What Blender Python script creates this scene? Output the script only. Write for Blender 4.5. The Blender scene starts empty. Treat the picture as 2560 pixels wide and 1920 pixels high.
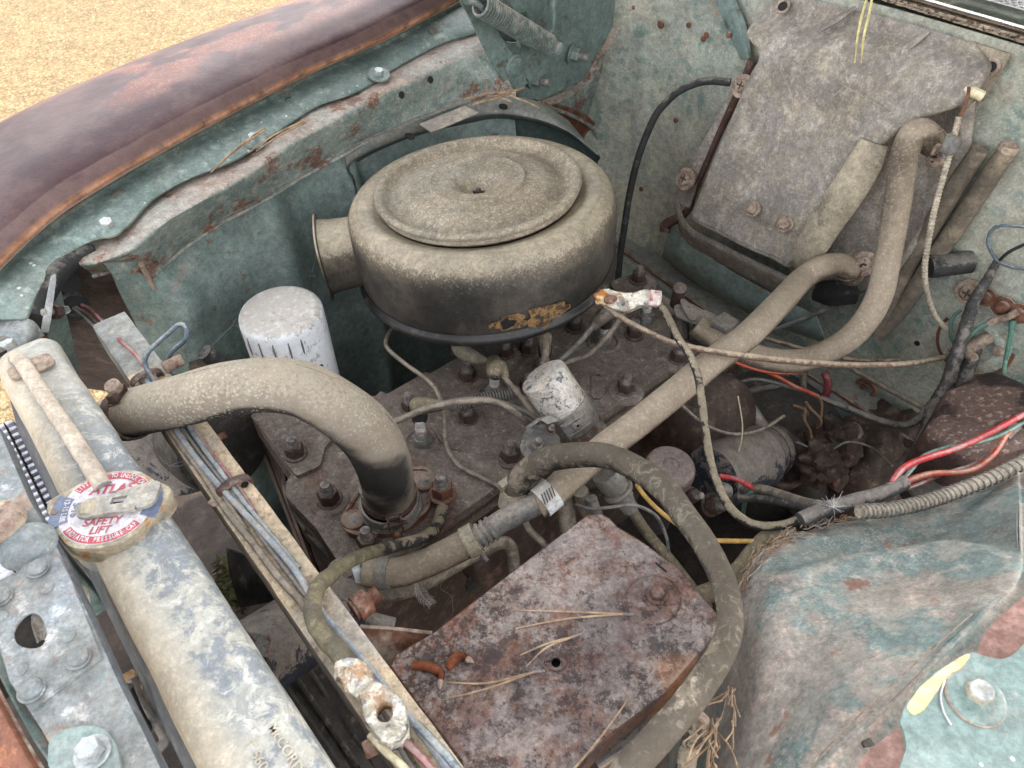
import bpy, bmesh, math, random
from mathutils import Vector, Matrix, noise
from mathutils.geometry import tessellate_polygon

# ------------------------------------------------------------------ camera, sky, sun, exposure
SC = bpy.context.scene
F, PITCH, ZC = 1849.0, math.radians(46), 1.45
AZ = math.radians(49.4)                       # azimuth of the car's rearward axis
RV = Vector((math.sin(AZ), math.cos(AZ), 0))  # rearwards along the car
TV = Vector((-math.cos(AZ), math.sin(AZ), 0)) # across the car to its far side
UP = Vector((0, 0, 1))
cam = bpy.data.cameras.new('camera')
cam.sensor_width = 36; cam.lens = 26.0; cam.clip_start = .01; cam.clip_end = 500
camo = bpy.data.objects.new('camera', cam)
camo.location = (0, 0, ZC); camo.rotation_euler = (math.radians(90) - PITCH, 0, 0)
SC.collection.objects.link(camo); SC.camera = camo
cam.dof.use_dof = True; cam.dof.focus_distance = .80; cam.dof.aperture_fstop = 20.0

SUN_EL, SUN_AZ = math.radians(36), math.radians(46)    # azimuth measured from +Y towards +X
w = bpy.data.worlds.new('World'); SC.world = w; w.use_nodes = True
nt = w.node_tree
sky = nt.nodes.new('ShaderNodeTexSky'); sky.sky_type = 'NISHITA'; sky.sun_disc = False
sky.sun_elevation = SUN_EL; sky.sun_rotation = SUN_AZ; sky.dust_density = 4.0; sky.air_density = 1.0; sky.ozone_density = .3
hs_ = nt.nodes.new('ShaderNodeHueSaturation'); hs_.inputs['Saturation'].default_value = .16   # hazy, nearly white sky
nt.links.new(sky.outputs[0], hs_.inputs['Color']); nt.links.new(hs_.outputs[0], nt.nodes['Background'].inputs[0])
nt.nodes['Background'].inputs[1].default_value = .15
sl = bpy.data.lights.new('sun', 'SUN'); sl.energy = 2.0; sl.angle = math.radians(.5); sl.color = (1, .86, .66)
so = bpy.data.objects.new('sun', sl); SC.collection.objects.link(so)
sd = Vector((math.sin(SUN_AZ) * math.cos(SUN_EL), math.cos(SUN_AZ) * math.cos(SUN_EL), math.sin(SUN_EL)))
so.rotation_euler = sd.to_track_quat('Z', 'Y').to_euler()
SC.view_settings.view_transform = 'Standard'; SC.view_settings.look = 'None'
SC.view_settings.exposure = 2.8; SC.view_settings.gamma = 1
SC.cycles.max_bounces = 6; SC.cycles.diffuse_bounces = 4

# ------------------------------------------------------------------ points in the place
def ray(x, y):
    a, b = x - 1280, 960 - y
    return Vector((a, F * math.cos(PITCH) + b * math.sin(PITCH), -F * math.sin(PITCH) + b * math.cos(PITCH)))
CO = Vector((0, 0, ZC))
def D(x, y, d): v = ray(x, y); return CO + v * (d / -v.z)
def K(x, y, k): return CO + ray(x, y) * (k / F)
def R_(x, y, r): v = ray(x, y); return CO + v * (r / v.dot(RV))
def T_(x, y, t): v = ray(x, y); return CO + v * (t / v.dot(TV))
def L(r, t, d): return RV * r + TV * t + Vector((0, 0, ZC - d))
def PL(x, y, p0, n):
    v = ray(x, y); return CO + v * ((p0 - CO).dot(n) / v.dot(n))
def V(p): return p if isinstance(p, Vector) else D(*p)
rnd = random.Random(4)

# ------------------------------------------------------------------ materials
def lin(h, g=1.0):
    if not isinstance(h, str): return (h[0], h[1], h[2], 1)
    h = h.lstrip('#'); o = []
    for i in (0, 2, 4):
        c = int(h[i:i + 2], 16) / 255
        o.append((c / 12.92 if c <= .04045 else ((c + .055) / 1.055) ** 2.4) * g)
    m = .3 * o[0] + .6 * o[1] + .1 * o[2]                      # painted and dusty things here are greyer than their names
    q = .58 if (o[1] > o[0] and o[1] >= o[2] * .97 and o[1] < .5 * g) else .82 if o[0] < 2.2 * o[1] else 1
    return (*[m + (v - m) * q for v in o], 1)
MATS = {}
def mat(name, c1, c2=None, s=12, layers=(), rough=.7, metal=0, spec=.35, bump=.15, bs=350, fine=.20, g=.93, ns=(1, 1, 1), rough_l=None, cm=None):
    """weathered surface: two mottled colours under layers of dust, rust, spots; layers are dicts:
    c colour, s scale, t threshold, w softness, k kind (n fbm, r ridged, v spots), up weight of facing up, u/v bands of the surface's own coordinates"""
    m = bpy.data.materials.new(name); m.use_nodes = True; t = m.node_tree; N = t.nodes; Lk = t.links
    b = N['Principled BSDF']
    def nd(ty, **kw):
        n = N.new(ty)
        for k_, v_ in kw.items(): setattr(n, k_, v_)
        return n
    def sock(n, i, val):
        if hasattr(val, 'is_output'): Lk.new(val, n.inputs[i])
        else: n.inputs[i].default_value = val
    def math_(op, a, c=None, cl=False):
        n = nd('ShaderNodeMath', operation=op, use_clamp=cl); sock(n, 0, a)
        if c is not None: sock(n, 1, c)
        return n.outputs[0]
    geo = nd('ShaderNodeNewGeometry'); uvn = nd('ShaderNodeUVMap'); uvn.uv_map = 'UVMap'
    tc = nd('ShaderNodeTexCoord')
    sep = nd('ShaderNodeSeparateXYZ'); Lk.new(uvn.outputs[0], sep.inputs[0])
    nz = nd('ShaderNodeSeparateXYZ'); Lk.new(geo.outputs['Normal'], nz.inputs[0])
    def coord(st=None, rot=None, src='p'):
        o = {'p': geo.outputs['Position'], 'u': uvn.outputs[0], 'o': tc.outputs['Object']}[src]
        if st or rot:
            mp = nd('ShaderNodeMapping')
            if st: mp.inputs['Scale'].default_value = st
            if rot: mp.inputs['Rotation'].default_value = rot
            Lk.new(o, mp.inputs['Vector']); return mp.outputs[0]
        return o
    def noi(sc, kind='n', det=8, ro=.62, dist=0, st=None, off=0, rot=None, src='p'):
        co = coord(st, rot, src)
        if off:
            a = nd('ShaderNodeVectorMath', operation='ADD'); Lk.new(co, a.inputs[0]); a.inputs[1].default_value = (off, off * .7, off * 1.3); co = a.outputs[0]
        if kind == 'v':
            n = nd('ShaderNodeTexVoronoi'); n.inputs['Scale'].default_value = sc; n.inputs['Randomness'].default_value = 1
            Lk.new(co, n.inputs['Vector'])
            return math_('SUBTRACT', 1.0, n.outputs['Distance'])
        n = nd('ShaderNodeTexNoise')
        if kind == 'r':
            n.noise_type = 'RIDGED_MULTIFRACTAL'; n.inputs['Offset'].default_value = .9; n.inputs['Gain'].default_value = 1.6; n.normalize = True
        n.inputs['Scale'].default_value = sc; n.inputs['Detail'].default_value = det; n.inputs['Roughness'].default_value = ro
        n.inputs['Distortion'].default_value = dist
        Lk.new(co, n.inputs['Vector']); return n.outputs['Fac']
    def step(x, lo, hi):
        n = nd('ShaderNodeMapRange', interpolation_type='SMOOTHSTEP'); sock(n, 0, x)
        n.inputs[1].default_value = lo; n.inputs[2].default_value = hi; return n.outputs[0]
    def mix(fac, a, c):
        n = nd('ShaderNodeMix', data_type='RGBA'); sock(n, 0, fac); sock(n, 6, a); sock(n, 7, c); return n.outputs[2]
    col = mix(step(noi(s, st=ns), .35, .65), lin(c1, g), lin(c2 or c1, g))
    hgt = None
    for i, l in enumerate(layers):
        k = l.get('k', 'n'); th = l.get('t', .5); sw = l.get('w', .06)
        x = noi(l.get('s', 20), k, l.get('det', 8), l.get('ro', .62), l.get('dist', 0), l.get('st'), l.get('off', 3.7 * (i + 1)), l.get('rot'), l.get('src', 'p'))
        if l.get('up'): x = math_('ADD', x, math_('MULTIPLY', math_('SUBTRACT', nz.outputs[2], l.get('up0', .5)), l['up']))
        if l.get('mod'):  # a second, broad noise that gathers the layer in patches
            x = math_('ADD', x, math_('MULTIPLY', math_('SUBTRACT', noi(l.get('ms', 6), off=11.3 + i), .5), l['mod']))
        f = step(x, th - sw, th + sw)
        for ax in ('u', 'v'):
            if ax in l:
                lo, hi = l[ax]; so_ = l.get('bs', .03); am = l.get('ba', .1)
                y = sep.outputs[0 if ax == 'u' else 1]
                y = math_('ADD', y, math_('MULTIPLY', math_('SUBTRACT', noi(l.get('bns', 25), off=5.1 + i), .5), am))
                f = math_('MULTIPLY', f, math_('MULTIPLY', step(y, lo - so_, lo + so_), math_('SUBTRACT', 1.0, step(y, hi - so_, hi + so_))))
        f = math_('MULTIPLY', f, l.get('a', 1.0))
        lc = lin(l['c'], g)
        if l.get('c2'): lc = mix(step(noi(l.get('s2', 30), off=1.9 + i), .38, .62), lin(l['c'], g), lin(l['c2'], g))
        col = mix(f, col, lc)
        if l.get('h'):
            hh = math_('MULTIPLY', f, l['h']); hgt = hh if hgt is None else math_('ADD', hgt, hh)
    # fine grain on everything
    if fine:
        gr = noi(360, det=4, ro=.8, off=2.2)
        n = nd('ShaderNodeHueSaturation'); Lk.new(col, n.inputs['Color'])
        va = math_('ADD', 1 - fine, math_('MULTIPLY', step(gr, .3, .7), 2 * fine))
        va = math_('MULTIPLY', va, math_('ADD', 1 - fine * .9, math_('MULTIPLY', step(noi(110, det=5, ro=.7, off=9.2), .34, .66), 1.8 * fine)))
        va = math_('MULTIPLY', va, math_('ADD', 1 - fine * .7, math_('MULTIPLY', step(noi(17, det=4, off=3.2), .34, .66), 1.4 * fine)))
        Lk.new(va, n.inputs['Value']); col = n.outputs[0]
    Lk.new(col, b.inputs['Base Color'])
    b.inputs['Metallic'].default_value = metal
    b.inputs['Specular IOR Level'].default_value = spec
    rr = noi(40, off=8.8)
    Lk.new(math_('ADD', rough - .12, math_('MULTIPLY', rr, .24), True), b.inputs['Roughness'])
    x = math_('MULTIPLY', noi(bs, det=6, off=4.4), .6)
    x = math_('ADD', x, math_('MULTIPLY', noi(bs / 6, det=3, off=6.4), .5))
    if hgt is not None: x = math_('ADD', x, hgt)
    bn = nd('ShaderNodeBump'); bn.inputs['Strength'].default_value = min(1, bump * 2); bn.inputs['Distance'].default_value = .0012
    Lk.new(x, bn.inputs['Height']); Lk.new(bn.outputs[0], b.inputs['Normal'])
    if cm: cm(m, N, Lk, b, dict(noi=noi, step=step, mix=mix, math_=math_, sep=sep, geo=geo, nd=nd, col=col))
    MATS[name] = m
    return m

# ------------------------------------------------------------------ mesh makers: each returns (verts, faces, uvs per vertex)
def mk(name, vfu, m, parent=None, sharp=40, smooth=True):
    vs, fs, uv = (vfu + (None,))[:3] if len(vfu) < 3 else vfu
    me = bpy.data.meshes.new(name)
    off = parent.location if parent is not None else Vector()
    base = parent
    me.from_pydata([tuple(v) for v in vs], [], fs); me.validate(); me.update()
    ul = me.uv_layers.new(name='UVMap')
    if uv:
        for lp in me.loops: ul.data[lp.index].uv = uv[lp.vertex_index]
    if m is not None: me.materials.append(m)
    if smooth:
        me.polygons.foreach_set('use_smooth', [True] * len(me.polygons))
        me.set_sharp_from_angle(angle=math.radians(sharp))
    o = bpy.data.objects.new(name, me); SC.collection.objects.link(o)
    if parent is not None: adopt(o, parent)
    return o
def wloc(o):
    p = Vector(o.location); q = o.parent
    return p
def adopt(o, parent):
    """hang o (built in world space) under parent, keeping it where it is"""
    o.parent = parent
    M = Matrix.Identity(4); q = parent; chain = []
    while q is not None: chain.append(q); q = q.parent
    for q in reversed(chain): M = M @ q.matrix_parent_inverse @ q.matrix_basis
    o.matrix_parent_inverse = M.inverted()
def thing(name, label, cat, loc, group=None, kind=None):
    o = bpy.data.objects.new(name, None); SC.collection.objects.link(o); o.location = V(loc)
    o.empty_display_size = .02
    o['label'] = label; o['category'] = cat
    if group: o['group'] = group
    if kind: o['kind'] = kind
    return o
def tag(o, label=None, cat=None, group=None, kind=None):
    if label: o['label'] = label
    if cat: o['category'] = cat
    if group: o['group'] = group
    if kind: o['kind'] = kind
    return o
def cr(p, t):
    """Catmull-Rom through list p (numbers or Vectors) at t in 0..len-1"""
    n = len(p); i = min(int(t), n - 2); f = t - i
    a, b, c, d = p[max(i - 1, 0)], p[i], p[i + 1], p[min(i + 2, n - 1)]
    if i == 0: a = 2 * b - c
    if i == n - 2: d = 2 * c - b
    return .5 * ((2 * b) + (c - a) * f + (2 * a - 5 * b + 4 * c - d) * f * f + (3 * b - a - 3 * c + d) * f ** 3)
def curve(pts, seg=8):
    pts = [V(p) for p in pts]; n = (len(pts) - 1) * seg
    return [cr(pts, i / seg) for i in range(n + 1)]
def frames(c):
    T = []
    for i in range(len(c)):
        t = c[min(i + 1, len(c) - 1)] - c[max(i - 1, 0)]
        T.append(t.normalized() if t.length > 1e-9 else Vector((0, 0, 1)))
    x = UP.cross(T[0])
    if x.length < .15: x = Vector((1, 0, 0)).cross(T[0])
    x.normalize(); out = []
    for t in T:
        x = (x - t * x.dot(t)); x.normalize(); out.append((t, x, t.cross(x)))
    return out
def tube(pts, r, n=14, seg=8, caps=True, fn=None, flat=1.0, raw=False):
    """swept tube; r a number or a list of radii at the control points; uv: u round (0 and 1 at the top), v along"""
    c = list(pts) if raw else curve(pts, seg)
    rs = [r] * len(c) if not isinstance(r, (list, tuple)) else [cr(list(r), i / (len(c) - 1) * (len(r) - 1)) for i in range(len(c))]
    fr = frames(c); vs, fs, uv = [], [], []; Ls = 0
    for i, (p, (t, x, y)) in enumerate(zip(c, fr)):
        if i: Ls += (p - c[i - 1]).length
        for j in range(n + 1):
            a = math.tau * j / n + math.pi / 2
            rr = rs[i] * (fn(i / (len(c) - 1), j / n) if fn else 1)
            vs.append(p + x * math.cos(a) * rr + y * math.sin(a) * rr * flat); uv.append((j / n, i / (len(c) - 1)))
    m = n + 1
    for i in range(len(c) - 1):
        for j in range(n): fs.append((i * m + j, i * m + j + 1, (i + 1) * m + j + 1, (i + 1) * m + j))
    if caps:
        fs.append(tuple(range(n - 1, -1, -1))); k = (len(c) - 1) * m; fs.append(tuple(range(k, k + n)))
    return vs, fs, uv
def axes(nrm, xdir=None):
    z = nrm.normalized(); x = (xdir - z * xdir.dot(z)) if xdir is not None else UP.cross(z)
    if x.length < 1e-3: x = Vector((1, 0, 0)) - z * z.x
    x.normalize(); return x, z.cross(x), z
def lathe(c, nrm, prof, n=32, xdir=None, fn=None, sx=1.0):
    """revolve (radius, height) pairs round nrm at c"""
    x, y, z = axes(nrm, xdir); vs, fs, uv = [], [], []; m = n + 1
    for i, (r, h) in enumerate(prof):
        for j in range(m):
            a = math.tau * j / n; q = fn(i, j / n) if fn else 1
            vs.append(c + x * math.cos(a) * r * q * sx + y * math.sin(a) * r * q + z * h); uv.append((j / n, i / max(1, len(prof) - 1)))
    for i in range(len(prof) - 1):
        for j in range(n):
            fs.append((i * m + j, i * m + j + 1, (i + 1) * m + j + 1, (i + 1) * m + j))
    if prof[0][0] > 1e-5: fs.append(tuple(range(n - 1, -1, -1)))
    if prof[-1][0] > 1e-5: k = (len(prof) - 1) * m; fs.append(tuple(range(k, k + n)))
    return vs, fs, uv
def smooth_prof(p, seg=4):
    q = [Vector((a, b)) for a, b in p]; return [tuple(cr(q, i / seg)) for i in range((len(q) - 1) * seg + 1)]
def sheet(rows, nu=8, nv=8, thick=.0012, disp=None, lin_u=False, lin_v=False):
    """a sheet of metal through rows of points (same count in each), with thickness; disp(u,v) offsets along the normal"""
    rows = [[V(p) for p in r] for r in rows]; A, B = len(rows), len(rows[0])
    def ev(u, v):
        pr = []
        for r in rows:
            if lin_u: i = min(int(u), B - 2); pr.append(r[i].lerp(r[i + 1], u - i))
            else: pr.append(cr(r, u))
        if lin_v: i = min(int(v), A - 2); return pr[i].lerp(pr[i + 1], v - i)
        return cr(pr, v)
    U, W = (B - 1) * nu, (A - 1) * nv; g = [[ev(i / nu, j / nv) for i in range(U + 1)] for j in range(W + 1)]
    N = [[None] * (U + 1) for _ in range(W + 1)]
    for j in range(W + 1):
        for i in range(U + 1):
            a = g[j][min(i + 1, U)] - g[j][max(i - 1, 0)]; b = g[min(j + 1, W)][i] - g[max(j - 1, 0)][i]
            n = a.cross(b); n = n.normalized() if n.length > 1e-12 else Vector((0, 0, 1)); N[j][i] = n
    # make the normal face the viewer's side
    mid = g[W // 2][U // 2]; flip = N[W // 2][U // 2].dot(CO - mid) < 0
    vs, uv, fs = [], [], []
    for j in range(W + 1):
        for i in range(U + 1):
            n = -N[j][i] if flip else N[j][i]
            p = g[j][i]
            if disp: p = p + n * disp(i / U, j / W)
            g[j][i] = p; vs.append(p); uv.append((i / U, j / W)); N[j][i] = n
    m = U + 1; k = len(vs)
    for j in range(W + 1):
        for i in range(U + 1): vs.append(g[j][i] - N[j][i] * thick); uv.append((i / U, j / W))
    for j in range(W):
        for i in range(U):
            q = (j * m + i, j * m + i + 1, (j + 1) * m + i + 1, (j + 1) * m + i)
            fs.append(q[::-1] if flip else q); q2 = tuple(a + k for a in q); fs.append(q2 if flip else q2[::-1])
    rim = [j for j in range(m)] + [j * m + U for j in range(1, W + 1)] + [W * m + i for i in range(U - 1, -1, -1)] + [j * m for j in range(W - 1, 0, -1)]
    for a, b in zip(rim, rim[1:] + rim[:1]): fs.append((a, b, b + k, a + k) if flip else (b, a, a + k, b + k))
    return vs, fs, uv
def plate(out, holes=(), thick=.002, nrm=None):
    """flat plate from an outline (3D points), with holes, extruded down from its face"""
    out = [V(p) for p in out]; holes = [[V(p) for p in h] for h in holes]
    if nrm is None:
        nrm = Vector()
        for a, b in zip(out, out[1:] + out[:1]): nrm += a.cross(b)
        nrm.normalize()
    if nrm.dot(CO - out[0]) < 0: nrm = -nrm
    x, y, z = axes(nrm); o = out[0]
    loops = [out] + holes
    pts = [p - z * (p - o).dot(z) if False else p for l in loops for p in l]
    p2 = [[Vector(((p - o).dot(x), (p - o).dot(y), 0)) for p in l] for l in loops]
    tris = tessellate_polygon(p2)
    vs = list(pts); k = len(vs); vs += [p - z * thick for p in pts]; fs = []
    for t in tris:
        a, b, c = (vs[i] for i in t)
        if (b - a).cross(c - a).dot(z) < 0: t = (t[0], t[2], t[1])
        fs.append(tuple(t)); fs.append((t[2] + k, t[1] + k, t[0] + k))
    s = 0
    for l in loops:
        n = len(l); idx = list(range(s, s + n)); s += n
        for a, b in zip(idx, idx[1:] + idx[:1]): fs.append((a, a + k, b + k, b))
    uv = [((p - o).dot(x) * 5, (p - o).dot(y) * 5) for p in pts] * 2
    return vs, fs, uv
def ring(cx, cy, rx, ry, d, n=24, a0=0, rot=0, wob=0, P=D):
    o = []
    for i in range(n):
        a = a0 + math.tau * i / n; q = 1 + wob * math.sin(3 * a + 1)
        x, y = rx * q * math.cos(a), ry * q * math.sin(a)
        o.append(P(cx + x * math.cos(rot) - y * math.sin(rot), cy + x * math.sin(rot) + y * math.cos(rot), d))
    return o
def rounded(pts, r=.25, n=4):
    """round the corners of an outline"""
    pts = [V(p) for p in pts]; o = []
    for i, p in enumerate(pts):
        a, b = pts[i - 1], pts[(i + 1) % len(pts)]
        s, e = p.lerp(a, r), p.lerp(b, r)
        for k in range(n + 1):
            t = k / n; o.append(s * (1 - t) ** 2 + p * 2 * t * (1 - t) + e * t * t)
    return o
def box(c, x, y, z, sx, sy, sz, bev=.0):
    """box centred c with axes; chamfered edges"""
    bm = bmesh.new(); bmesh.ops.create_cube(bm, size=1)
    M = Matrix((x.normalized() * sx, y.normalized() * sy, z.normalized() * sz)).transposed()
    for v in bm.verts: v.co = M @ v.co + c
    if bev: bmesh.ops.bevel(bm, geom=list(bm.edges), offset=bev, segments=3, affect='EDGES', profile=.5, clamp_overlap=True)
    bm.normal_update(); bmesh.ops.recalc_face_normals(bm, faces=bm.faces)
    vs = [v.co.copy() for v in bm.verts]; fs = [tuple(v.index for v in f.verts) for f in bm.faces]; bm.free(); return vs, fs, None
def hull(pts, bev=0, sub=0):
    bm = bmesh.new()
    for p in pts: bm.verts.new(V(p))
    r = bmesh.ops.convex_hull(bm, input=bm.verts)
    bmesh.ops.delete(bm, geom=[e for e in r['geom_interior'] if isinstance(e, bmesh.types.BMVert)], context='VERTS')
    bmesh.ops.dissolve_limit(bm, angle_limit=.02, verts=bm.verts, edges=bm.edges)
    if bev: bmesh.ops.bevel(bm, geom=list(bm.edges), offset=bev, segments=4, affect='EDGES', profile=.5, clamp_overlap=True)
    bmesh.ops.recalc_face_normals(bm, faces=bm.faces); bm.verts.index_update()
    vs = [v.co.copy() for v in bm.verts]; fs = [tuple(v.index for v in f.verts) for f in bm.faces]; bm.free(); return vs, fs, None
def hull_round(pts, r):
    """convex shape through pts with every corner and edge rounded to radius r"""
    q = []
    for p in pts:
        for i in range(7):
            for j in range(12):
                a, b = math.pi * i / 6, math.tau * j / 12
                q.append(V(p) + Vector((math.sin(a) * math.cos(b), math.sin(a) * math.sin(b), math.cos(a))) * r)
    return hull(q)
def join(*ms):
    vs, fs, uv = [], [], []
    for m in ms:
        k = len(vs); vs += m[0]; fs += [tuple(i + k for i in f) for f in m[1]]; uv += (m[2] if len(m) > 2 and m[2] else [(0, 0)] * len(m[0]))
    return vs, fs, uv
def place(o_src, c, nrm, s=1.0, spin=0.0, parent=None, xdir=None):
    """copy of a part built at the origin along +Z, set at c facing nrm"""
    x, y, z = axes(nrm, xdir)
    o = o_src.copy(); SC.collection.objects.link(o)
    M = Matrix.Translation(c) @ Matrix((x, y, z)).transposed().to_4x4() @ Matrix.Rotation(spin, 4, 'Z') @ Matrix.Scale(s, 4)
    o.matrix_basis = M
    if parent is not None: adopt(o, parent)
    return o
def coil_pts(a, b, r, turns, per=12, xdir=None, z0=0, z1=1):
    a, b = V(a), V(b); x, y, z = axes(b - a, xdir); n = int(turns * per)
    return [a.lerp(b, z0 + (z1 - z0) * i / n) + x * r * math.cos(math.tau * i / per) + y * r * math.sin(math.tau * i / per) for i in range(n + 1)]
def text_mesh(s, size, ext=.0, bold=0, shear=0):
    cu = bpy.data.curves.new('lettering', 'FONT'); cu.body = s; cu.size = size; cu.extrude = ext; cu.offset = bold; cu.shear = shear
    cu.align_x = 'CENTER'; cu.align_y = 'CENTER'
    o = bpy.data.objects.new('lettering', cu); SC.collection.objects.link(o)
    dg = bpy.context.evaluated_depsgraph_get(); me = bpy.data.meshes.new_from_object(o.evaluated_get(dg))
    vs = [v.co.copy() for v in me.vertices]; fs = [tuple(p.vertices) for p in me.polygons]
    bpy.data.objects.remove(o); bpy.data.curves.remove(cu); bpy.data.meshes.remove(me)
    return vs, fs
def text_on(s, c, x, y, size, ext=.0001, bold=0, shear=0, sq=1.0):
    vs, fs = text_mesh(s, size, ext, bold, shear); z = x.cross(y)
    return [c + x * v.x * sq + y * v.y + z * v.z for v in vs], fs, None
def text_arc(s, c, x, y, rad, a0, a1, size, ext=.0001, bold=0, inward=False, sq=1.0):
    """letters on a circle from angle a0 to a1 (radians, x towards y)"""
    out = []; z = x.cross(y)
    for i, ch in enumerate(s):
        if ch == ' ': continue
        a = a0 + (a1 - a0) * (i + .5) / len(s)
        rd = x * math.cos(a) + y * math.sin(a); tg = (x * -math.sin(a) + y * math.cos(a))
        bx, by = (tg, -rd) if inward else (-tg, rd)
        out.append(text_on(ch, c + rd * rad, bx, by, size, ext, bold, 0, sq))
    return join(*out)
# ------------------------------------------------------------------ colours of the place
DU = '#a3937c'; DP = '#a28d80'; DG = '#8d8379'
M = {}
M['ground'] = mat('sandy_asphalt', '#a0824a', '#927542', 3, [
    dict(c='#584b39', s=75, t=.63, w=.12, k='v', a=.6), dict(c='#b8a57c', s=52, t=.60, w=.12, k='v', a=.8, off=7),
    dict(c='#4d4232', s=130, t=.42, w=.05, a=.5), dict(c='#c2b088', s=160, t=.58, w=.05, a=.5)], rough=.9, spec=.2, bump=.8, bs=90, g=.47)
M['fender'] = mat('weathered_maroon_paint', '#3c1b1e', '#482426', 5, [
    dict(c='#94513d', c2='#a86f58', s=7, t=.51, w=.02, ro=.55, det=7, v=(.30, .56), u=(.35, 1.1), ba=.12, bs=.05, a=.8),
    dict(c='#362a30', s=300, t=.44, w=.05, a=.6), dict(c='#6c4f4a', s=14, t=.52, w=.1, a=.4),
    dict(c='#6b534d', s=60, t=.30, w=.3, v=(.745, .88), bs=.006, ba=.035, bns=14, a=.7),
    dict(c='#d89a6c', c2='#b8805c', s=45, t=.43, w=.2, v=(.885, .962), bs=.055, ba=.02, a=.9),  # warm light along the inner edge, painted as an orange band
    dict(c='#7c6a5c', s=60, t=.3, w=.2, v=(.978, 1.2), bs=.008, a=.9),
    dict(c='#a35a3a', s=20, t=.3, w=.3, v=(-.3, .34), bs=.03, a=.6)],  # outer rim: glow reflected from the ground, painted in orange
    rough=.42, spec=.2, bump=.2, fine=.10)
GREEN_L = [dict(c='#9ca597', s=26, t=.52, w=.12, ro=.7, a=.65), dict(c='#5b7a6e', s=11, t=.52, w=.10, a=.5),
    dict(c='#3f5c57', s=70, t=.42, w=.05, a=.5), dict(c='#ccd2ca', s=75, t=.90, w=.02, k='v', mod=.40, ms=9, a=.85, off=31),
    dict(c='#8a5a3e', s=32, t=.64, w=.03, ro=.7, a=.7, off=21)]
M['flange'] = mat('green_paint_chalky', '#7c9488', '#6a867b', 14, GREEN_L + [
    dict(c='#6d5b41', c2='#86745a', s=300, t=.40, w=.2, st=(1, .25, 1), v=(-.2, .16), bs=.04, ba=.10, bns=120, a=.75)], rough=.5, bump=.12)
M['rail'] = mat('green_paint_dusty_top', '#637c72', '#6e857a', 14, [
    dict(c='#a28c7e', c2='#8d786b', s=34, t=.48, w=.10, up=.9, up0=.62, ro=.7, a=.95), dict(c='#93a096', s=16, t=.53, w=.09, a=.5),
    dict(c='#704c3c', s=22, t=.575, w=.02, ro=.7, a=.85, mod=.3), dict(c='#9b9487', s=80, t=.56, w=.05, a=.6), dict(c='#c0b19c', s=300, t=.60, w=.03, a=.5)], rough=.68, bump=.3)
M['splash'] = mat('dark_green_paint', '#638078', '#6d8b80', 9, [
    dict(c='#93aca0', s=7, t=.53, w=.12, st=(1, 1, .35), a=.6), dict(c='#4e6a64', s=16, t=.46, w=.08, a=.35), dict(c=DG, s=40, t=.58, w=.10, up=.6, up0=.3, a=.7), dict(c='#8e9288', s=70, t=.58, w=.06, ro=.72, a=.35),
    dict(c='#9aa39a', s=260, t=.66, w=.02, a=.6), dict(c='#7e5a40', s=40, t=.64, w=.02, a=.7)], rough=.5, bump=.12, spec=.4)
M['firewall'] = mat('firewall_green_dusty', '#7f9a8c', '#6d897c', 4, [
    dict(c='#a9ab9b', c2='#b5a98d', s=3.6, t=.50, w=.05, ro=.60, det=8, dist=.3, a=.65), dict(c='#b9af9a', s=14, t=.57, w=.05, ro=.7, a=.4), dict(c='#54706280'[:7], s=9, t=.42, w=.04, ro=.65, a=.3),
    dict(c='#b7ae9a', s=45, t=.52, w=.03, k='r', ro=.6, a=.35), dict(c='#9c6e50', s=22, t=.64, w=.03, ro=.7, a=.6), dict(c='#cfcbbb', s=330, t=.62, w=.03, a=.5)], rough=.66, bump=.16)
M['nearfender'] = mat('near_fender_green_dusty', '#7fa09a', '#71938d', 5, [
    dict(c='#94a59c', s=6, t=.50, w=.10, a=.7), dict(c='#5b7878', s=9, t=.45, w=.05, ro=.65, a=.45),
    dict(c='#b9a090', c2='#a79082', s=8, t=.525, w=.03, ro=.68, det=14, dist=.5, a=.9, h=.4, mod=.6, ms=3),
    dict(c='#c4ae9e', s=34, t=.54, w=.02, ro=.74, det=12, dist=.9, a=.6, mod=.6, ms=5),
    dict(c='#54726f', s=9, t=.42, w=.12, u=(.855, .955), v=(.12, .80), bs=.025, ba=.05, a=.75), dict(c='#cdbbab', s=420, t=.57, w=.05, a=.5, mod=.5, ms=9), dict(c='#58736f', s=48, t=.43, w=.025, ro=.75, a=.4),  # first band darkens the pressed hollow, its shade painted into the colour
    dict(c='#8b4f38', s=28, t=.66, w=.02, a=.6)], rough=.62, bump=.18)
M['bracket'] = mat('teal_paint', '#64887f', '#5a7e78', 14, [
    dict(c='#8fa9a1', s=12, t=.52, w=.1, a=.6), dict(c='#9c7258', s=30, t=.64, w=.02, ro=.7, a=.7), dict(c='#c6cfc8', s=70, t=.93, w=.02, k='v', mod=.2, a=.8),
    dict(c='#8b9087', s=26, t=.55, w=.04, ro=.75, a=.55)], rough=.45, bump=.12)
M['yellow'] = mat('yellow_crayon', '#cfbb78', '#c4ad66', 40, [dict(c='#d8ca98', s=60, t=.5, w=.1, a=.6)], rough=.6, bump=.2)
M['pinkrust'] = mat('pink_brown_primer', '#a37a6c', '#936a5e', 40, [dict(c='#b58c7e', s=120, t=.55, w=.06, a=.6)], rough=.6, bump=.3)
M['yard'] = M['pinkrust']
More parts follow.
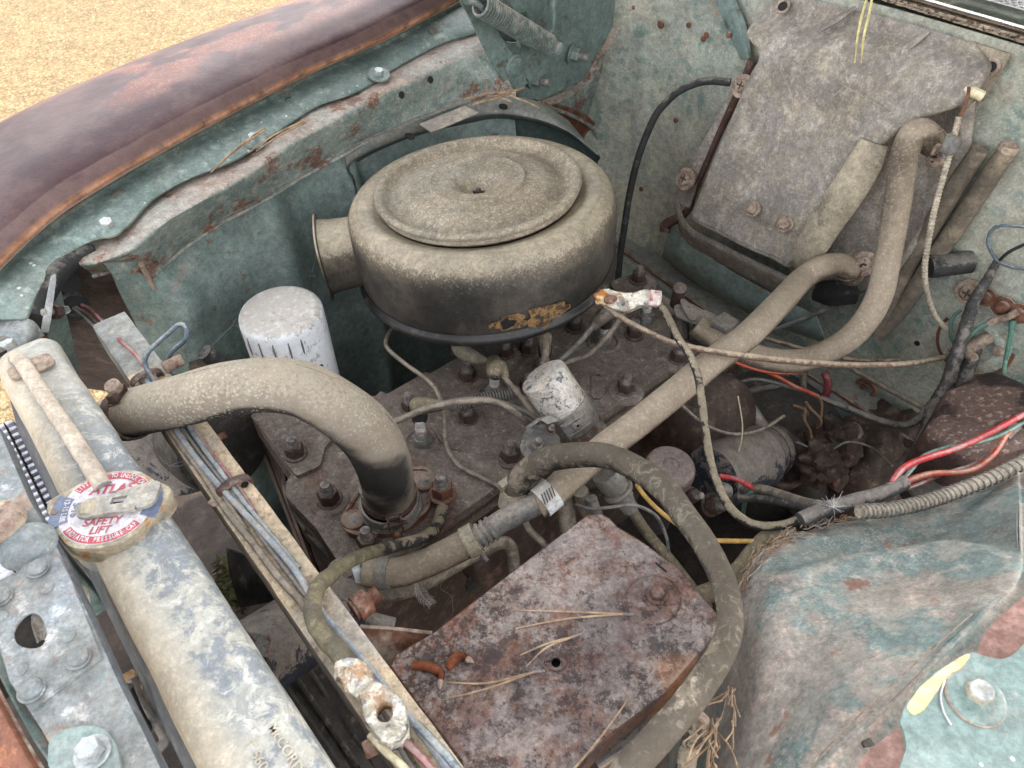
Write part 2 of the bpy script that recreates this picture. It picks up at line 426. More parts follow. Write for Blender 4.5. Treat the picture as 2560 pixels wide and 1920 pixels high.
M['orange_rust'] = mat('orange_rust_paint', '#8a5b46', '#7c4f3e', 20, [dict(c='#6c3c2d', s=40, t=.6, w=.05, a=.7), dict(c='#b97c5a', s=90, t=.6, w=.05, a=.5),
    dict(c='#d9d2bf', s=160, t=.5, w=.2, v=(.88, 1.3), bs=.02, ba=.08, a=.85)], rough=.65, bump=.25)
def metal_dust(name, base, base2, dust, lo=.5, w=.07, up=.35, spots=None, rough=.75, mt=0, bump=.3, s=40):
    ly = [dict(c=dust[0], c2=dust[1] if len(dust) > 1 else None, s=s, t=lo, w=w, up=up, up0=.5, ro=.72, a=.95)]
    if spots: ly.append(dict(c=spots, s=330, t=.62, w=.04, a=.6))
    return mat(name, base, base2, 30, ly, rough=rough, metal=mt, bump=bump)
M['head'] = mat('dusty_cast_iron', '#8b7a6e', '#968677', 16, [
    dict(c='#b3a496', c2='#bbad9f', s=12, t=.45, w=.12, up=.35, up0=.7, ro=.72, a=.88), dict(c='#75635a', s=48, t=.42, w=.04, ro=.72, a=.55),
    dict(c='#bdafa2', s=420, t=.58, w=.04, a=.5), dict(c='#7b4f3c', s=18, t=.60, w=.05, a=.4), dict(c='#4a3d36', s=120, t=.38, w=.03, a=.5)], rough=.92, bump=.55, spec=.15)
M['block'] = mat('oily_rusty_block', '#5a4335', '#674b3b', 20, [dict(c='#7b6759', s=30, t=.56, w=.1, up=.5, a=.7), dict(c='#241c19', s=60, t=.4, w=.1, a=.7)], rough=.8, bump=.4)
M['oily'] = mat('oily_dark_metal', '#5a524b', '#49433e', 20, [dict(c='#84786d', s=36, t=.48, w=.07, up=.45, ro=.72, a=.8), dict(c='#1f1e1e', s=60, t=.36, w=.07, a=.7)], rough=.75, bump=.4)
M['nut'] = mat('rusty_nut', '#4f3d36', '#5e4439', 80, [dict(c='#8c7b6f', s=120, t=.55, w=.1, up=.45, up0=.7, a=.85), dict(c='#382a26', s=200, t=.4, w=.08, a=.5)], rough=.75, bump=.35, spec=.3)
M['nut_rust'] = mat('orange_rusty_nut', '#7d4d38', '#6c4234', 80, [dict(c='#a98871', s=160, t=.58, w=.1, up=.3, a=.8), dict(c='#4d3228', s=200, t=.4, w=.08, a=.6)], rough=.75, bump=.35)
M['stud'] = mat('dull_steel', '#7b7470', '#5c5551', 120, [dict(c='#9d948b', s=150, t=.52, w=.1, a=.7)], rough=.55, metal=.3, bump=.25)
M['zinc'] = mat('zinc_bolt', '#aeb6b8', '#98a09e', 90, [dict(c='#a99f8d', s=90, t=.6, w=.06, a=.8)], rough=.4, metal=.35, bump=.2)
M['hose'] = mat('dusty_rubber_hose', '#413d38', '#4a453d', 30, [
    dict(c='#8f8265', c2='#857863', s=24, t=.40, w=.12, up=.42, up0=.25, ro=.7, a=.95), dict(c='#c4b68f', s=170, t=.83, w=.03, k='v', mod=.5, ms=20, a=.6),
    dict(c='#6d6048', s=150, t=.42, w=.06, a=.35)], rough=.85, bump=.35, spec=.25)
M['bighose'] = mat('speckled_radiator_hose', '#302d2b', '#393632', 20, [
    dict(c='#8d8272', c2='#897a69', s=9, t=.42, w=.08, up=.50, up0=.08, ro=.55, a=.97), dict(c='#beb39c', s=300, t=.82, w=.05, k='v', mod=1.2, ms=9, a=.5),
    dict(c='#ac9f87', s=380, t=.57, w=.05, a=.45, up=.3, up0=.35)], rough=.88, bump=.3, spec=.2, fine=.07)
M['heaterhose'] = mat('tan_dust_heater_hose', '#554b40', '#4c443a', 20, [
    dict(c='#a2907a', c2='#ad9b84', s=10, t=.36, w=.14, up=.5, up0=.25, ro=.6, a=.97), dict(c='#cdbfa2', s=300, t=.56, w=.06, a=.3), dict(c='#7c6c59', s=240, t=.42, w=.05, a=.4)], rough=.9, bump=.3, spec=.15, fine=.07)
M['loophose'] = mat('lichen_dust_hose', '#3b3630', '#453d35', 20, [
    dict(c='#8c7d6a', c2='#82735f', s=40, t=.45, w=.08, up=.3, up0=.2, ro=.75, det=12, dist=.3, a=.9), dict(c='#c6b79c', s=110, t=.575, w=.03, ro=.75, dist=1.2, a=.6, mod=.4, ms=14), dict(c='#2c2824', s=26, t=.43, w=.04, ro=.7, a=.6)], rough=.85, bump=.4, spec=.2, fine=.10)
M['rubber'] = mat('black_rubber', '#262626', '#303030', 40, [dict(c='#6f6a61', s=50, t=.58, w=.07, up=.3, ro=.72, a=.8)], rough=.75, bump=.3)
M['cable_b'] = mat('cracked_black_cable', '#222222', '#2e2c2a', 60, [dict(c='#8a7b62', s=60, t=.53, w=.03, up=.2, up0=.3, ro=.75, a=.9), dict(c='#c7c2b6', s=120, t=.66, w=.03, a=.6)], rough=.7, bump=.5)
M['cable_t'] = mat('yellowed_cable', '#8c7c57', '#6f6549', 60, [dict(c='#b8a468', s=50, t=.52, w=.06, ro=.7, a=.85), dict(c='#4d483f', s=90, t=.36, w=.05, a=.7)], rough=.75, bump=.4)
M['wire_g'] = mat('grey_wire', '#666468', '#5c5a5b', 60, [dict(c='#8f877a', s=90, t=.5, w=.08, up=.3, a=.7)], rough=.7, bump=.2)
M['wire_tan'] = mat('tan_wire', '#6f6459', '#63584e', 60, [dict(c='#9a8b78', s=90, t=.5, w=.08, up=.3, a=.7)], rough=.7, bump=.2)
M['wire_blue'] = mat('blue_wire', '#5f6f7c', '#50606c', 60, [dict(c='#a3a39b', s=90, t=.55, w=.08, up=.3, a=.7)], rough=.6, bump=.2)
M['wire_lblue'] = mat('pale_blue_wire', '#8f959c', '#858c96', 60, [dict(c='#a59d90', s=90, t=.52, w=.08, a=.7)], rough=.6, bump=.2)
M['wire_red'] = mat('red_wire', '#c0353a', '#b23036', 60, [dict(c='#a5837c', s=70, t=.60, w=.08, up=.2, a=.7)], rough=.45, bump=.12, g=.9)
M['wire_dred'] = mat('faded_red_wire', '#963a45', '#8a4448', 60, [dict(c='#9a8780', s=70, t=.52, w=.08, up=.3, a=.75)], rough=.55, bump=.15)
M['wire_or'] = mat('orange_wire', '#c0573c', '#b24f3a', 60, [dict(c='#a98a74', s=70, t=.55, w=.08, up=.2, a=.6)], rough=.5, bump=.15)
M['wire_gr'] = mat('green_wire', '#2f7d62', '#2b6f5a', 60, [dict(c='#8a9484', s=70, t=.56, w=.08, up=.2, a=.6)], rough=.5, bump=.15)
M['wire_ye'] = mat('yellow_wire', '#c79a34', '#b8892c', 60, [dict(c='#b5a273', s=70, t=.58, w=.08, a=.6)], rough=.5, bump=.15)
M['tape'] = mat('dusty_tape_loom', '#4a4846', '#3d3c3c', 60, [dict(c='#827870', s=60, t=.5, w=.06, up=.25, ro=.72, a=.85)], rough=.8, bump=.5)
M['flex'] = mat('beige_braid_conduit', '#a69782', '#978873', 60, [dict(c='#c0b49d', s=300, t=.5, w=.1, a=.6), dict(c='#7a6d5c', s=60, t=.6, w=.08, a=.5)], rough=.8, bump=.4)
M['rustrod'] = mat('brown_braided_cable', '#7d6350', '#6e5748', 60, [dict(c='#b7a186', s=90, t=.5, w=.08, up=.3, a=.8)], rough=.85, bump=.5)
M['rad'] = mat('dusty_radiator_tank', '#7c868b', '#6f7a82', 20, [
    dict(c='#bdb7aa', c2='#b5b5ac', s=7, t=.44, w=.10, ro=.6, a=.9, mod=.5, ms=5), dict(c='#69778a', s=70, t=.50, w=.05, ro=.75, mod=1.4, ms=5, a=.8, u=(.35, 1.3), bs=.1), dict(c='#8c8781', s=24, t=.54, w=.06, ro=.7, a=.5, u=(-1, .4), bs=.1),
    dict(c='#d6d1c5', s=60, t=.55, w=.04, ro=.78, dist=1.0, a=.7, u=(.3, 1.3), bs=.1), dict(c='#c9b699', s=7, t=.30, w=.2, v=(-1, .42), bs=.07, ba=.2, bns=9, a=.8), dict(c='#8c8672', s=200, t=.42, w=.05, a=.3)], rough=.8, bump=.35, fine=.10)
M['radtube'] = mat('dusty_overflow_tube', '#86858a', '#93877b', 30, [dict(c='#b9a78f', s=26, t=.45, w=.12, up=.4, up0=.3, a=.8), dict(c='#8a6f60', s=70, t=.62, w=.06, a=.5)], rough=.7, bump=.2)
M['radside'] = mat('grey_radiator_side', '#565a60', '#4a4e55', 20, [dict(c='#878479', s=60, t=.6, w=.08, a=.4)], rough=.7)
M['tab'] = mat('rust_stained_tab', '#8b7466', '#9b8572', 60, [dict(c='#6e4c3a', s=160, t=.55, w=.08, a=.7), dict(c='#b6a489', s=80, t=.55, w=.08, a=.6)], rough=.8, bump=.3)
M['support'] = mat('support_panel_blue_grey_dust', '#7f8d90', '#6f7f83', 14, [
    dict(c='#aca7a0', c2='#a79b8f', s=11, t=.47, w=.07, ro=.74, det=12, a=.85), dict(c='#c3c5ca', s=40, t=.54, w=.05, ro=.78, det=12, a=.6), dict(c='#69799a', s=9, t=.56, w=.05, a=.5), dict(c='#5d6c6c', s=45, t=.42, w=.03, ro=.75, a=.6),
    dict(c='#a98468', s=16, t=.60, w=.03, ro=.7, a=.65), dict(c='#7d6f66', s=170, t=.60, w=.03, a=.6)], rough=.6, bump=.3)
M['brace'] = mat('tan_dusty_brace', '#8c7c69', '#7e705f', 14, [
    dict(c='#c4ad8a', c2='#b7a487', s=24, t=.44, w=.10, up=.55, up0=.5, a=.9), dict(c='#8c6b54', s=200, t=.57, w=.05, a=.6), dict(c='#9499a0', s=9, t=.56, w=.06, a=.45), dict(c='#77807f', c2='#8a8c88', s=30, t=.35, w=.1, u=(-1, .17), bs=.03, a=.85)], rough=.85, bump=.4)
M['batt'] = mat('rusty_battery_cover', '#5c4134', '#4a342a', 12, [
    dict(c='#80716a', c2='#887b74', s=34, t=.50, w=.05, ro=.85, det=14, up=.5, up0=.97, a=.8, mod=.5, ms=7), dict(c='#938a84', s=240, t=.51, w=.05, ro=.75, a=.5, up=.5, up0=.98),
    dict(c='#6a4433', s=20, t=.53, w=.04, ro=.8, a=.55), dict(c='#4d474e', s=9, t=.52, w=.05, ro=.7, a=.4), dict(c='#37302f', s=90, t=.56, w=.025, ro=.8, mod=.6, ms=7, a=.75), dict(c='#855831', s=11, t=.61, w=.04, a=.35)], rough=.9, bump=.8, spec=.15)
M['rust'] = mat('brown_rust', '#6d4633', '#5a3a2c', 20, [dict(c='#8a6148', s=30, t=.56, w=.06, a=.7), dict(c='#9a8a7a', s=40, t=.58, w=.07, up=.4, a=.7)], rough=.85, bump=.4)
M['aclean_b'] = mat('black_air_cleaner_body', '#262421', '#302d29', 20, [
    dict(c='#75664f', c2='#685a46', s=10, t=.68, w=.20, up=1.0, up0=.10, ro=.62, a=.97), dict(c='#bcae90', s=120, t=.53, w=.05, ro=.75, dist=.8, a=.5, up=.6, up0=.45), dict(c='#95856a', c2='#86765b', s=12, t=.42, w=.16, up=1.2, up0=.60, a=.9),
    dict(c='#5d5449', s=11, t=.52, w=.12, ro=.7, a=.55), dict(c='#b5a78c', s=420, t=.60, w=.06, a=.35, up=.4, up0=.25)], rough=.58, bump=.25, spec=.45)
M['aclean_t'] = mat('dusty_air_cleaner_lid', '#877a66', '#90836d', 16, [
    dict(c='#9d8c70', c2='#a29179', s=9, t=.44, w=.14, ro=.66, a=.85), dict(c='#a3a093', s=8, t=.53, w=.10, a=.6), dict(c='#a48a68', s=8, t=.55, w=.07, a=.45), dict(c='#7d7262', s=30, t=.41, w=.05, ro=.75, a=.35),
    dict(c='#7b705f', s=300, t=.42, w=.06, a=.4), dict(c='#cbc0aa', s=400, t=.58, w=.06, a=.4)], rough=.88, bump=.35, spec=.2)
M['bowl'] = mat('oily_black_bowl', '#1d1b1a', '#262321', 20, [dict(c='#5f564a', s=60, t=.60, w=.06, ro=.72, a=.6)], rough=.45, bump=.15, spec=.5)
M['bulk'] = mat('brown_primer_bulkhead', '#4f4039', '#5b4a42', 10, [dict(c='#6f5f55', s=20, t=.52, w=.08, a=.6), dict(c='#3c302b', s=40, t=.44, w=.05, a=.5)], rough=.85, bump=.3)
M['tubes'] = mat('brown_dusty_tube', '#6f6252', '#655949', 12, [dict(c='#8f7f68', s=14, t=.47, w=.1, a=.8), dict(c='#564e44', s=30, t=.44, w=.05, ro=.75, a=.6)], rough=.85, bump=.3)
M['acrust'] = mat('ochre_label_remains', '#5a4326', '#453723', 60, [dict(c='#8a6432', s=90, t=.5, w=.04, ro=.8, a=.9), dict(c='#2a2622', s=120, t=.56, w=.05, a=.85)], rough=.7, bump=.4)
M['white'] = mat('white_painted_can', '#eef0f3', '#e6e9ee', 10, [dict(c='#b3aa9e', s=160, t=.49, w=.05, up=.18, up0=.75, ro=.75, a=.7), dict(c='#8f8a82', s=110, t=.60, w=.03, ro=.75, a=.7, mod=.5, ms=20),
    dict(c='#b5a797', s=16, t=.42, w=.1, up=.5, up0=.80, a=.5)], rough=.4, bump=.12, g=1.0, fine=.05)
M['black'] = mat('matte_black', '#161616', '#1c1c1c', 20, (), rough=.7)
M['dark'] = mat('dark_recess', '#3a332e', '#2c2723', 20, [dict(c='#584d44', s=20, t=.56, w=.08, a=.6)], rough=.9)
M['heater'] = mat('heater_box_dust_on_purple_grey', '#867a6d', '#7d7169', 9, [
    dict(c='#a59683', c2='#ad9f8d', s=8, t=.44, w=.10, ro=.7, det=12, a=.85), dict(c='#c2b8ab', c2='#cbb995', s=4.5, t=.49, w=.10, ro=.6, a=.75), dict(c='#776f6a', s=34, t=.43, w=.04, ro=.78, det=12, a=.5, mod=.5, ms=4), dict(c='#6d6662', s=150, t=.42, w=.04, ro=.75, a=.4),
    dict(c='#cdc4b7', s=90, t=.57, w=.04, ro=.8, dist=1.5, a=.35)], rough=.85, bump=.4, spec=.2)
M['duct'] = mat('tan_duct_channel', '#8f826f', '#85796a', 12, [dict(c='#a5977c', s=14, t=.48, w=.12, a=.8), dict(c='#5d564e', s=24, t=.60, w=.05, ro=.75, a=.7), dict(c='#c0b394', s=380, t=.62, w=.05, a=.4)], rough=.85, bump=.25)
M['porcelain'] = mat('white_porcelain', '#d4cfc8', '#c6c0b8', 60, [dict(c='#8f8276', s=130, t=.62, w=.05, a=.7)], rough=.25, bump=.05, spec=.6)
M['coil'] = mat('blotched_coil_can', '#b5aea4', '#aba295', 30, [dict(c='#39404c', s=120, t=.56, w=.025, ro=.7, mod=.5, ms=20, a=.9), dict(c='#a58a70', s=60, t=.62, w=.05, a=.6), dict(c='#6f6359', s=260, t=.60, w=.04, a=.6)], rough=.6, metal=.1, bump=.25)
M['coil2'] = mat('brown_coil_end', '#6b5048', '#745a50', 30, [dict(c='#8f8880', s=60, t=.52, w=.06, a=.8), dict(c='#4d5660', s=100, t=.6, w=.04, a=.6)], rough=.7, bump=.25)
M['steel'] = mat('grey_dusty_steel', '#75726f', '#82807c', 30, [dict(c='#8e8375', s=60, t=.52, w=.08, up=.3, a=.8), dict(c='#5b4c44', s=200, t=.60, w=.05, a=.6)], rough=.6, metal=.2, bump=.2)
M['cream'] = mat('cream_clamp', '#a59c87', '#958c78', 40, [dict(c='#b8aa88', s=90, t=.55, w=.06, a=.6), dict(c='#6f6353', s=200, t=.62, w=.05, a=.5)], rough=.6, metal=.15, bump=.2)
M['clamp_r'] = mat('rusty_clamp', '#68463a', '#5b4038', 60, [dict(c='#8d7c70', s=90, t=.52, w=.06, up=.2, a=.75), dict(c='#3b2a25', s=200, t=.4, w=.06, a=.6)], rough=.8, bump=.4)
M['corr'] = mat('white_corroded_lead', '#bcb19a', '#ada28e', 60, [dict(c='#dbd4c2', s=42, t=.46, w=.08, ro=.78, dist=.8, a=.9, h=.6), dict(c='#8b90a0', s=60, t=.56, w=.03, ro=.75, a=.65),
    dict(c='#a9763e', s=30, t=.55, w=.05, ro=.75, a=.8), dict(c='#4a4440', s=130, t=.59, w=.03, ro=.75, a=.7)], rough=.97, bump=.6, spec=.05)
M['corr_o'] = mat('orange_corrosion', '#a5672f', '#8d6432', 60, [dict(c='#d9c48c', s=100, t=.55, w=.05, a=.8)], rough=.85, bump=.8)
M['corr_r'] = mat('red_paint_traces', '#b0404a', '#c9b3ac', 120, [dict(c='#d9d2c6', s=160, t=.5, w=.04, a=.8)], rough=.7, bump=.6)
M['needle'] = mat('dry_pine_needle', '#937355', '#86674a', 60, [dict(c='#b2956f', s=90, t=.5, w=.1, a=.6)], rough=.5, bump=.1)
M['needle_y'] = mat('pale_pine_needle', '#d2c278', '#c7b56a', 60, (), rough=.45, bump=.1)
M['needle_d'] = mat('brown_needle', '#7d5d42', '#8c6c4e', 60, (), rough=.6, bump=.1)
M['cone'] = mat('russet_catkin', '#6b3a22', '#7a4427', 120, [dict(c='#9a6236', s=300, t=.6, w=.05, a=.6)], rough=.7, bump=.5)
M['fluff'] = mat('white_fluff', '#ccc7c0', '#bdb8b4', 60, (), rough=.9, bump=0, fine=0)
M['web'] = mat('spider_thread', '#8f8c88', '#8a8784', 60, (), rough=.7, bump=0, fine=0)
M['chrome'] = mat('dusty_chrome', '#b9b6b8', '#a9a6a8', 20, [dict(c='#a48f7b', s=40, t=.62, w=.05, a=.7)], rough=.28, metal=.85, bump=.08)
M['cowl'] = mat('cowl_olive_paint', '#6d7a66', '#627060', 12, [dict(c='#a49a83', s=30, t=.54, w=.06, ro=.75, a=.75), dict(c='#86607a', s=12, t=.66, w=.05, a=.3), dict(c='#4d5c48', s=60, t=.38, w=.04, a=.6)], rough=.6, bump=.2)
M['seal'] = mat('dusty_cowl_seal', '#57402f', '#4a372a', 30, [dict(c='#b39f88', s=200, t=.47, w=.06, a=.85)], rough=.9, bump=.5)
M['grille'] = mat('pale_grille_bar', '#c3c1c9', '#b3b3be', 20, [dict(c='#8a8a90', s=60, t=.62, w=.05, a=.6)], rough=.35, metal=.5, bump=.08)
M['regul'] = mat('brown_speckled_box', '#4f3730', '#5b433b', 20, [dict(c='#9a7d70', c2='#a5897b', s=60, t=.47, w=.05, up=.55, up0=.45, ro=.75, det=12, a=.9), dict(c='#4b342d', s=150, t=.42, w=.04, ro=.6, a=.75), dict(c='#221d1c', s=9, t=.57, w=.03, a=.85)], rough=.6, bump=.4)
M['capd'] = mat('pinkish_dust_cap', '#6f5d57', '#63534e', 16, [dict(c='#8d7b74', s=30, t=.44, w=.08, up=.35, a=.9), dict(c='#5b4a45', s=160, t=.60, w=.04, a=.5)], rough=.8, bump=.2)
M['gen'] = mat('blotched_generator_can', '#2c3240', '#252a36', 20, [dict(c='#766a60', c2='#81756a', s=55, t=.49, w=.03, ro=.72, dist=.6, up=.3, up0=.4, a=.93)], rough=.6, bump=.3)
M['label_w'] = mat('label_white', '#cfc9cb', '#c5bfc2', 60, [dict(c='#9a8f86', s=120, t=.62, w=.05, a=.6)], rough=.45, bump=.05, g=.95)
M['label_r'] = mat('label_red', '#a9434e', '#b14f58', 60, [dict(c='#a8938b', s=120, t=.60, w=.05, a=.6)], rough=.45, bump=.05)
M['label_b'] = mat('label_blue', '#68748f', '#727c94', 60, [dict(c='#9a9490', s=90, t=.58, w=.06, a=.7)], rough=.45, bump=.05)
M['capmetal'] = mat('rusty_cap_metal', '#9a8d76', '#a89a80', 40, [dict(c='#a4652f', s=46, t=.60, w=.05, ro=.72, a=.85), dict(c='#c7ba9b', s=70, t=.56, w=.07, a=.6), dict(c='#6f6452', s=200, t=.62, w=.05, a=.5)], rough=.5, metal=.25, bump=.3)
M['lever'] = mat('dusty_lever', '#8f8a80', '#9a9488', 30, [dict(c='#a86a34', s=42, t=.64, w=.05, a=.85), dict(c='#b4aa98', s=90, t=.54, w=.07, a=.6)], rough=.6, metal=.2, bump=.25)
M['hinge'] = mat('grey_green_hinge', '#5b766e', '#658077', 20, [dict(c='#6e7268', s=30, t=.52, w=.08, up=.3, a=.8), dict(c='#55453a', s=50, t=.62, w=.05, a=.7)], rough=.55, bump=.2)
M['spring'] = mat('grey_green_spring', '#62736a', '#55675f', 40, [dict(c='#9c978b', s=90, t=.52, w=.08, up=.35, a=.8)], rough=.5, bump=.2)
M['leaf'] = mat('dead_leaf', '#8a6a42', '#75563a', 60, [dict(c='#a58a55', s=60, t=.55, w=.07, a=.7)], rough=.8, bump=.4)
M['moss'] = mat('dry_grass', '#6e6a3a', '#57562f', 60, (), rough=.9)
M['ply'] = mat('ivory_plastic', '#cfc19a', '#c2b38a', 60, (), rough=.4, bump=.1)
M['gap_fill'] = mat('dark_gap_fill', '#2b2420', '#352b25', 10, [dict(c='#463a31', s=30, t=.55, w=.08, a=.6)], rough=.95)  # dark tone for the pan added below the engine

# shared hardware meshes, made once round the origin and facing +Z (unit: metres)
def pm(name, vfu, m, sharp=35):
    o = mk(name, vfu, M[m], None, sharp); me = o.data; bpy.data.objects.remove(o); return me
def hexprof(rw, h, ch=.12, z0=0):
    """hexagonal prism with a chamfered top; rw across corners / 2"""
    return [(rw, z0), (rw, z0 + h * (1 - ch)), (rw * .9, z0 + h)]
Z0 = Vector()
def hexm(r, h, z0=0): return lathe(Z0, UP, hexprof(r, h, .14, z0), 6, Vector((1, 0, 0)))
def washer(r, h, ri=0): return lathe(Z0, UP, [(r, 0), (r, h * .7), (r * .95, h), (max(ri, r * .5), h)], 24, Vector((1, 0, 0)))
def thread(r, h, z0, pitch=.0013):
    pr = [(r, z0)]; n = int(h / pitch)
    for i in range(n): pr += [(r, z0 + pitch * (i + .1)), (r * .88, z0 + pitch * (i + .5)), (r, z0 + pitch * (i + .9))]
    return pr
H = {}
def hw(): 
    for m in ('nut', 'nut_rust', 'zinc', 'stud', 'steel', 'hinge', 'support', 'batt', 'bracket', 'heater', 'flange', 'head', 'rust', 'tab'):
        H['nut', m] = pm('nut', hexm(.0107, .013, .0015), m)
        H['bolt_head', m] = pm('bolt_head', lathe(Z0, UP, [(.0085, 0), (.0085, .0045), (.0074, .0056), (.003, .0052)], 6, Vector((1, 0, 0))), m)
        H['washer', m] = pm('washer', washer(.0135, .0022), m)
        H['stud', m] = pm('stud', lathe(Z0, UP, [(.0062, .010)] + thread(.0062, .010, .012) + [(.0048, .0262), (.001, .0266)], 16, Vector((1, 0, 0))), m)
        H['rivet', m] = pm('rivet', lathe(Z0, UP, [(.0062, 0), (.0060, .0015), (.0045, .0028), (.002, .0034), (.0001, .0036)], 16, Vector((1, 0, 0))), m)
        H['screw', m] = pm('screw', screw_m(), m)
def screw_m():
    a = lathe(Z0, UP, [(.0068, 0), (.0066, .0014), (.0054, .0028), (.0035, .0034)], 20, Vector((1, 0, 0)))
    X, Y = Vector((1, 0, 0)), Vector((0, 1, 0))
    return a
def inst(name, key, c, nrm, s=1.0, spin=0.0, parent=None, xdir=None):
    x, y, z = axes(nrm, xdir); o = bpy.data.objects.new(name, H[key]); SC.collection.objects.link(o)
    o.matrix_basis = Matrix.Translation(c) @ Matrix((x, y, z)).transposed().to_4x4() @ Matrix.Rotation(spin, 4, 'Z') @ Matrix.Scale(s, 4)
    if parent is not None: adopt(o, parent)
    return o
hw()
def cross_slot(c, nrm, s, parent, m='dark'):
    x, y, z = axes(nrm); q = join(box(c + z * .0034 * s, x, y, z, .0075 * s, .0014 * s, .0006 * s), box(c + z * .0034 * s, y, x, z, .0075 * s, .0014 * s, .00061 * s))
    return mk('slot', q, M[m], parent)
def head_bolt(c, parent, s=1.0, nrm=UP, m='nut', ms='stud', wash=True, stud=True, spin=None, ex=1.0):
    spin = rnd.uniform(0, 1) if spin is None else spin
    o = inst('head_nut', ('nut', m), c, nrm, s, spin, parent)
    if wash: inst('washer', ('washer', m), c, nrm, s, 0, o)
    if stud: inst('stud', ('stud', ms), c, nrm, s * ex, 0, o)
    return o
def capbolt(c, parent, s=1.0, nrm=UP, m='zinc', mw=None, wash=1.0, spin=None, name='bolt'):
    spin = rnd.uniform(0, 1) if spin is None else spin
    k = .0022 * wash * s if wash else 0
    o = inst(name, ('bolt_head', m), c + nrm.normalized() * k, nrm, s, spin, parent)
    if wash: inst('washer', ('washer', mw or m), c, nrm, s * wash, 0, o)
    return o
# ================================================================== THE SETTING AND THE BODY OF THE CAR
def lay(pts, d): return [D(x, y, d) if not isinstance(d, (list, tuple)) else D(x, y, d[i]) for i, (x, y) in enumerate(pts)]
def lerpd(a, b, n): return [a + (b - a) * i / (n - 1) for i in range(n)]
def fbm(p, s): return noise.fractal(p * s, 1.0, 2.0, 4)
g = mk('ground', ([Vector((-40, -40, 0)), Vector((60, -40, 0)), Vector((60, 60, 0)), Vector((-40, 60, 0))], [(0, 1, 2, 3)], None), M['ground'])
tag(g, 'sunlit sandy asphalt beyond the maroon fender', 'ground', kind='structure')

# dark pan added far below the engine to keep the gaps dark
ub = thing('underbody', 'dark dirty underbody pan seen deep between the radiator and the engine', 'underbody', L(.4, .4, 1.12))
mk('pan', sheet([[L(-.65, -.5, 1.14), L(1.05, -.5, 1.12)], [L(-.65, 1.35, 1.14), L(1.05, 1.2, 1.12)]], 6, 6, .004), M['gap_fill'], ub)
for i, t in enumerate((.18, .66)): mk('frame_rail', box(L(.45, t, 1.02), RV, TV, UP, 1.1, .07, .10, .008), M['gap_fill'], ub)

# ---- open hood over the bay (unseen, shades the bay; rear lengthened to shade the cowl)
hd = thing('hood', 'open green hood tilted up above the engine bay', 'car hood', L(.98, .45, .2))
hr = [[L(1.36, t, .30), L(1.03, t, .225), L(.98, t, .15), L(.75, t, -.12), L(.30, t, -.55)] for t in (-.16, .2, .6, 1.06)]
mk('hood_skin', sheet(hr, 8, 4, .002), M['splash'], hd)
for t in (.05, .45, .85): mk('stiffener', tube([L(.96, t, .14), L(.75, t, -.11), L(.34, t, -.50)], .014, 8), M['splash'], hd)

# ---- far fender
inn = [(-60, 735), (122, 561), (285, 452), (529, 313), (773, 187), (963, 102), (1150, 4), (1330, -90)]
sil = [(-110, 362), (20, 297), (180, 220), (366, 142), (550, 72), (690, 20), (830, -32), (980, -90)]
di = [.428, .415, .405, .395, .388, .380, .372, .365]
def mixp(a, b, f): return [(p[0] + (q[0] - p[0]) * f, p[1] + (q[1] - p[1]) * f) for p, q in zip(a, b)]
S1 = lay(sil, [d + .012 for d in di])
rows = [[p + TV * .07 - UP * .42 for p in S1], [p + TV * .052 - UP * .10 for p in S1], S1, lay(mixp(sil, inn, .3), [d - .022 for d in di]), lay(mixp(sil, inn, .62), [d - .022 for d in di]),
        lay(mixp(sil, inn, .88), [d - .010 for d in di]), lay(inn, di)]
ff = thing('fender', 'weathered maroon fender with a worn orange edge, next to the sandy asphalt', 'car fender', L(.4, .95, .45))
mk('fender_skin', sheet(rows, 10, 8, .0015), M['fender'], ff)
stp = [(70, 797), (106, 718), (150, 655), (220, 610), (309, 578), (380, 505), (468, 452), (595, 400), (692, 334), (793, 269), (895, 232), (1003, 165), (1109, 110), (1195, 83), (1290, 30), (1380, -30)]
in2 = [(-170, 800), (-10, 680), (41, 625), (100, 578), (180, 522), (250, 474), (320, 432), (430, 368), (529, 315), (640, 256), (750, 200), (870, 142), (985, 90), (1085, 39), (1170, -6), (1260, -55)]
dn = lerpd(.432, .372, 16)
fl = mk('flange', sheet([lay(in2, [d + .004 for d in dn]), lay(mixp(in2, stp, .12), [d + .009 for d in dn]), lay(mixp(in2, stp, .55), [d + .011 for d in dn]), lay(mixp(in2, stp, .92), [d + .016 for d in dn]), lay(stp, [d + .020 for d in dn])], 6, 4, .0014), M['flange'], ff)
# rubber plugs, bolts, white droppings are in the paint
for (x, y, rx, ry, d) in ((301, 490, 18, 15, .424), (726, 254, 14, 13.5, .408), (1082, 78, 12, 13, .392)):
    c = D(x, y, d); nrm = (UP * 1 - TV * .35).normalized(); rr = rx * (c - CO).dot(-Vector((0, 0, 1))) / 1
    k = (c - CO).length; q = rx * k / 1900
    mk('rubber_plug', lathe(c, nrm, [(q * 1.0, 0), (q, .0012), (q * .8, .0022), (q * .3, .0018), (.0002, .0018)], 24), M['rubber'], fl)
for (x, y, d, s) in ((270, 568, .432, .95), (634, 352, .416, .85), (947, 188, .402, .85)):
    c = D(x, y, d); nrm = (UP * 1 - TV * .25).normalized()
    o = inst('bolt', ('nut', 'zinc'), c, nrm, .66 * s, .4, ff); inst('washer', ('washer', 'flange'), c, nrm, 1.25 * s, 0, o)
# black seam paste at the front end of the flange
mk('seam_sealer', tube([D(84, 800, .462), D(100, 750, .458), D(135, 690, .452), D(185, 642, .448), D(235, 618, .444)], [.010, .012, .012, .010, .004], 10), M['rubber'], ff)

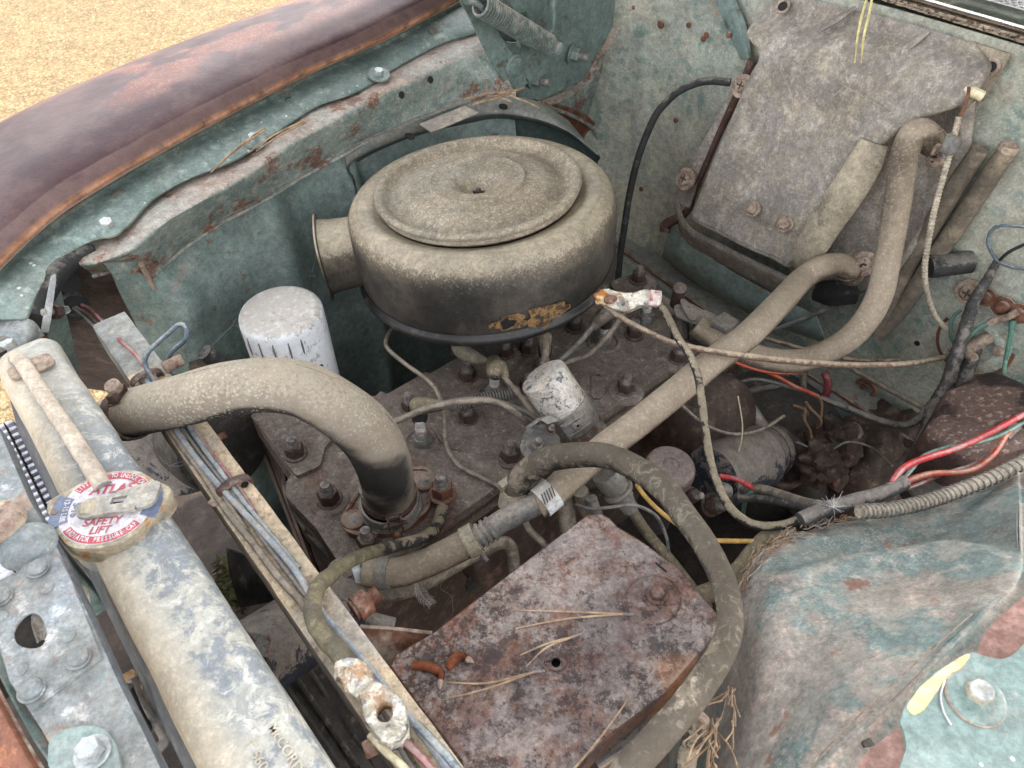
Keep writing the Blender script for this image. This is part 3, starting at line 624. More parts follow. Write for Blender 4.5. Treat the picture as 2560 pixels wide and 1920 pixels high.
# ---- rail and splash panel of the inner fender
r0 = [(171, 646), (235, 622), (309, 590), (380, 516), (468, 462), (595, 410), (692, 344), (793, 279), (895, 241), (1003, 174), (1109, 119), (1215, 85)]
r1 = [(200, 662), (250, 655), (330, 620), (400, 560), (490, 505), (610, 440), (712, 370), (805, 315), (905, 262), (1015, 205), (1125, 150), (1225, 112)]
r3 = [(232, 688), (300, 672), (391, 671), (470, 612), (560, 553), (651, 505), (773, 431), (868, 380), (930, 346), (1060, 292), (1180, 250), (1290, 236)]
dr = lerpd(.425, .372, 12)
IF = thing('inner_fender', 'dark green inner fender with a dust-covered rail, behind the white oil filter', 'fender apron', L(.4, .78, .5))
rl = mk('rail', sheet([lay([(x, y - 22) for x, y in r0], [d + .030 for d in dr]), lay([(x, y + 6) for x, y in r0], [d + .026 for d in dr]), lay(r1, [d + .028 for d in dr]), lay(mixp(r1, r3, .25), [d + .040 for d in dr]), lay(mixp(r1, r3, .88), [d + .080 for d in dr]), lay(r3, [d + .083 for d in dr])], 7, 5, .0014,
        disp=lambda u, v: .0018 * math.sin(u * 41) * (v > .8) + .0012 * fbm(Vector((u * 9, v * 3, 0)), 1)), M['rail'], IF)
mk('rail_lip', tube([D(x, y + 3, d + .084) for (x, y), d in zip(r3, dr)], .0022, 8, 6), M['rail'], rl)
for x, y in ((1075, 199), (1003, 237), (934, 66)):
    c = D(x, y, .412 if y > 100 else .40)
    mk('hole', lathe(c - TV * .0005, -TV + UP * .3, [(.0045, .0004), (.0034, .0010), (.0032, .0002), (.0001, .0001)], 14), M['black'], rl)
# ragged front end of the rail
mk('torn_tab', plate([D(191, 671, .458), D(197, 660, .456), D(220, 640, .452), D(240, 640, .452), D(262, 662, .462), D(293, 700, .486), D(346, 676, .486), D(374, 705, .505), D(420, 668, .500), D(330, 640, .462), D(270, 630, .447)], (), .0014), M['rail'], IF)
mk('drip', tube([D(352, 655, .474), D(372, 695, .497), D(388, 722, .512)], [.006, .005, .0035], 8, flat=.4), M['tab'], IF)
mk('drip', tube([D(388, 698, .532), D(402, 722, .548), D(416, 748, .562)], [.0045, .0055, .0045], 8, flat=.4), M['tab'], IF)
top = [D(x, y - 14, d + .080) + TV * .012 for (x, y), d in list(zip(r3, dr))[1:]]
def drop(ps, d, k=0): return [p - UP * d + TV * k for p in ps]
def spd(u, v):
    a = .010 * math.exp(-((u - .42) / .025) ** 2) + .012 * math.exp(-((u - .60) / .03) ** 2) * (v > .02)
    a -= .010 * math.exp(-((u - .155) / .05) ** 2 - ((v - .10) / .07) ** 2)
    return a + .003 * math.sin(u * 9 + v * 4) + .0015 * fbm(Vector((u * 8, v * 8, 2)), 1)
top2 = [top[0] - RV * .012] + top[1:]
mk('panel', sheet([top2, drop(top2, .06, -.012), drop(top2, .16, -.022), drop(top2, .34, -.015), drop(top2, .62, 0)], 10, 8, .0014, disp=spd), M['splash'], IF)
for x, y, k in ((511, 752, .92), (571, 700, .95), (472, 717, .90)):
    pass
# the wheel arch behind the air cleaner
a0 = [(862, 372), (905, 352), (1000, 322), (1110, 282), (1210, 246), (1300, 243), (1362, 262), (1420, 300)]
a1 = [(868, 425), (900, 398), (1000, 352), (1100, 322), (1230, 292), (1345, 305), (1440, 345), (1500, 396)]
a2 = [(895, 500), (925, 440), (1010, 395), (1110, 362), (1230, 335), (1340, 345), (1430, 385), (1488, 440)]
ad = [.472, .468, .462, .458, .455, .458, .47, .49]
ar = mk('wheel_arch', sheet([lay(a0, ad), lay(mixp(a0, a1, .8), [d + .016 for d in ad]), lay(a1, [d + .027 for d in ad]), lay(a2, [d + .070 for d in ad]), [p - UP * .2 for p in lay(a2, [d + .075 for d in ad])]], 8, 6, .0014), M['splash'], IF)
MD = mat('arch_top_dust', '#968a7c', '#8b8177', 12, [dict(c='#a99b88', s=60, t=.55, w=.1, a=.6), dict(c='#5f7069', s=14, t=.66, w=.05, a=.5)], rough=.85, bump=.3)
MAT_ARCH = mat('arch_paint', '#48635d', '#526e67', 9, [dict(c='#988b7e', c2='#8c8278', s=20, t=.42, w=.1, v=(-.2, .47), bs=.03, ba=.1, a=.95), dict(c='#8b8378', s=24, t=.58, w=.08, up=.4, a=.6), dict(c='#3d5650', s=120, t=.36, w=.08, a=.5)], rough=.65, bump=.2)
ar.data.materials[0] = MAT_ARCH
mk('tag_plate', plate([D(1048, 309, .458), D(1162, 264, .452), D(1197, 281, .456), D(1079, 330, .462)], (), .0016), M['tab'], ar).data.materials[0] = MD
for x, y, rx, ry, ro in ((1024, 338, 12, 6, .1), (1258, 264, 11, 5, .15)):
    mk('slot', plate(ring(x, y, rx, ry, .4615 if x < 1100 else .458, 16, rot=ro), (), .003), M['black'], ar)
# ---- panel in front of the splash panel, by the headlamp wires
rs = thing('bulkhead', 'brown primed panel with a wire grommet in front of the dark green apron', 'body panel', L(.03, .72, .6))
mk('panel', sheet([[D(168, 640, .47), D(250, 640, .475), D(320, 670, .50)], [D(120, 700, .50), D(205, 735, .56), D(340, 770, .60)], [D(90, 800, .56), D(180, 860, .66), D(400, 900, .70)], [D(40, 900, .75), D(160, 960, .85), D(430, 1000, .88)]], 8, 8, .0014), M['bulk'], rs)
mk('valance_skirt', sheet([[D(-90, 800, .46), D(0, 800, .47), D(84, 800, .48)], [D(-90, 830, .6), D(0, 840, .62), D(100, 850, .62)], [D(-90, 900, 1.0), D(0, 920, 1.0), D(120, 940, 1.0)]], 4, 6, .002), M['bulk'], rs)
mk('grommet', lathe(D(184, 766, .548), (CO - D(184, 766, .548)) + RV * .2, [(.016, 0), (.017, .002), (.012, .004), (.009, .002), (.0001, .001)], 20), M['rubber'], rs)
mk('hole', lathe(D(172, 706, .508), CO - D(172, 706, .508), [(.012, 0), (.012, .001), (.0001, .0012)], 20), M['black'], rs)
mk('bracket', hull([D(124, 735, .492), D(150, 715, .488), D(158, 800, .55), D(200, 930, .66), D(140, 930, .62), D(118, 840, .54), D(124, 735, .50), D(145, 720, .50)]), M['splash'], rs)
# ---- strut and stud by the fender's front end
st = thing('fender_brace', 'thin chalky grey strut with a threaded stud at the front end of the flange', 'strut', D(108, 834, .475))
mk('strut', hull([D(126, 690, .43), D(140, 683, .43), D(141, 700, .432), D(128, 800, .456), D(122, 832, .466), D(100, 832, .466), D(112, 765, .448), D(131, 695, .437), D(118, 830, .474)], .0008), M['support'], st)
o = mk('stud', tube([D(108, 781, .452), D(168, 775, .468)], .0036, 12, 6), M['stud'], st)
for i in range(9): mk('thread', tube(ringpts := [D(146 + i * 2.4, 777 - i * .3, .463) + (UP * math.cos(a) + RV * .3 * math.sin(a)).normalized() * .0040 for a in [k * math.tau / 10 for k in range(11)]], .0005, 4, raw=True), M['zinc'], o) if i < 9 else None
inst('nut', ('nut', 'nut'), D(127, 779, .457), (D(168, 775, .468) - D(108, 781, .452)), .72, .3, st)
# ---- front valance at the far left
fv = thing('valance', 'dusty brown panel with a bolt at the far end of the radiator', 'body panel', D(60, 860, .46))
mk('panel', sheet([[D(-60, 800, .45), D(0, 800, .45), D(75, 798, .452), D(112, 838, .47)], [D(-60, 860, .45), D(0, 860, .45), D(70, 850, .455), D(90, 862, .475)], [D(-60, 960, .45), D(-20, 930, .452), D(30, 905, .46), D(60, 890, .475)]], 6, 5, .0014), M['support'], fv)
mk('panel_side', sheet([[D(112, 838, .47), D(60, 890, .475)], [D(125, 850, .53), D(80, 910, .55)], [D(150, 900, .62), D(110, 940, .64)]], 5, 5, .0014), M['rust'], fv)
mk('rubber_button', lathe(D(-2, 872, .440), UP, [(.012, 0), (.012, .004), (.008, .006), (.0001, .006)], 20), M['rubber'], fv)
inst('bolt', ('nut', 'zinc'), D(28, 876, .442), UP + TV * .2, .62, .2, fv)

# ---- firewall
xs = [1290, 1440, 1605, 1750, 1900, 2100, 2300, 3000]
tp = [-80, -80, -80, -90, -62, -12, 40, 248]
bt = [(1330, 500), (1480, 560), (1600, 612), (1760, 742), (1900, 860), (2090, 985), (2300, 1122), (3000, 1620)]
rr = [.83, .895, .945, .955, .955, .952, .95, .95]
def fwrow(f):
    o = []
    for i in range(8):
        x = xs[i] + (bt[i][0] - xs[i]) * f; y = tp[i] + (bt[i][1] - tp[i]) * f
        o.append(R_(x, y, rr[i] - .0 * f))
    return o
FW = thing('firewall', 'patchy dusty green firewall behind the heater box', 'firewall', L(.95, .5, .9))
def fwd(u, v):
    a = .006 * math.exp(-((u - .285) / .015) ** 2) - .004 * math.exp(-((u - .17) / .06) ** 2)
    a += .005 * (1 / (1 + math.exp(-(v - .30) * 60))) * (u > .8) * min(1, (u - .8) * 20)
    return a + .0012 * fbm(Vector((u * 8, v * 6, 5)), 1)
fwp = mk('panel', sheet([fwrow(0), fwrow(.25), fwrow(.5), fwrow(.75), fwrow(1)], 10, 10, .002, disp=fwd), M['firewall'], FW)
b2 = [R_(x, y, r_ + .012) for (x, y), r_ in zip(bt, rr)]
mk('toe_board', sheet([[p - UP * .004 for p in b2], [p - UP * .12 + RV * .03 for p in b2], [p - UP * .5 + RV * .02 for p in b2]], 8, 6, .002), M['firewall'], FW)
mk('gap_filler', sheet([[R_(x, 430, .985) for x in (1250, 1450, 1650, 1800)], [R_(x, 620, .985) for x in (1250, 1450, 1650, 1800)], [R_(x, 860, .985) for x in (1250, 1450, 1650, 1800)]], 4, 4, .002), M['splash'], FW)  # sheet added to close a bright gap onto the sunlit ground
# gutter ledge below the heater
e0 = [(1548, 580), (1700, 690), (1860, 800), (2040, 905), (2220, 1022), (2335, 1100)]
e1 = [(1500, 628), (1640, 730), (1800, 845), (1990, 965), (2190, 1092), (2310, 1170)]
mk('ledge', sheet([[R_(x, y - 14, .950) for x, y in e0], [R_(x, y, .905) for x, y in mixp(e0, e1, .55)], [R_(x, y, .90) for x, y in e1], [R_(x, y, .90) - UP * .03 for x, y in e1]], 8, 4, .002), M['splash'], FW)
mk('ledge_seam', tube([R_(x, y, .902) + UP * .002 for x, y in mixp(e0, e1, .5)], .003, 6, 6), M['rust'], FW)
for x, y in ((1585, 17), (1653, 61), (1722, 62), (1759, 97), (1766, 88), (1822, 87), (1603, 472), (1690, 300), (2108, 736), (2293, 858)):
    r_ = .947
    if (x, y) in ((2293, 858), (2108, 736)): mk('hole', lathe(R_(x, y, r_ - .001), -RV, [(.0042, 0), (.0042, .0006), (.0001, .0007)], 12), M['black'], fwp)
    else: inst('rivet', ('rivet', 'rust'), R_(x, y, r_ - .006), -RV + UP * .1, .75 if x != 1653 else 1.0, 0, FW)
# strap of grey felt down the wall, left of the heater
mk('seam_strip', sheet([[R_(1776, -30, .945), R_(1800, -30, .942), R_(1826, -30, .945)], [R_(1812, 60, .943), R_(1838, 62, .94), R_(1866, 66, .943)], [R_(1852, 150, .94), R_(1872, 150, .935), R_(1880, 150, .94)]], 5, 6, .003), M['hinge'], FW)

# ---- cowl along the top right
CW = thing('cowl', 'cowl edge with a bright chrome strip and a perforated vent above the heater box', 'cowl panel', L(1.0, .3, .34))
def vl(x, y, dd=.0):  # a run across the car from the picture's right edge to far beyond its top
    return (x, y)
def crow(y_r, d, x1=3200):
    s = lambda x, y: (y + 955) / (x + 1000)
    k = s(2560, y_r); return [D(x, -955 + k * (x + 1000), d) for x in (1750, 2000, 2250, 2500, x1)]
mk('gutter', sheet([crow(152, .352), crow(135, .352), crow(118, .350), crow(106, .340)], 4, 5, .0015), M['cowl'], CW)
mk('cowl_seal', sheet([crow(108, .338), crow(98, .330), crow(88, .336)], 30, 6, .004, disp=lambda u, v: .0012 * fbm(Vector((u * 220, v * 6, 1)), 1)), M['seal'], CW)
mk('shadow_gap', sheet([crow(90, .340), crow(83, .340)], 4, 2, .002), M['rust'], CW)
mk('chrome_strip', sheet([crow(84, .338), crow(78, .331), crow(71, .329), crow(65, .334)], 6, 6, .002), M['chrome'], CW)
mk('cowl_top', sheet([crow(66, .338), crow(52, .336), crow(38, .337), crow(26, .336)], 6, 4, .002), M['cowl'], CW)
q = [[crow(24, .337)[i] for i in range(5)]]
# perforated vent
X_ = (crow(10, .337)[3] - crow(10, .337)[1]).normalized(); o0 = crow(24, .3365)[2]; Y_ = UP.cross(X_).normalized()
if Y_.dot(RV) < 0: Y_ = -Y_
holes = []; px = .0088
for j in range(6):
    for i in range(30):
        c = o0 + X_ * (.01 + px * (i + .5 * (j % 2))) + Y_ * (.008 + px * .80 * j)
        holes.append([c + X_ * .0036 * math.cos(a) + Y_ * .0036 * math.sin(a) for a in [math.tau * k / 6 + .52 for k in range(6)]])
mk('perforated_vent', plate([o0, o0 + X_ * .30, o0 + X_ * .30 + Y_ * .06, o0 + Y_ * .06], holes, .0012), M['label_w'], CW)
mk('vent_recess', box(o0 + X_ * .15 + Y_ * .03 - UP * .02, X_, Y_, UP, .3, .06, .02), M['black'], CW)

# ---- heater box
HB = thing('heater_box', 'large dusty purple-grey heater box bolted to the firewall', 'heater', R_(1950, 500, .9))
hrows = [
    (.937, [(1945, -10), (2080, 12), (2230, 47), (2350, 82), (2430, 106)]),
    (.930, [(1900, 45), (2055, 50), (2215, 80), (2350, 112), (2447, 136)]),
    (.905, [(1866, 92), (2040, 100), (2195, 125), (2330, 160), (2448, 188)]),
    (.890, [(1895, 145), (2030, 165), (2170, 195), (2290, 225), (2392, 262)]),
    (.885, [(1868, 205), (1980, 240), (2095, 275), (2190, 300), (2272, 312)]),
    (.875, [(1825, 300), (1930, 340), (2035, 375), (2110, 395), (2180, 392)]),
    (.862, [(1782, 395), (1880, 440), (1975, 478), (2050, 500), (2108, 500)]),
    (.848, [(1733, 520), (1815, 560), (1885, 598), (1950, 622), (2010, 630)]),
    (.846, [(1726, 540), (1805, 580), (1872, 614), (1935, 640), (1985, 658)])]
fr = [[R_(x, y, r_) for x, y in ps] for r_, ps in hrows]
def edge(ps, back): return ps + [p + RV * b_ for p, b_ in ()]
full = []
for k, ps in enumerate(fr):
    a = max(0, .945 - hrows[k][0]); full.append([ps[0] + RV * a - UP * .004, ps[0] + RV * .008 - TV * -.003] + ps[1:-1] + [ps[-1], ps[-1] + RV * a * .9])
full.append([p + RV * .008 - UP * .010 for p in full[-1]]); full.append([p + RV * .06 - UP * .012 for p in full[-1]])
mk('housing', sheet(full, 8, 6, .002, disp=lambda u, v: .0007 * fbm(Vector((u * 6, v * 6, 9)), 1)), M['heater'], HB)
# lower tray layers
lt = [(1692, 500), (1720, 565), (1800, 610), (1890, 655), (1985, 700)]
mk('lower_flange', sheet([[R_(x, y, .868) for x, y in lt], [R_(x - 6, y + 16, .872) for x, y in lt], [R_(x + 2, y + 40, .905) - UP * .01 for x, y in lt]], 8, 4, .002), M['heater'], HB)
mk('lower_tray', sheet([[R_(x, y, .895) for x, y in ((1672, 560), (1740, 620), (1830, 680), (1930, 735), (2040, 790))], [R_(x, y, .90) for x, y in ((1660, 620), (1730, 680), (1830, 745), (1940, 800), (2060, 845))], [R_(x, y, .94) for x, y in ((1655, 640), (1725, 700), (1830, 762), (1940, 815), (2060, 858))]], 8, 4, .002), M['splash'], HB)
mk('side_flange', sheet([[R_(1862, 190, .925), R_(1846, 190, .93)], [R_(1800, 330, .915), R_(1772, 330, .92)], [R_(1750, 440, .90), R_(1705, 440, .905)], [R_(1722, 520, .885), R_(1688, 505, .89)]], 5, 6, .003), M['heater'], HB)
# recess behind the hose necks and the flange beside it
rec = [(.928, [(2225, 262), (2310, 250), (2385, 262), (2440, 250)]), (.934, [(2195, 360), (2280, 350), (2370, 350), (2432, 330)]), (.930, [(2150, 440), (2230, 460), (2330, 470), (2420, 430)]),
       (.920, [(2080, 560), (2160, 590), (2260, 600), (2330, 560)]), (.905, [(1990, 690), (2080, 720), (2170, 740), (2240, 690)])]
mk('recess', sheet([[R_(x, y, r_) for x, y in ps] for r_, ps in rec], 8, 6, .002, disp=lambda u, v: -.012 * math.exp(-((u - .35) / .2) ** 2 - ((v - .12) / .12) ** 2) + .006 * math.sin(u * 9)), M['heater'], HB)
mk('flange', sheet([[R_(2395, 98, .938), R_(2470, 118, .938), R_(2527, 136, .938)], [R_(2425, 150, .936), R_(2460, 165, .936), R_(2508, 172, .937)], [R_(2425, 235, .936), R_(2455, 228, .936), R_(2482, 216, .937)], [R_(2395, 310, .936), R_(2420, 300, .936), R_(2440, 288, .937)], [R_(2385, 350, .936), R_(2410, 348, .936), R_(2430, 340, .937)]], 5, 5, .003), M['duct'], HB)
for (x0, y0, x1, y1, w_) in ((2140, 18, 2045, 80, 5), (2322, 78, 2225, 150, 7)):
    mk('rib', tube([R_(x0, y0, .932), R_((x0 + x1) / 2, (y0 + y1) / 2, .918), R_(x1, y1, .900)], [.003, .006, .002], 8, flat=.6), M['heater'], HB)
mk('duct_channel', tube([R_(2186, 356, .876), R_(2160, 412, .868), R_(2118, 480, .858), R_(2062, 560, .855), R_(2012, 640, .848), R_(1995, 672, .86)], [.017, .021, .0225, .0225, .022, .019], 18, flat=.42), M['duct'], HB)
0 and mk('duct_lip', tube([R_(2092, 385, .868), R_(2105, 410, .862), R_(2122, 425, .862), R_(2135, 400, .87)], [.003, .005, .005, .003], 8), M['duct'], HB)
for x, y, r_, k in ((1882, 523, .851, 'hex'), (1963, 561, .851, 'hex')):
    capbolt(R_(x, y, r_ - .003), HB, .95, -RV + UP * .75, 'tab', 'tab', .9)
for x, y, r_, s in ((1857, 216, .905, 1.2), (1715, 448, .883, 1.3), (2162, 659, .88, 1.25)):
    c = R_(x, y, r_); n_ = -RV + UP * .5
    o = inst('screw', ('screw', 'tab'), c + n_.normalized() * .003, n_, 1.2 * s, 0, HB); inst('washer', ('washer', 'tab'), c, n_, s, 0, o); cross_slot(c + n_.normalized() * .003, n_, 1.2 * s, o)
for x, y, r_, a in ((1957, 16, .930, 9), (2476, 168, .932, 10)):
    mk('hole', lathe(R_(x, y, r_), -RV + UP * .8, [(.0100, 0), (.0098, .001), (.0062, .0008), (.0060, -.0004), (.0001, -.0004)], 18), M['tab'], HB)
    mk('hole_bottom', lathe(R_(x, y, r_ - .0006), -RV + UP * .8, [(.0060, 0), (.0058, .0008), (.0001, .0009)], 18), M['black'], HB)
mk('scratch', tube([R_(2010, 168, .878), R_(1960, 140, .882), R_(1945, 160, .88), R_(1968, 210, .872), R_(1982, 255, .866), R_(1980, 288, .864)], .0007, 5), M['duct'], HB)
mk('patch_edge', tube([R_(2035, 285, .868), R_(2112, 215, .874), R_(2222, 278, .884)], .0008, 5, 1), M['duct'], HB)
# plate with screw right of the hose neck
pp = [R_(x, y, .905) for x, y in ((2322, 372), (2362, 384), (2366, 412), (2345, 422), (2312, 416))]
mk('screw_plate', plate(pp, (), .002, -RV + UP * .4), M['tab'], HB)
c = R_(2341, 394, .902); o = inst('screw', ('screw', 'tab'), c, -RV + UP * .4, 1.7, 0, HB); cross_slot(c, -RV + UP * .4, 1.7, o)
# ================================================================== ENGINE
HD = .66
def hp(x, y, up=0.0): return D(x, y, HD) + UP * up
head = thing('cylinder_head', 'dust-brown cast iron cylinder head with rusty nuts, under the air cleaner', 'engine head', hp(1250, 1050))
ho = [(627, 1039), (680, 985), (800, 985), (938, 990), (952, 978), (968, 985), (1064, 930), (1075, 934), (1138, 897), (1250, 850), (1400, 790), (1512, 722), (1530, 706), (1565, 704), (1600, 690), (1632, 706), (1645, 731), (1690, 757), (1722, 800), (1775, 855),
      (1740, 880), (1585, 985), (1440, 1082), (1300, 1178), (1100, 1318), (1000, 1385), (900, 1440), (850, 1412), (790, 1320), (735, 1262), (712, 1238), (716, 1205), (728, 1186), (700, 1145)]
plugs = [(1056, 1104, 0), (1237, 985, 1), (1360, 925, 1), (1508, 852, 0), (1613, 800, 0)]
wells = [ring(x, y + 2, 36, 22, HD, 20) for x, y, _ in plugs]
mk('casting', plate([D(x, y, HD) for x, y in ho], wells, .035, UP), M['head'], head, 30)
mk('well_floor', plate([D(x, y, HD) - UP * .013 for x, y in ho], (), .01, UP), M['head'], head)
for i, w_ in enumerate(wells):
    c = sum(w_, Vector()) / len(w_); mk('well_rim', lathe(c, UP, [(.0178, -.012), (.0178, .0002), (.0195, .0016), (.0225, .0008), (.0245, -.001)], 24), M['head'], head)
# raised front pad with its own edge, bosses, a low rib
mk('pad', plate(rounded([D(632, 1040, HD - .006), D(700, 985, HD - .006), D(860, 1010, HD - .006), D(838, 1090, HD - .006), D(812, 1118, HD - .006), D(800, 1165, HD - .006), D(742, 1190, HD - .006), D(722, 1168, HD - .006)], .2), (), .008, UP), M['head'], head)
mk('pad', plate(rounded([hp(1522, 722, .008), hp(1545, 706, .008), hp(1600, 690, .008), hp(1640, 712, .008), hp(1636, 752, .008), hp(1560, 760, .008)], .3), (), .01, UP), M['head'], head)
nuts = [(1168, 946, 1, 0), (1026, 1020, 1, 0), (1319, 877, .95, 0), (1437, 820, .95, 0), (1593, 712, .95, .008), (1170, 1048, 1, 0), (1319, 970, .95, 0), (1585, 838, .95, 0), (1276, 1148, 1.02, .002), (1563, 975, 1, 0), (1695, 898, 1, 0), (824, 1250, 1.05, 0), (742, 1143, 1, .006), (922, 1362, 1.05, 0), (1390, 1036, .9, 0)]
for x, y, s, u in nuts:
    c = hp(x, y, u); head_bolt(c, head, s * rnd.uniform(.96, 1.03), ex=1.0)
for x, y in ((1168, 948), (1026, 1022), (1170, 1050), (824, 1252), (1563, 977), (1695, 900)):
    mk('boss', lathe(hp(x, y), UP, smooth_prof([(.0235, -.002), (.0205, .0012), (.0150, .0016), (.0001, .0016)], 3), 24), M['head'], head)
mk('boss', plate(rounded([hp(1250, 1175, .004), hp(1245, 1120, .004), hp(1310, 1105, .004), hp(1352, 1150, .004), hp(1330, 1172, .004)], .3), (), .03, UP), M['head'], head)
mk('lifting_tab', plate(rounded([hp(1478, 940, .003), hp(1512, 928, .003), hp(1518, 965, .003), hp(1505, 1000, .003), hp(1478, 1000, .003)], .3), [ring(1495, 938, 6, 4, HD - .003, 12)], .004, UP), M['head'], head)
mk('rib', tube([hp(1085, 1070, .002), hp(1110, 1110, .002), hp(1150, 1128, .001)], .0022, 6), M['head'], head)
# spark plugs as parts: hex, collar, porcelain
def plug(x, y, boot, dark=0):
    c = hp(x, y, -.012)
    o = mk('spark_plug', lathe(c, UP, [(.0115, 0), (.0115, .013), (.0118, .0132), (.0118, .0215), (.0105, .0232)], 6), M['steel'], head)
    mk('collar', lathe(c, UP, [(.0085, .023), (.0085, .0255), (.0070, .0275), (.0066, .029)], 20), M['steel'], o)
    mk('porcelain', lathe(c, UP, [(.0062, .028), (.0062, .0365), (.0056, .037), (.0062, .0378), (.0062, .0395), (.0054, .040), (.006, .041), (.0055, .050), (.003, .0515), (.003, .055)], 18), M['porcelain'], o)
    if x == 1056:
        r_ = (CO - c); r_.z = 0; r_.normalize(); s_ = UP.cross(r_)
        mk('print_mark', text_on('C13', c + r_ * .0064 + UP * .033, s_, UP, .006, .00005), M['label_r'], o)
    if x == 1508 or x == 1360: mk('boot', lathe(c, UP, [(.0078, .038), (.0085, .045), (.0090, .060), (.006, .066)], 18), M['rubber'], o)
    return o
for p_ in plugs: plug(*p_)

# ---- plug wires with boots
def wire(name, label, cat, pts, r, m, group=None, n=10, seg=7, grp=None, fn=None, flat=1.0):
    o = mk(name, tube(pts, r, n, seg, fn=fn, flat=flat), M[m]); tag(o, label, cat, group); return o
def wire_t(name, label, cat, pts, r, m, group=None):
    p = [V(q) for q in pts]; t = thing(name, label, cat, p[0], group); mk('cable', tube(p, r, 12, 8), M[m], t); return t
G1 = 'spark plug wires'
t = wire_t('plug_wire', 'grey plug wire arching from behind the big hose to the coil bracket', 'ignition wire', [D(985, 1052, .58), D(1003, 1048, .58), D(1085, 1016, .574), D(1207, 1001, .57), D(1262, 1014, .575), D(1300, 1040, .585), D(1322, 1062, .60)], .0036, 'wire_tan', G1)
t = wire_t('plug_wire', 'plug wire with a long dusty boot pushed onto the front spark plug', 'ignition wire', [D(1090, 1012, .588), D(1160, 1000, .585), D(1225, 1000, .588), D(1290, 1020, .594), D(1330, 1040, .60), D(1355, 1060, .61)], .0033, 'wire_g', G1)
mk('boot', tube([D(1046, 1014, .60), D(1052, 1014, .597), D(1100, 1013, .592), D(1112, 1012, .59)], [.0098, .0100, .0062, .0045], 16), M['hose'], t)
mk('boot_cap', lathe(hp(1056, 1096, .034), UP, [(.0088, 0), (.0095, .006), (.0100, .018), (.008, .026), (.002, .028)], 18), M['rubber'], t)
t = wire_t('plug_wire', 'plug wire bent down from an upright boot beneath the air cleaner', 'ignition wire', [D(1250, 928, .60), D(1268, 952, .603), D(1300, 990, .61), D(1330, 1030, .616), D(1350, 1055, .62)], .0034, 'wire_tan', G1)
mk('boot', tube([hp(1238, 975, .028), hp(1236, 962, .04), D(1238, 930, .60), D(1246, 916, .596), D(1256, 930, .60), D(1266, 948, .603)], [.0088, .0088, .0098, .0092, .007, .0042], 16), M['hose'], t)
t = wire_t('plug_wire', 'short plug wire dropping straight down behind the coil', 'ignition wire', [D(1362, 850, .585), D(1365, 880, .59), D(1356, 915, .605), D(1345, 950, .62), D(1340, 975, .635)], .0045, 'wire_tan', G1)
mk('boot', tube([D(1362, 838, .585), D(1362, 850, .587), D(1364, 885, .60)], [.008, .0085, .0055], 16), M['hose'], t)
t = wire_t('plug_wire', 'plug wire curving from the boot beside the white corroded terminal', 'ignition wire', [D(1500, 790, .588), D(1480, 818, .595), D(1440, 865, .61), D(1400, 900, .62), D(1372, 925, .63), D(1350, 960, .64)], .0038, 'wire_g', G1)
mk('boot', tube([D(1528, 776, .578), D(1512, 786, .582), D(1492, 806, .592), D(1480, 820, .596)], [.0088, .0095, .0075, .0045], 16), M['wire_tan'], t)
wire_t('plug_wire', 'lowest plug wire crossing in front of the fourth spark plug', 'ignition wire', [D(1556, 785, .585), D(1545, 806, .592), D(1510, 850, .608), D(1470, 888, .622), D(1420, 905, .63), D(1385, 925, .635), D(1355, 965, .642)], .0038, 'wire_tan', G1)
wire_t('vacuum_pipe', 'thin grey pipe snaking across the cylinder head from under the air cleaner', 'pipe', [D(985, 818, .62), D(970, 838, .61), D(967, 868, .605), D(1012, 909, .61), D(1077, 958, .615), D(1105, 1010, .62), D(1112, 1060, .63), D(1115, 1110, .64), D(1146, 1163, .648), D(1207, 1196, .652), D(1262, 1226, .66), D(1290, 1248, .675)], .0027, 'wire_tan')

# return spring on the head
o = mk('return_spring', tube(coil_pts(D(1118, 1016, .632), D(1300, 978, .632), .0072, 26, 10), .0011, 5, raw=True), M['steel']); tag(o, 'small coil spring lying behind the arched plug wires', 'spring')

# ---- coolant outlet on the head
to = thing('water_outlet', 'rust-brown water outlet flange with a raised rim, at the lower end of the big hose', 'thermostat housing', hp(970, 1265))
oo = [(856, 1298), (872, 1274), (905, 1215), (960, 1185), (1030, 1172), (1068, 1172), (1085, 1195), (1080, 1235), (1066, 1278), (1020, 1312), (963, 1330), (900, 1338), (866, 1326)]
ol = rounded([D(x, y, .648) for x, y in oo], .3, 3)
mk('flange', plate(ol, (), .013, UP), M['rust'], to)
mk('rim', tube([p + UP * .001 for p in ol] + [ol[0] + UP * .001], .0026, 6, raw=True), M['rust'], to)
co = D(975, 1258, .640)
mk('neck', lathe(co, UP, smooth_prof([(.034, -.006), (.033, .0), (.0285, .006), (.0275, .026), (.0275, .034)], 3), 32), M['steel'], to)
for x, y, s in ((885, 1300, 1.0), (1060, 1206, 1.0)): 
    o = inst('bolt_head', ('rivet', 'rust'), D(x, y, .646), UP, 2.1, 0, to); inst('bolt_head', ('rivet', 'stud'), D(x, y, .643), UP, 1.3, 0, o)

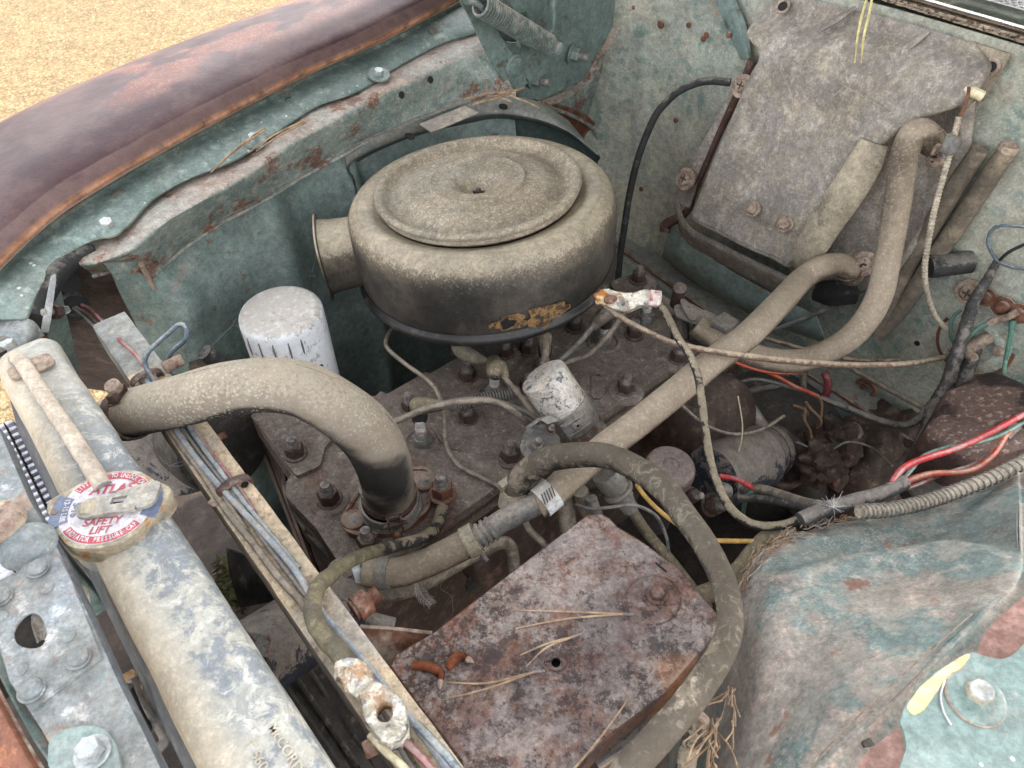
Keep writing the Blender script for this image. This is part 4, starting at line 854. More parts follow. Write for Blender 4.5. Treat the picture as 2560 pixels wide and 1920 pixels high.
# ---- the big radiator hose
hs = thing('radiator_hose', 'thick dust-speckled upper radiator hose bending down to the engine', 'hose', D(670, 962, .46))
hpts = [D(322, 1032, .470), D(346, 1028, .462), D(448, 1003, .434), (560, 975, .418), (671, 962, .412), (753, 973, .416), (820, 1005, .430), (881, 1048, .455), (930, 1100, .490), (958, 1158, .540), (968, 1205, .585), (973, 1240, .622)]
hpts = [V(q) for q in hpts]
mk('rubber', tube(hpts, [.0200, .0205, .0208, .0212, .0216, .0220, .0228, .0240, .0250, .0256, .0256, .0262], 36, 8, fn=lambda u, a: 1 + .012 * math.sin(u * 30) * (a > .5)), M['bighose'], hs)
def band(c, nrm, r, w_, m, parent, th=.0012, name='clamp'):
    return mk(name, lathe(c - nrm.normalized() * w_ / 2, nrm, [(r, 0), (r + th, .0002), (r + th, w_ - .0002), (r, w_), (r - .001, w_), (r - .001, 0)], 36), M[m], parent)
d0 = (hpts[2] - hpts[0]).normalized(); cl = band(D(322, 1036, .470), d0, .0212, .012, 'clamp_r', hs)
mk('clamp_strap', box(D(299, 1006, .449), d0, UP.cross(d0), UP, .020, .012, .006, .001), M['clamp_r'], cl)
mk('clamp_box', box(D(293, 985, .440), d0, UP.cross(d0), UP, .013, .014, .010, .001), M['clamp_r'], cl)
mk('screw_head', lathe(D(289, 972, .434), UP + d0.cross(UP) * .3, [(.0062, 0), (.0062, .006), (.005, .007), (.001, .0072)], 16), M['tab'], cl)
mk('neck', tube([D(270, 1050, .476), D(315, 1036, .471)], .0180, 28), M['rad'], hs)
c1 = D(972, 1228, .622); n1 = (hpts[-1] - hpts[-2]).normalized()
cl = band(D(973, 1236, .620), -UP, .0272, .010, 'clamp_r', hs)
band(D(974, 1256, .632), -UP, .0288, .010, 'steel', hs)
F1 = (CO - c1); F1.z = 0; F1.normalize(); F1 = (F1 + Vector((0, 0, 0))).normalized(); S1_ = F1.cross(UP)
fx = lambda a: (F1 * math.cos(a) + S1_ * math.sin(a))
cc = D(975, 1246, .626) + fx(0) * .0285
for s in (-1, 1): mk('clamp_ear', box(cc + S1_ * .0065 * s + F1 * .003, F1, S1_, UP, .008, .0012, .020, .0003), M['clamp_r'], cl)
mk('clamp_strap', box(cc + F1 * .0015 + UP * .008, F1, S1_, UP, .002, .016, .004, .0004), M['clamp_r'], cl)
mk('clamp_bolt', tube([cc + S1_ * .012 + F1 * .004, cc - S1_ * .012 + F1 * .004], .0022, 10), M['clamp_r'], cl)
mk('clamp_nut', lathe(cc + F1 * .006 - UP * .014, F1, [(.0052, 0), (.0052, .005), (.0045, .0055)], 6), M['nut_rust'], cl)

# ---- air cleaner
AN = Vector((math.tan(-.085), math.tan(.058), 1)).normalized(); AC = K(1194, 458, .853)
ac = thing('air_cleaner', 'big round dusty black air cleaner with an ochre stain low on its side', 'air filter housing', AC - AN * .13)
def den(i, a): return 1
bowl = smooth_prof([(.030, -.150), (.075, -.142), (.125, -.128), (.150, -.119), (.1575, -.1125)], 3) + [(.1600, -.1105), (.1608, -.1070), (.1590, -.1040), (.1565, -.1015), (.1555, -.0995)]
body = [(.1550, -.0990)] + smooth_prof([(.1562, -.095), (.1582, -.072), (.1595, -.052), (.1592, -.038), (.1568, -.0250), (.1525, -.0160), (.1470, -.0102), (.1430, -.0082)], 4) + [(.1428, -.0085), (.1418, -.0075)] + smooth_prof([(.1418, -.0075), (.1320, -.0080), (.1250, -.0105), (.1215, -.0125), (.1100, -.0180), (.09, -.04), (.03, -.06)], 3)[1:]
mk('bowl', lathe(AC, AN, bowl, 96, Vector((1, 0, 0))), M['bowl'], ac, 50)
mk('body', lathe(AC, AN, body, 96, Vector((1, 0, 0)), fn=lambda i, a: 1 + .0022 * math.sin(a * math.tau * 3 + i * .1)), M['aclean_b'], ac, 50)
lid = [(.110, -.016), (.1150, -.0145), (.1165, -.0120), (.1150, -.0080), (.1185, -.0060), (.1200, -.0045), (.1202, -.0015)] + smooth_prof([(.1200, -.0020), (.1188, .0004), (.1150, .0010), (.1110, -.0010), (.1070, -.0060), (.1020, -.0088), (.0960, -.0080), (.0880, -.0035), (.0780, .0010), (.0640, .0016), (.0565, .0022)], 3)[1:] + \
    smooth_prof([(.0565, .0022), (.0552, .0052), (.0530, .0050), (.0490, .0036), (.0380, .0026), (.0290, .0002), (.0200, -.0075), (.0120, -.0145), (.0060, -.0170), (.0001, -.0172)], 3)[1:]
mk('lid', lathe(AC + AN * .002, AN, lid, 96, Vector((1, 0, 0)), fn=lambda i, a: 1 + .0015 * math.sin(a * math.tau * 2 + .5)), M['aclean_t'], ac, 50)
mk('wing_nut', join(lathe(AC - AN * .0160, AN, [(.0045, 0), (.0045, .0035), (.003, .0042), (.003, .009), (.0024, .0098)], 16), box(AC - AN * .0110, Vector((1, 0, 0)), Vector((0, 1, 0)), AN, .014, .0025, .0035, .0006)), M['oily'], ac)
Cb = AC - AN * .058; sp = K(812, 640, .872); sdir = (sp - Cb); sdir -= AN * sdir.dot(AN); sdir.normalize()
sn_end = Cb + sdir * ((sp - Cb).dot(sdir)) - AN * .0
sy = AN.cross(sdir)
def horn(u, a): return 1
def oval(c, hw, hh, n=28):
    return [c + sy * (abs(math.cos(q)) ** .6 * math.copysign(1, math.cos(q))) * hw + AN * (abs(math.sin(q)) ** .6 * math.copysign(1, math.sin(q))) * hh for q in [math.tau * i / n for i in range(n + 1)]]
def loft(rings, thick=.0015):
    vs, fs = [], []; m = len(rings[0])
    for r_ in rings: vs += r_
    for i in range(len(rings) - 1):
        for j in range(m - 1): fs.append((i * m + j, i * m + j + 1, (i + 1) * m + j + 1, (i + 1) * m + j))
    return vs, fs, [(j / (m - 1), i / (len(rings) - 1)) for i in range(len(rings)) for j in range(m)]
e = sn_end
mk('snout', loft([oval(Cb + sdir * .140, .040, .034), oval(e - sdir * .030, .038, .036), oval(e - sdir * .012, .038, .0375), oval(e, .040, .0395), oval(e + sdir * .001, .047, .0455), oval(e + sdir * .003, .047, .0455), oval(e + sdir * .003, .0385, .0375), oval(e - sdir * .03, .036, .035)]), M['aclean_b'], ac)
# ochre label remains and the mark beside it, raised flakes on the side
def on_side(ang, h, rr_=.1596): 
    x, y, z = axes(AN, Vector((1, 0, 0))); return AC + (x * math.cos(ang) + y * math.sin(ang)) * rr_ + z * h
def side_patch(pts, off=.0006):
    out = []
    return out
from math import atan2
def side_xy(px, py):   # where a sight line meets the body's side
    v = ray(px, py).normalized(); k = .7
    x, y, z = axes(AN, Vector((1, 0, 0)))
    for i in range(4000):
        p = CO + v * k; q = p - AC; h = q.dot(z); r_ = math.hypot(q.dot(x), q.dot(y))
        if r_ < .1598 and h < -.02: return math.atan2(q.dot(y), q.dot(x)), h
        k += .0003
def patch(px, py, w, hgt, n=22, seed=1, r0=.1600):
    a, h = side_xy(px, py); rr_ = random.Random(seed); ph = [rr_.uniform(0, 6.28) for _ in range(5)]
    vs, fs = [on_side(a, h, r0 + .0006)], []
    for i in range(n):
        q = math.tau * i / n; k = 1 + .16 * math.sin(3 * q + ph[0]) + .12 * math.sin(5 * q + ph[1]) + .08 * math.sin(8 * q + ph[2])
        vs.append(on_side(a + w * k * math.cos(q) / .16, h + hgt * k * math.sin(q), r0 + .0003))
    for i in range(n): fs.append((0, 1 + i, 1 + (i + 1) % n))
    return vs, fs, None
mk('label_remains', patch(1368, 786, .026, .014, seed=3), M['acrust'], ac)
mk('label_remains', patch(1275, 806, .020, .010, seed=5), M['acrust'], ac)
mk('label_scab', patch(1269, 808, .0080, .0065, seed=8, r0=.1606), M['black'], ac)

# carburettor below it
cb = thing('carburettor', 'brown carburettor flange and throat half hidden under the air cleaner', 'carburettor', hp(1215, 880))
cc0 = AC - AN * .14
mk('throat', lathe(D(1215, 800, .66), UP, [(.040, 0), (.040, .012), (.030, .016), (.028, .06), (.034, .085)], 28), M['oily'], cb)
mk('gasket', lathe(D(1188, 873, .640), UP + RV * .2, [(.03, 0), (.031, .004), (.026, .008), (.012, .009)], 26), M['cream'], cb)
mk('flange', plate(rounded([D(1150, 868, .645), D(1190, 925, .645), D(1270, 935, .645), D(1310, 880, .645), D(1240, 845, .645)], .3), (), .014, UP), M['head'], cb)
mk('body', hull([D(1170, 866, .63), D(1228, 900, .63), D(1262, 860, .61), D(1200, 845, .60), D(1180, 880, .655), D(1240, 908, .655)], .003), M['oily'], cb)
head_bolt(hp(1263, 905, .014), cb, .95, ex=1.25); head_bolt(D(1140, 882, .652), cb, .6)

# ---- white oil filter
OF = K(699, 772, .838)
of = thing('oil_filter', 'tall white spin-on oil filter can with a dusty top', 'oil filter', OF - UP * .2)
mk('can', lathe(OF, -UP, [(.0001, 0)] + smooth_prof([(.001, 0), (.036, .0), (.0425, .0012), (.0460, .0045), (.0474, .0100), (.0476, .02)], 3) + [(.0476, .19), (.046, .20)], 64), M['white'], of)
for i, a in enumerate((-2.62, -2.28, -1.92, -1.58, -1.22, -.92)):
    x = Vector((math.cos(a), math.sin(a), 0)); pr = []
    h = [.020, .026, .028, .024, .030, .022][i]; wd = .0009
    mk('run_mark', tube([OF + x * .0474 - UP * .012, OF + x * .0478 - UP * (.012 + h * .4), OF + x * .0478 - UP * (.012 + h)], [.0006, .0011, .0007], 6, flat=1), M['steel'], of)
a = -.62; x = Vector((math.cos(a), math.sin(a), 0)); 
mk('print_mark', text_on('8', OF + x * .0478 - UP * .070, UP.cross(x), UP, .020, .0001, .0003), M['black'], of)

# ---- ignition coil on its bracket
ic = thing('ignition_coil', 'blotched silver ignition coil clamped in a grey bracket above the head', 'ignition coil', D(1380, 1120, .64))
ca, cbp = K(1358, 940, .752), K(1478, 1112, .792); cd = (cbp - ca).normalized()
mk('can', lathe(ca, cd, [(.0001, -.001), (.0235, -.001), (.0250, .0), (.0254, .0015), (.0254, .052)], 40), M['coil'], ic)
ln = (cbp - ca).length
mk('can_end', lathe(ca + cd * .05, cd, [(.0250, 0), (.0250, ln - .055), (.0230, ln - .048), (.010, ln - .046), (.0001, ln - .046)], 40), M['coil2'], ic)
bc = ca + cd * .058
mk('bracket_band', lathe(ca + cd * .040, cd, [(.0255, 0), (.0268, .0004), (.0268, .0275), (.0255, .028)], 40), M['steel'], ic)
vw = (CO - bc); vw -= cd * vw.dot(cd); vw.normalize(); side = vw.cross(cd)
bm_ = ca + cd * .054 + vw * .0266
mk('clamp_plate', box(bm_ - side * .0 , cd, side, vw, .020, .030, .0014, .0004), M['steel'], ic)
for s in (-1, 1): mk('slot_rib', box(bm_ + cd * .0065 * s + side * .0 + vw * .001, cd, side, vw, .0022, .026, .0022, .0006), M['steel'], ic)
mk('clamp_boss', box(bm_ - side * -.006 * 0 + vw * .0016, cd, side, vw, .0095, .011, .0022, .0005), M['steel'], ic)
mk('screw_hole', lathe(bm_ + vw * .0028, vw, [(.0016, 0), (.0014, .0003), (.0001, .0003)], 12), M['black'], ic)
# bracket foot towards the mounting bolts
ft = [K(1318, 1068, .745), K(1362, 1060, .742), K(1400, 1092, .745), K(1398, 1128, .752), K(1352, 1146, .757), K(1316, 1142, .757), K(1300, 1118, .757), K(1306, 1092, .752)]
mk('bracket_foot', plate(rounded(ft, .2, 3), (), .0022, (CO - ft[0]) * .6 + UP * .8), M['steel'], ic)
mk('bracket_web', sheet([[K(1316, 1072, .744), K(1330, 1066, .742), K(1352, 1052, .738), K(1372, 1060, .735)], [K(1345, 1050, .750), K(1362, 1045, .742), K(1376, 1042, .736), K(1398, 1052, .73)]], 4, 4, .002), M['steel'], ic)
o = head_bolt(K(1337, 1118, .752), ic, .70, (UP * .85 - TV * .3), 'steel', 'stud'); inst('washer', ('washer', 'steel'), K(1337, 1120, .754), (UP * .85 - TV * .3), 1.15, 0, o)
head_bolt(K(1375, 1075, .742), ic, .40, (UP * .85 - TV * .3), 'nut', 'stud')

# ---- block below the head
bk = thing('engine_block', 'oily brown engine block side below the cylinder head', 'engine block', L(.4, .35, .9))
ne = [(735, 1262), (790, 1330), (855, 1420), (900, 1445), (1000, 1390), (1100, 1322), (1300, 1182), (1440, 1086), (1585, 990), (1775, 860)]
npnt = [D(x, y, HD + .034) for x, y in ne]
mk('side', sheet([[p for p in npnt], [p - UP * .05 - RV * 0 for p in npnt], [p - UP * .14 + TV * -.01 for p in npnt], [p - UP * .32 for p in npnt]], 5, 6, .004, disp=lambda u, v: .004 * math.sin(u * 40) * (v > .2) + .003 * fbm(Vector((u * 12, v * 8, 3)), 1)), M['block'], bk)
fe = [(627, 1039), (700, 1145), (716, 1210), (735, 1262)]
mk('front', sheet([[D(x, y, HD + .034) for x, y in fe], [D(x, y, HD + .034) - UP * .14 for x, y in fe], [D(x, y, HD + .034) - UP * .32 for x, y in fe]], 5, 6, .004), M['block'], bk)
mk('far_side', sheet([[hp(x, y, -.034) for x, y in ((627, 1039), (940, 990), (1250, 850), (1640, 720))], [hp(x, y, -.3) for x, y in ((627, 1039), (940, 990), (1250, 850), (1640, 720))]], 5, 5, .004), M['block'], bk)
mk('back', sheet([[hp(x, y, -.034) for x, y in ((1640, 720), (1780, 855))], [hp(x, y, -.3) for x, y in ((1640, 720), (1780, 855))]], 5, 5, .004), M['block'], bk)
mk('core_plug', lathe(D(1200, 1440, .76), -TV, [(.022, 0), (.022, .003), (.018, .001), (.0001, .001)], 24), M['oily'], bk)
mk('boss', lathe(D(1232, 1410, .74), -TV + UP * .3, smooth_prof([(.030, -.02), (.026, .004), (.016, .008), (.001, .008)], 3), 24), M['block'], bk)
wire('fuel_pipe', 'pale curved pipe running down along the front of the cylinder head', 'pipe', [D(672, 1130, .74), D(690, 1118, .70), D(712, 1150, .705), D(716, 1210, .71), D(726, 1250, .715), D(773, 1326, .725), D(830, 1385, .74), D(870, 1420, .76)], .0052, 'wire_g')

# ---- oil filler cap on the near side of the engine
oc = thing('oil_filler_cap', 'round pinkish-dusty oil filler cap with stamped lettering', 'filler cap', D(1680, 1164, .62))
OC = K(1678, 1160, .872); on = Vector((.06, -.02, 1)).normalized()
mk('cap', lathe(OC, on, smooth_prof([(.0300, -.030), (.0305, -.012), (.0300, -.006), (.0275, -.0012), (.0220, .0002), (.0110, .0)], 4) + [(.0098, .0), (.0092, -.0012), (.0082, -.0006), (.0030, -.0002), (.0026, -.0012), (.0001, -.0013)], 56), M['capd'], oc, 30)
mk('neck', lathe(OC, -on, [(.024, .02), (.024, .12)], 28), M['oily'], oc)
xx, yy, zz = axes(on, Vector((math.cos(.6), -math.sin(.6) * .5, 0)))
mk('stamped_word', text_arc('OIL', OC + on * .0004, xx, yy, .0165, 2.3, 1.5, .0062, .0003), M['capd'], oc)
mk('stamped_word', text_arc('OIL', OC + on * .0004, xx, yy, .0165, -1.9, -1.1, .0062, .0003, inward=True), M['capd'], oc)
# ================================================================== RADIATOR END
ra = thing('radiator', 'long cream-dusted radiator tank with stamped lettering, running across the near left', 'radiator', D(400, 1400, .6))
lt_ = [(-8, 925), (65, 1088), (146, 1247), (199, 1365), (285, 1540), (346, 1656), (435, 1815), (500, 1940), (560, 2050)]
rt_ = [(150, 880), (208, 930), (262, 999), (345, 1130), (431, 1275), (540, 1435), (690, 1680), (850, 1935), (930, 2060)]
# match the long sides so that each row lies across the tank
def samp(pl, n):
    ps = [D(x, y, .440) for x, y in pl]; return [cr(ps, i / (n - 1) * (len(ps) - 1)) for i in range(n)]
LA = D(2, 950, .440); LB = D(500, 1940, .440); RA = D(168, 892, .440); RB = D(850, 1935, .440)
tl = []
A_, B_ = L(0, 0, 0), 0
def along(p, q, t): 
    k = (t - p.dot(TV)) / (q - p).dot(TV); return p + (q - p) * k
ts = [.606, .600, .580, .53, .46, .40, .34, .28, .22, .16, .10]
rows = []
for j, (f, dz) in enumerate([(0, .05), (0, .014), (.012, .000), (.07, -.013), (.20, -.0205), (.42, -.0225), (.64, -.0225), (.84, -.0215), (.955, -.0155), (.992, -.003), (1, .016), (1, .06)]):
    r_ = []
    for i, t in enumerate(ts):
        a, b = along(LA, LB, t), along(RA, RB, t); q = [.45, .12, .0, 0, 0, 0, 0, 0, 0, 0, 0][i]
        ff_ = .5 + (f - .5) * (1 - .10 * q)
        r_.append(a.lerp(b, ff_) - UP * (dz + q * .006))
    rows.append(r_)
def rdisp(u, v):
    return .0035 * math.exp(-((u - .20) / .05) ** 2) * math.sin(v * 6 - 1) + .0009 * fbm(Vector((u * 9, v * 3, 3)), 1) + .003 * math.exp(-((u - .13) / .02) ** 2 - ((v - .65) / .12) ** 2)
mk('tank', sheet(rows, 10, 4, .001, disp=rdisp), M['rad'], ra, 60)
mk('end_cap', sheet([[r_[0] for r_ in rows[1:-1]], [r_[0] - UP * .05 + TV * .004 for r_ in rows[1:-1]]], 3, 3, .001), M['rad'], ra)
# core and side below
c0, c1_ = along(LA, LB, .60), along(LA, LB, .08); e0_, e1_ = along(RA, RB, .60), along(RA, RB, .08)
mk('side_strap', sheet([[c0 - UP * .006 + RV * .003, c1_ - UP * .006 + RV * .003], [c0 - UP * .055 - RV * .010, c1_ - UP * .055 - RV * .010], [c0 - UP * .30 - RV * .006, c1_ - UP * .30 - RV * .006]], 6, 4, .002, lin_v=True), M['radside'], ra)
mk('core', box((c0 + c1_ + e0_ + e1_) / 4 - UP * .24, RV, TV, UP, .055, .50, .36), M['radside'], ra)
# overflow tube on the tank and its tab
up_ = [D(44, 893, .440), D(40, 896, .418), D(56, 908, .408), D(90, 960, .408), D(130, 1020, .409), D(170, 1078, .410), D(215, 1148, .410), D(250, 1205, .409), D(262, 1222, .409)]
mk('overflow_tube', tube(up_, [.0058, .0058, .0058, .0060, .0062, .0062, .0062, .0062, .0062], 18), M['radtube'], ra)
tb = rounded([D(14, 922, .4140), D(118, 879, .4125), D(138, 900, .4125), D(130, 915, .4125), D(34, 950, .4140), D(24, 945, .4140)], .3, 3)
mk('tube_tab', plate(tb, (), .0018), M['tab'], ra)
# stamped letters, raised on the tank near the camera
tx = (D(600, 1560, .412) - D(690, 1700, .412)).normalized(); ty = UP.cross(tx); 
if ty.dot(Vector((1, 0, 0))) > 0: pass
for s, px_, py_, sz in (('McCORD', 712, 1868, .0076), ('T 560', 640, 1888, .0076)):
    c = D(px_, py_, .4164); q = TV * -1; z_ = UP
    X2 = -TV; Y2 = UP.cross(X2)
    mk('stamped_lettering', text_on(s, c - UP * .0010, X2, Y2, sz, .0006, .0001), M['rad'], ra)

# ---- radiator cap with its printed label
cp = thing('pressure_cap', 'radiator pressure cap with a red, white and blue printed label and lift lever', 'radiator cap', K(270, 1276, .50) - UP * .01)
CC = K(268, 1268, .488); cn = Vector((.05, .02, 1)).normalized()
cx = (D(350, 1262, .41) - D(190, 1284, .41)); cx -= cn * cx.dot(cn); cx.normalize(); cy = cn.cross(cx)
mk('neck', lathe(CC - cn * .004, -cn, [(.023, 0), (.023, .012), (.026, .02), (.030, .028)], 36), M['rad'], cp)
def ear(i, a):
    th = a * math.tau
    e = math.exp(-(((th - math.pi + .25) / .30) ** 2)) + math.exp(-((min(abs(th - .25), abs(th - .25 - math.tau)) / .30) ** 2))
    return 1 + (.24 * e + .018 * math.cos(th * 6))
mk('shell', lathe(CC, cn, [(.0290, -.0165), (.0318, -.0165), (.0324, -.0145), (.0318, -.0080), (.0324, -.0025), (.0316, -.0006), (.0296, .0002), (.0275, -.0002), (.0001, -.0002)], 96, cx, fn=ear), M['capmetal'], cp)
def disc_seg(r0_, r1_, a0, a1, h, n=28):
    vs, fs = [], []
    for i in range(n + 1):
        a = a0 + (a1 - a0) * i / n; u = cx * math.cos(a) + cy * math.sin(a)
        vs += [CC + u * r0_ + cn * h, CC + u * r1_ + cn * h]
    for i in range(n): fs.append((2 * i, 2 * i + 1, 2 * i + 3, 2 * i + 2))
    return vs, fs, None
mk('label_disc', disc_seg(0, .0292, 0, math.tau, .0004, 64), M['label_w'], cp)
mk('label_band', disc_seg(.0232, .0286, math.radians(35), math.radians(145), .0007), M['label_r'], cp)
mk('label_band', disc_seg(.0232, .0286, math.radians(215), math.radians(325), .0007), M['label_r'], cp)
for a0, a1 in ((157, 203), (-23, 23)):
    v_, f_, _ = disc_seg(.0235, .0345, math.radians(a0), math.radians(a1), .0006); mk('label_field', (v_, f_, None), M['label_b'], cp)
W_ = M['label_w']
mk('lettering', text_arc('LIFT LEVER TO UNLOCK CAP', CC + cn * .0009, cx, cy, .0259, math.radians(145), math.radians(35), .0050, .00005, .0001, sq=.60), W_, cp)
mk('lettering', text_arc('RADIATOR PRESSURE CAP', CC + cn * .0009, cx, cy, .0259, math.radians(217), math.radians(323), .0050, .00005, .0001, inward=True, sq=.62), W_, cp)
mk('lettering', text_on('SAFETY', CC + cn * .0008 - cy * .0118 - cx * .001, cx, cy, .0078, .00005, .0001, .25, .9), M['label_r'], cp)
mk('lettering', text_on('LIFT', CC + cn * .0008 - cy * .0185 - cx * .001, cx, cy, .0078, .00005, .0001, .25, .9), M['label_r'], cp)
mk('lettering', text_on('ATLAS', CC + cn * .0008 + cy * .0145, cx, cy, .0098, .00005, .0003, .25, .95), M['label_r'], cp)
mk('lettering', text_on('S-16', CC + cn * .0009 - cx * .0195, -cy, cx, .0068, .00005, .0001, 0, .95), M['label_b'], cp)
mk('lettering', text_on('12-15 LBS.', CC + cn * .0009 - cx * .0258, -cy, cx, .0046, .00005, .0001, 0, .95), W_, cp)
mk('rivet', lathe(CC - cx * .0320 + cn * .0005, cn, [(.0024, 0), (.0022, .0004), (.0001, .0006)], 14), M['rust'], cp)
lv = [(-.016, -.0075), (-.0185, -.002), (-.0165, .004), (-.010, .0062), (.004, .0056), (.006, .0085), (.030, .0125), (.0345, .0095), (.0325, -.0045), (.0290, -.0085), (.0215, -.0085), (.0200, -.0062), (.0205, -.0085), (.0195, -.0098), (.0030, -.0085), (-.004, -.0092), (-.010, -.0098)]
lh = [(.0035, -.0020), (.0135, -.0020), (.0140, .0035), (.0040, .0035)]
LP = lambda x, y, h: CC + cx * x + cy * y + cn * h
mk('lift_lever', plate([LP(x, y, .0048 + .10 * x) for x, y in rounded([Vector((a, b, 0)) for a, b in lv], .22, 2) for x, y in [(x, y)]] if False else [LP(p.x, p.y, .0048 + .10 * p.x) for p in rounded([Vector((a, b, 0)) for a, b in lv], .22, 2)], [[LP(x, y, .0048 + .10 * x) for x, y in lh]], .0024), M['lever'], cp)
mk('lever_pivot', box(LP(-.010, -.001, .0025), cx, cy, cn, .010, .011, .004, .0008), M['capmetal'], cp)
mk('lever_slot', box(LP(.0065, .0005, .0007), cx, cy, cn, .006, .0045, .0008), M['black'], cp)

# ---- radiator support panel at the lower left
sp_ = thing('support_panel', 'blue-grey dusty radiator support panel with round bolts and a torn oval hole', 'body panel', D(60, 1600, .42))
def sl(x, y, d=.400): return D(x, y, d)
rim_r = [(-20, 1060), (0, 1080), (36, 1165), (73, 1250), (119, 1325), (150, 1385), (175, 1440), (228, 1554), (293, 1700), (350, 1815), (415, 1950), (460, 2050)]
tl_ = [D(x, y, .400) for x, y in rim_r]
body_o = tl_ + [sl(200, 2050), sl(140, 1890), sl(106, 1827), sl(73, 1776), sl(48, 1740), sl(24, 1705), sl(0, 1625), sl(-40, 1540), sl(-60, 1300), sl(-50, 1120)]
holes_ = [ring(76, 1579, 46, 52, .400, 20, rot=.5, wob=.06), [sl(-40, 1395), sl(-35, 1455), sl(10, 1448), sl(40, 1432), sl(56, 1408), sl(44, 1378), sl(0, 1386)]]
mk('panel', plate(body_o, holes_, .0025, UP), M['support'], sp_)
mk('flange_edge', sheet([[p - UP * .0005 for p in tl_], [p - UP * .004 + RV * .0015 for p in tl_], [p - UP * .016 + RV * .001 for p in tl_]], 4, 3, .002), M['radside'], sp_)
mk('latch_plate', plate([sl(175, 1445, .3965), sl(252, 1640, .3965), sl(165, 1705, .3965), sl(73, 1774, .3965), sl(24, 1700, .3965), sl(4, 1620, .3965), sl(-40, 1520, .3965), sl(-40, 1470, .3965), sl(40, 1440, .3965), sl(70, 1398, .3965), sl(120, 1385, .3965), sl(148, 1392, .3965)],
    [ring(76, 1579, 45, 50, .3965, 24, rot=.5, wob=.06)], .0030, UP), M['support'], sp_)
mk('torn_metal', sheet([[sl(82, 1530, .399), sl(100, 1526, .399), sl(122, 1545, .399)], [sl(78, 1552, .403), sl(98, 1560, .405), sl(118, 1572, .402)], [sl(96, 1606, .402), sl(104, 1600, .404), sl(110, 1600, .400)]], 5, 5, .001), M['steel'], sp_)
mk('hole_lip', tube([p - UP * .001 for p in ring(76, 1579, 46, 51, .3965, 24, rot=.5, wob=.06)] + [ring(76, 1579, 46, 51, .3975, 24, rot=.5, wob=.06)[0]], .0014, 6, raw=True), M['support'], sp_)
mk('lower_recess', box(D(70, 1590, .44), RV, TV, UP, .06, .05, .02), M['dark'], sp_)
for x, y, s in ((94, 1418, 1.0), (195, 1642, 1.02), (79, 1723, 1.05), (2, 1488, 1.0)):
    o = inst('bolt_head', ('rivet', 'support'), sl(x, y, .3925), UP, .85 * s, 0, sp_); inst('washer', ('washer', 'support'), sl(x, y + 3, .3950), UP, .50 * s, 0, o)
for x, y in ((118, 1471), (173, 1592), (53, 1675), (5, 1540), (94, 1345)):
    inst('rivet', ('rivet', 'support'), sl(x, y, .3965), UP, .6, 0, sp_)
mk('blister', lathe(sl(68, 1362, .398), UP, smooth_prof([(.017, -.002), (.014, .004), (.009, .008), (.001, .009)], 3), 24), M['support'], sp_)
bo = rounded([sl(122, 1843, .396), sl(165, 1822, .396), sl(215, 1812, .396), sl(262, 1822, .396), sl(288, 1856, .396), sl(300, 1900, .396), sl(304, 1960, .396), sl(180, 1990, .396), sl(118, 1920, .396)], .3, 3)
mk('fender_tab', plate(bo, (), .003, UP), M['bracket'], sp_)
inst('washer', ('washer', 'zinc'), D(232, 1882, .3955), UP, .66, 0, sp_); o = inst('bolt', ('nut', 'zinc'), D(232, 1882, .3945), UP, .58, .2, sp_)
# round teal bracket at the left border
mk('round_bracket', plate(ring(-12, 1303, 52, 66, .392, 28), (), .003, UP), M['bracket'], sp_)
mk('rubber_bump', lathe(sl(-2, 1310, .391), UP, smooth_prof([(.016, 0), (.014, .006), (.009, .008), (.001, .005)], 3), 20), M['tab'], sp_)
pe = thing('front_fender_edge', 'orange-rusty fender edge with a pale chipped rim in the bottom left corner', 'car fender', D(30, 1850, .42))
mk('skin', sheet([[D(-60, 1600, .408), D(-20, 1680, .408), D(20, 1760, .408), D(75, 1860, .408), D(130, 1950, .408), D(190, 2050, .408)], [D(-80, 1660, .406), D(-50, 1720, .404), D(-10, 1800, .404), D(40, 1890, .404), D(90, 1980, .404), D(150, 2060, .404)], [D(-160, 1800, .43), D(-130, 1850, .43), D(-100, 1920, .43), D(-50, 1990, .43), D(0, 2050, .43), D(50, 2100, .43)]][::-1], 6, 6, .0015), M['orange_rust'], pe)
mk('rim', sheet([[D(-55, 1590, .409), D(-15, 1660, .409), D(28, 1735, .409), D(80, 1835, .409), D(128, 1905, .409), D(200, 2040, .409)], [D(-40, 1560, .412), D(2, 1630, .412), D(48, 1745, .412), D(112, 1846, .412), D(150, 1915, .412), D(220, 2040, .412)]], 6, 4, .0015), M['bracket'], pe)

# ---- grille seen between the panels
gr = thing('grille', 'pale grille bars behind black wire mesh, in the gap left of the radiator', 'grille', D(80, 1250, .55))
for i in range(17):
    a = D(16 + i * 7.6, 1070 + i * 15.5, .500); 
    mk('bar', box(a - UP * .045, (RV + TV * .0).normalized(), TV, UP, .016, .0042, .10, .001), M['grille'], gr)
for i in range(5):
    a = D(-10, 1385 + i * 0, .500) 
    mk('bar', box(D(-18 + i * 15, 1400 + i * 8, .48) - UP * .04, RV, TV, UP, .02, .0055, .09, .001), M['grille'], gr)
mesh = []
for i in range(26): a = D(10 + i * 5.2, 1058 + i * 10.4, .486); mesh.append(tube([a, a - UP * .09], .0006, 4, 1, raw=True))
for j in range(5): mesh.append(tube([D(10, 1058, .492 + j * .018), D(145, 1330, .492 + j * .018)], .0006, 4, 1, raw=True))
for i in range(7): a = D(-10 + i * 11, 1385 + i * 7, .465); mesh.append(tube([a, a - UP * .08], .0006, 4, 1, raw=True))
for j in range(3): mesh.append(tube([D(-20, 1378, .468 + j * .018), D(60, 1450, .468 + j * .018)], .0006, 4, 1, raw=True))
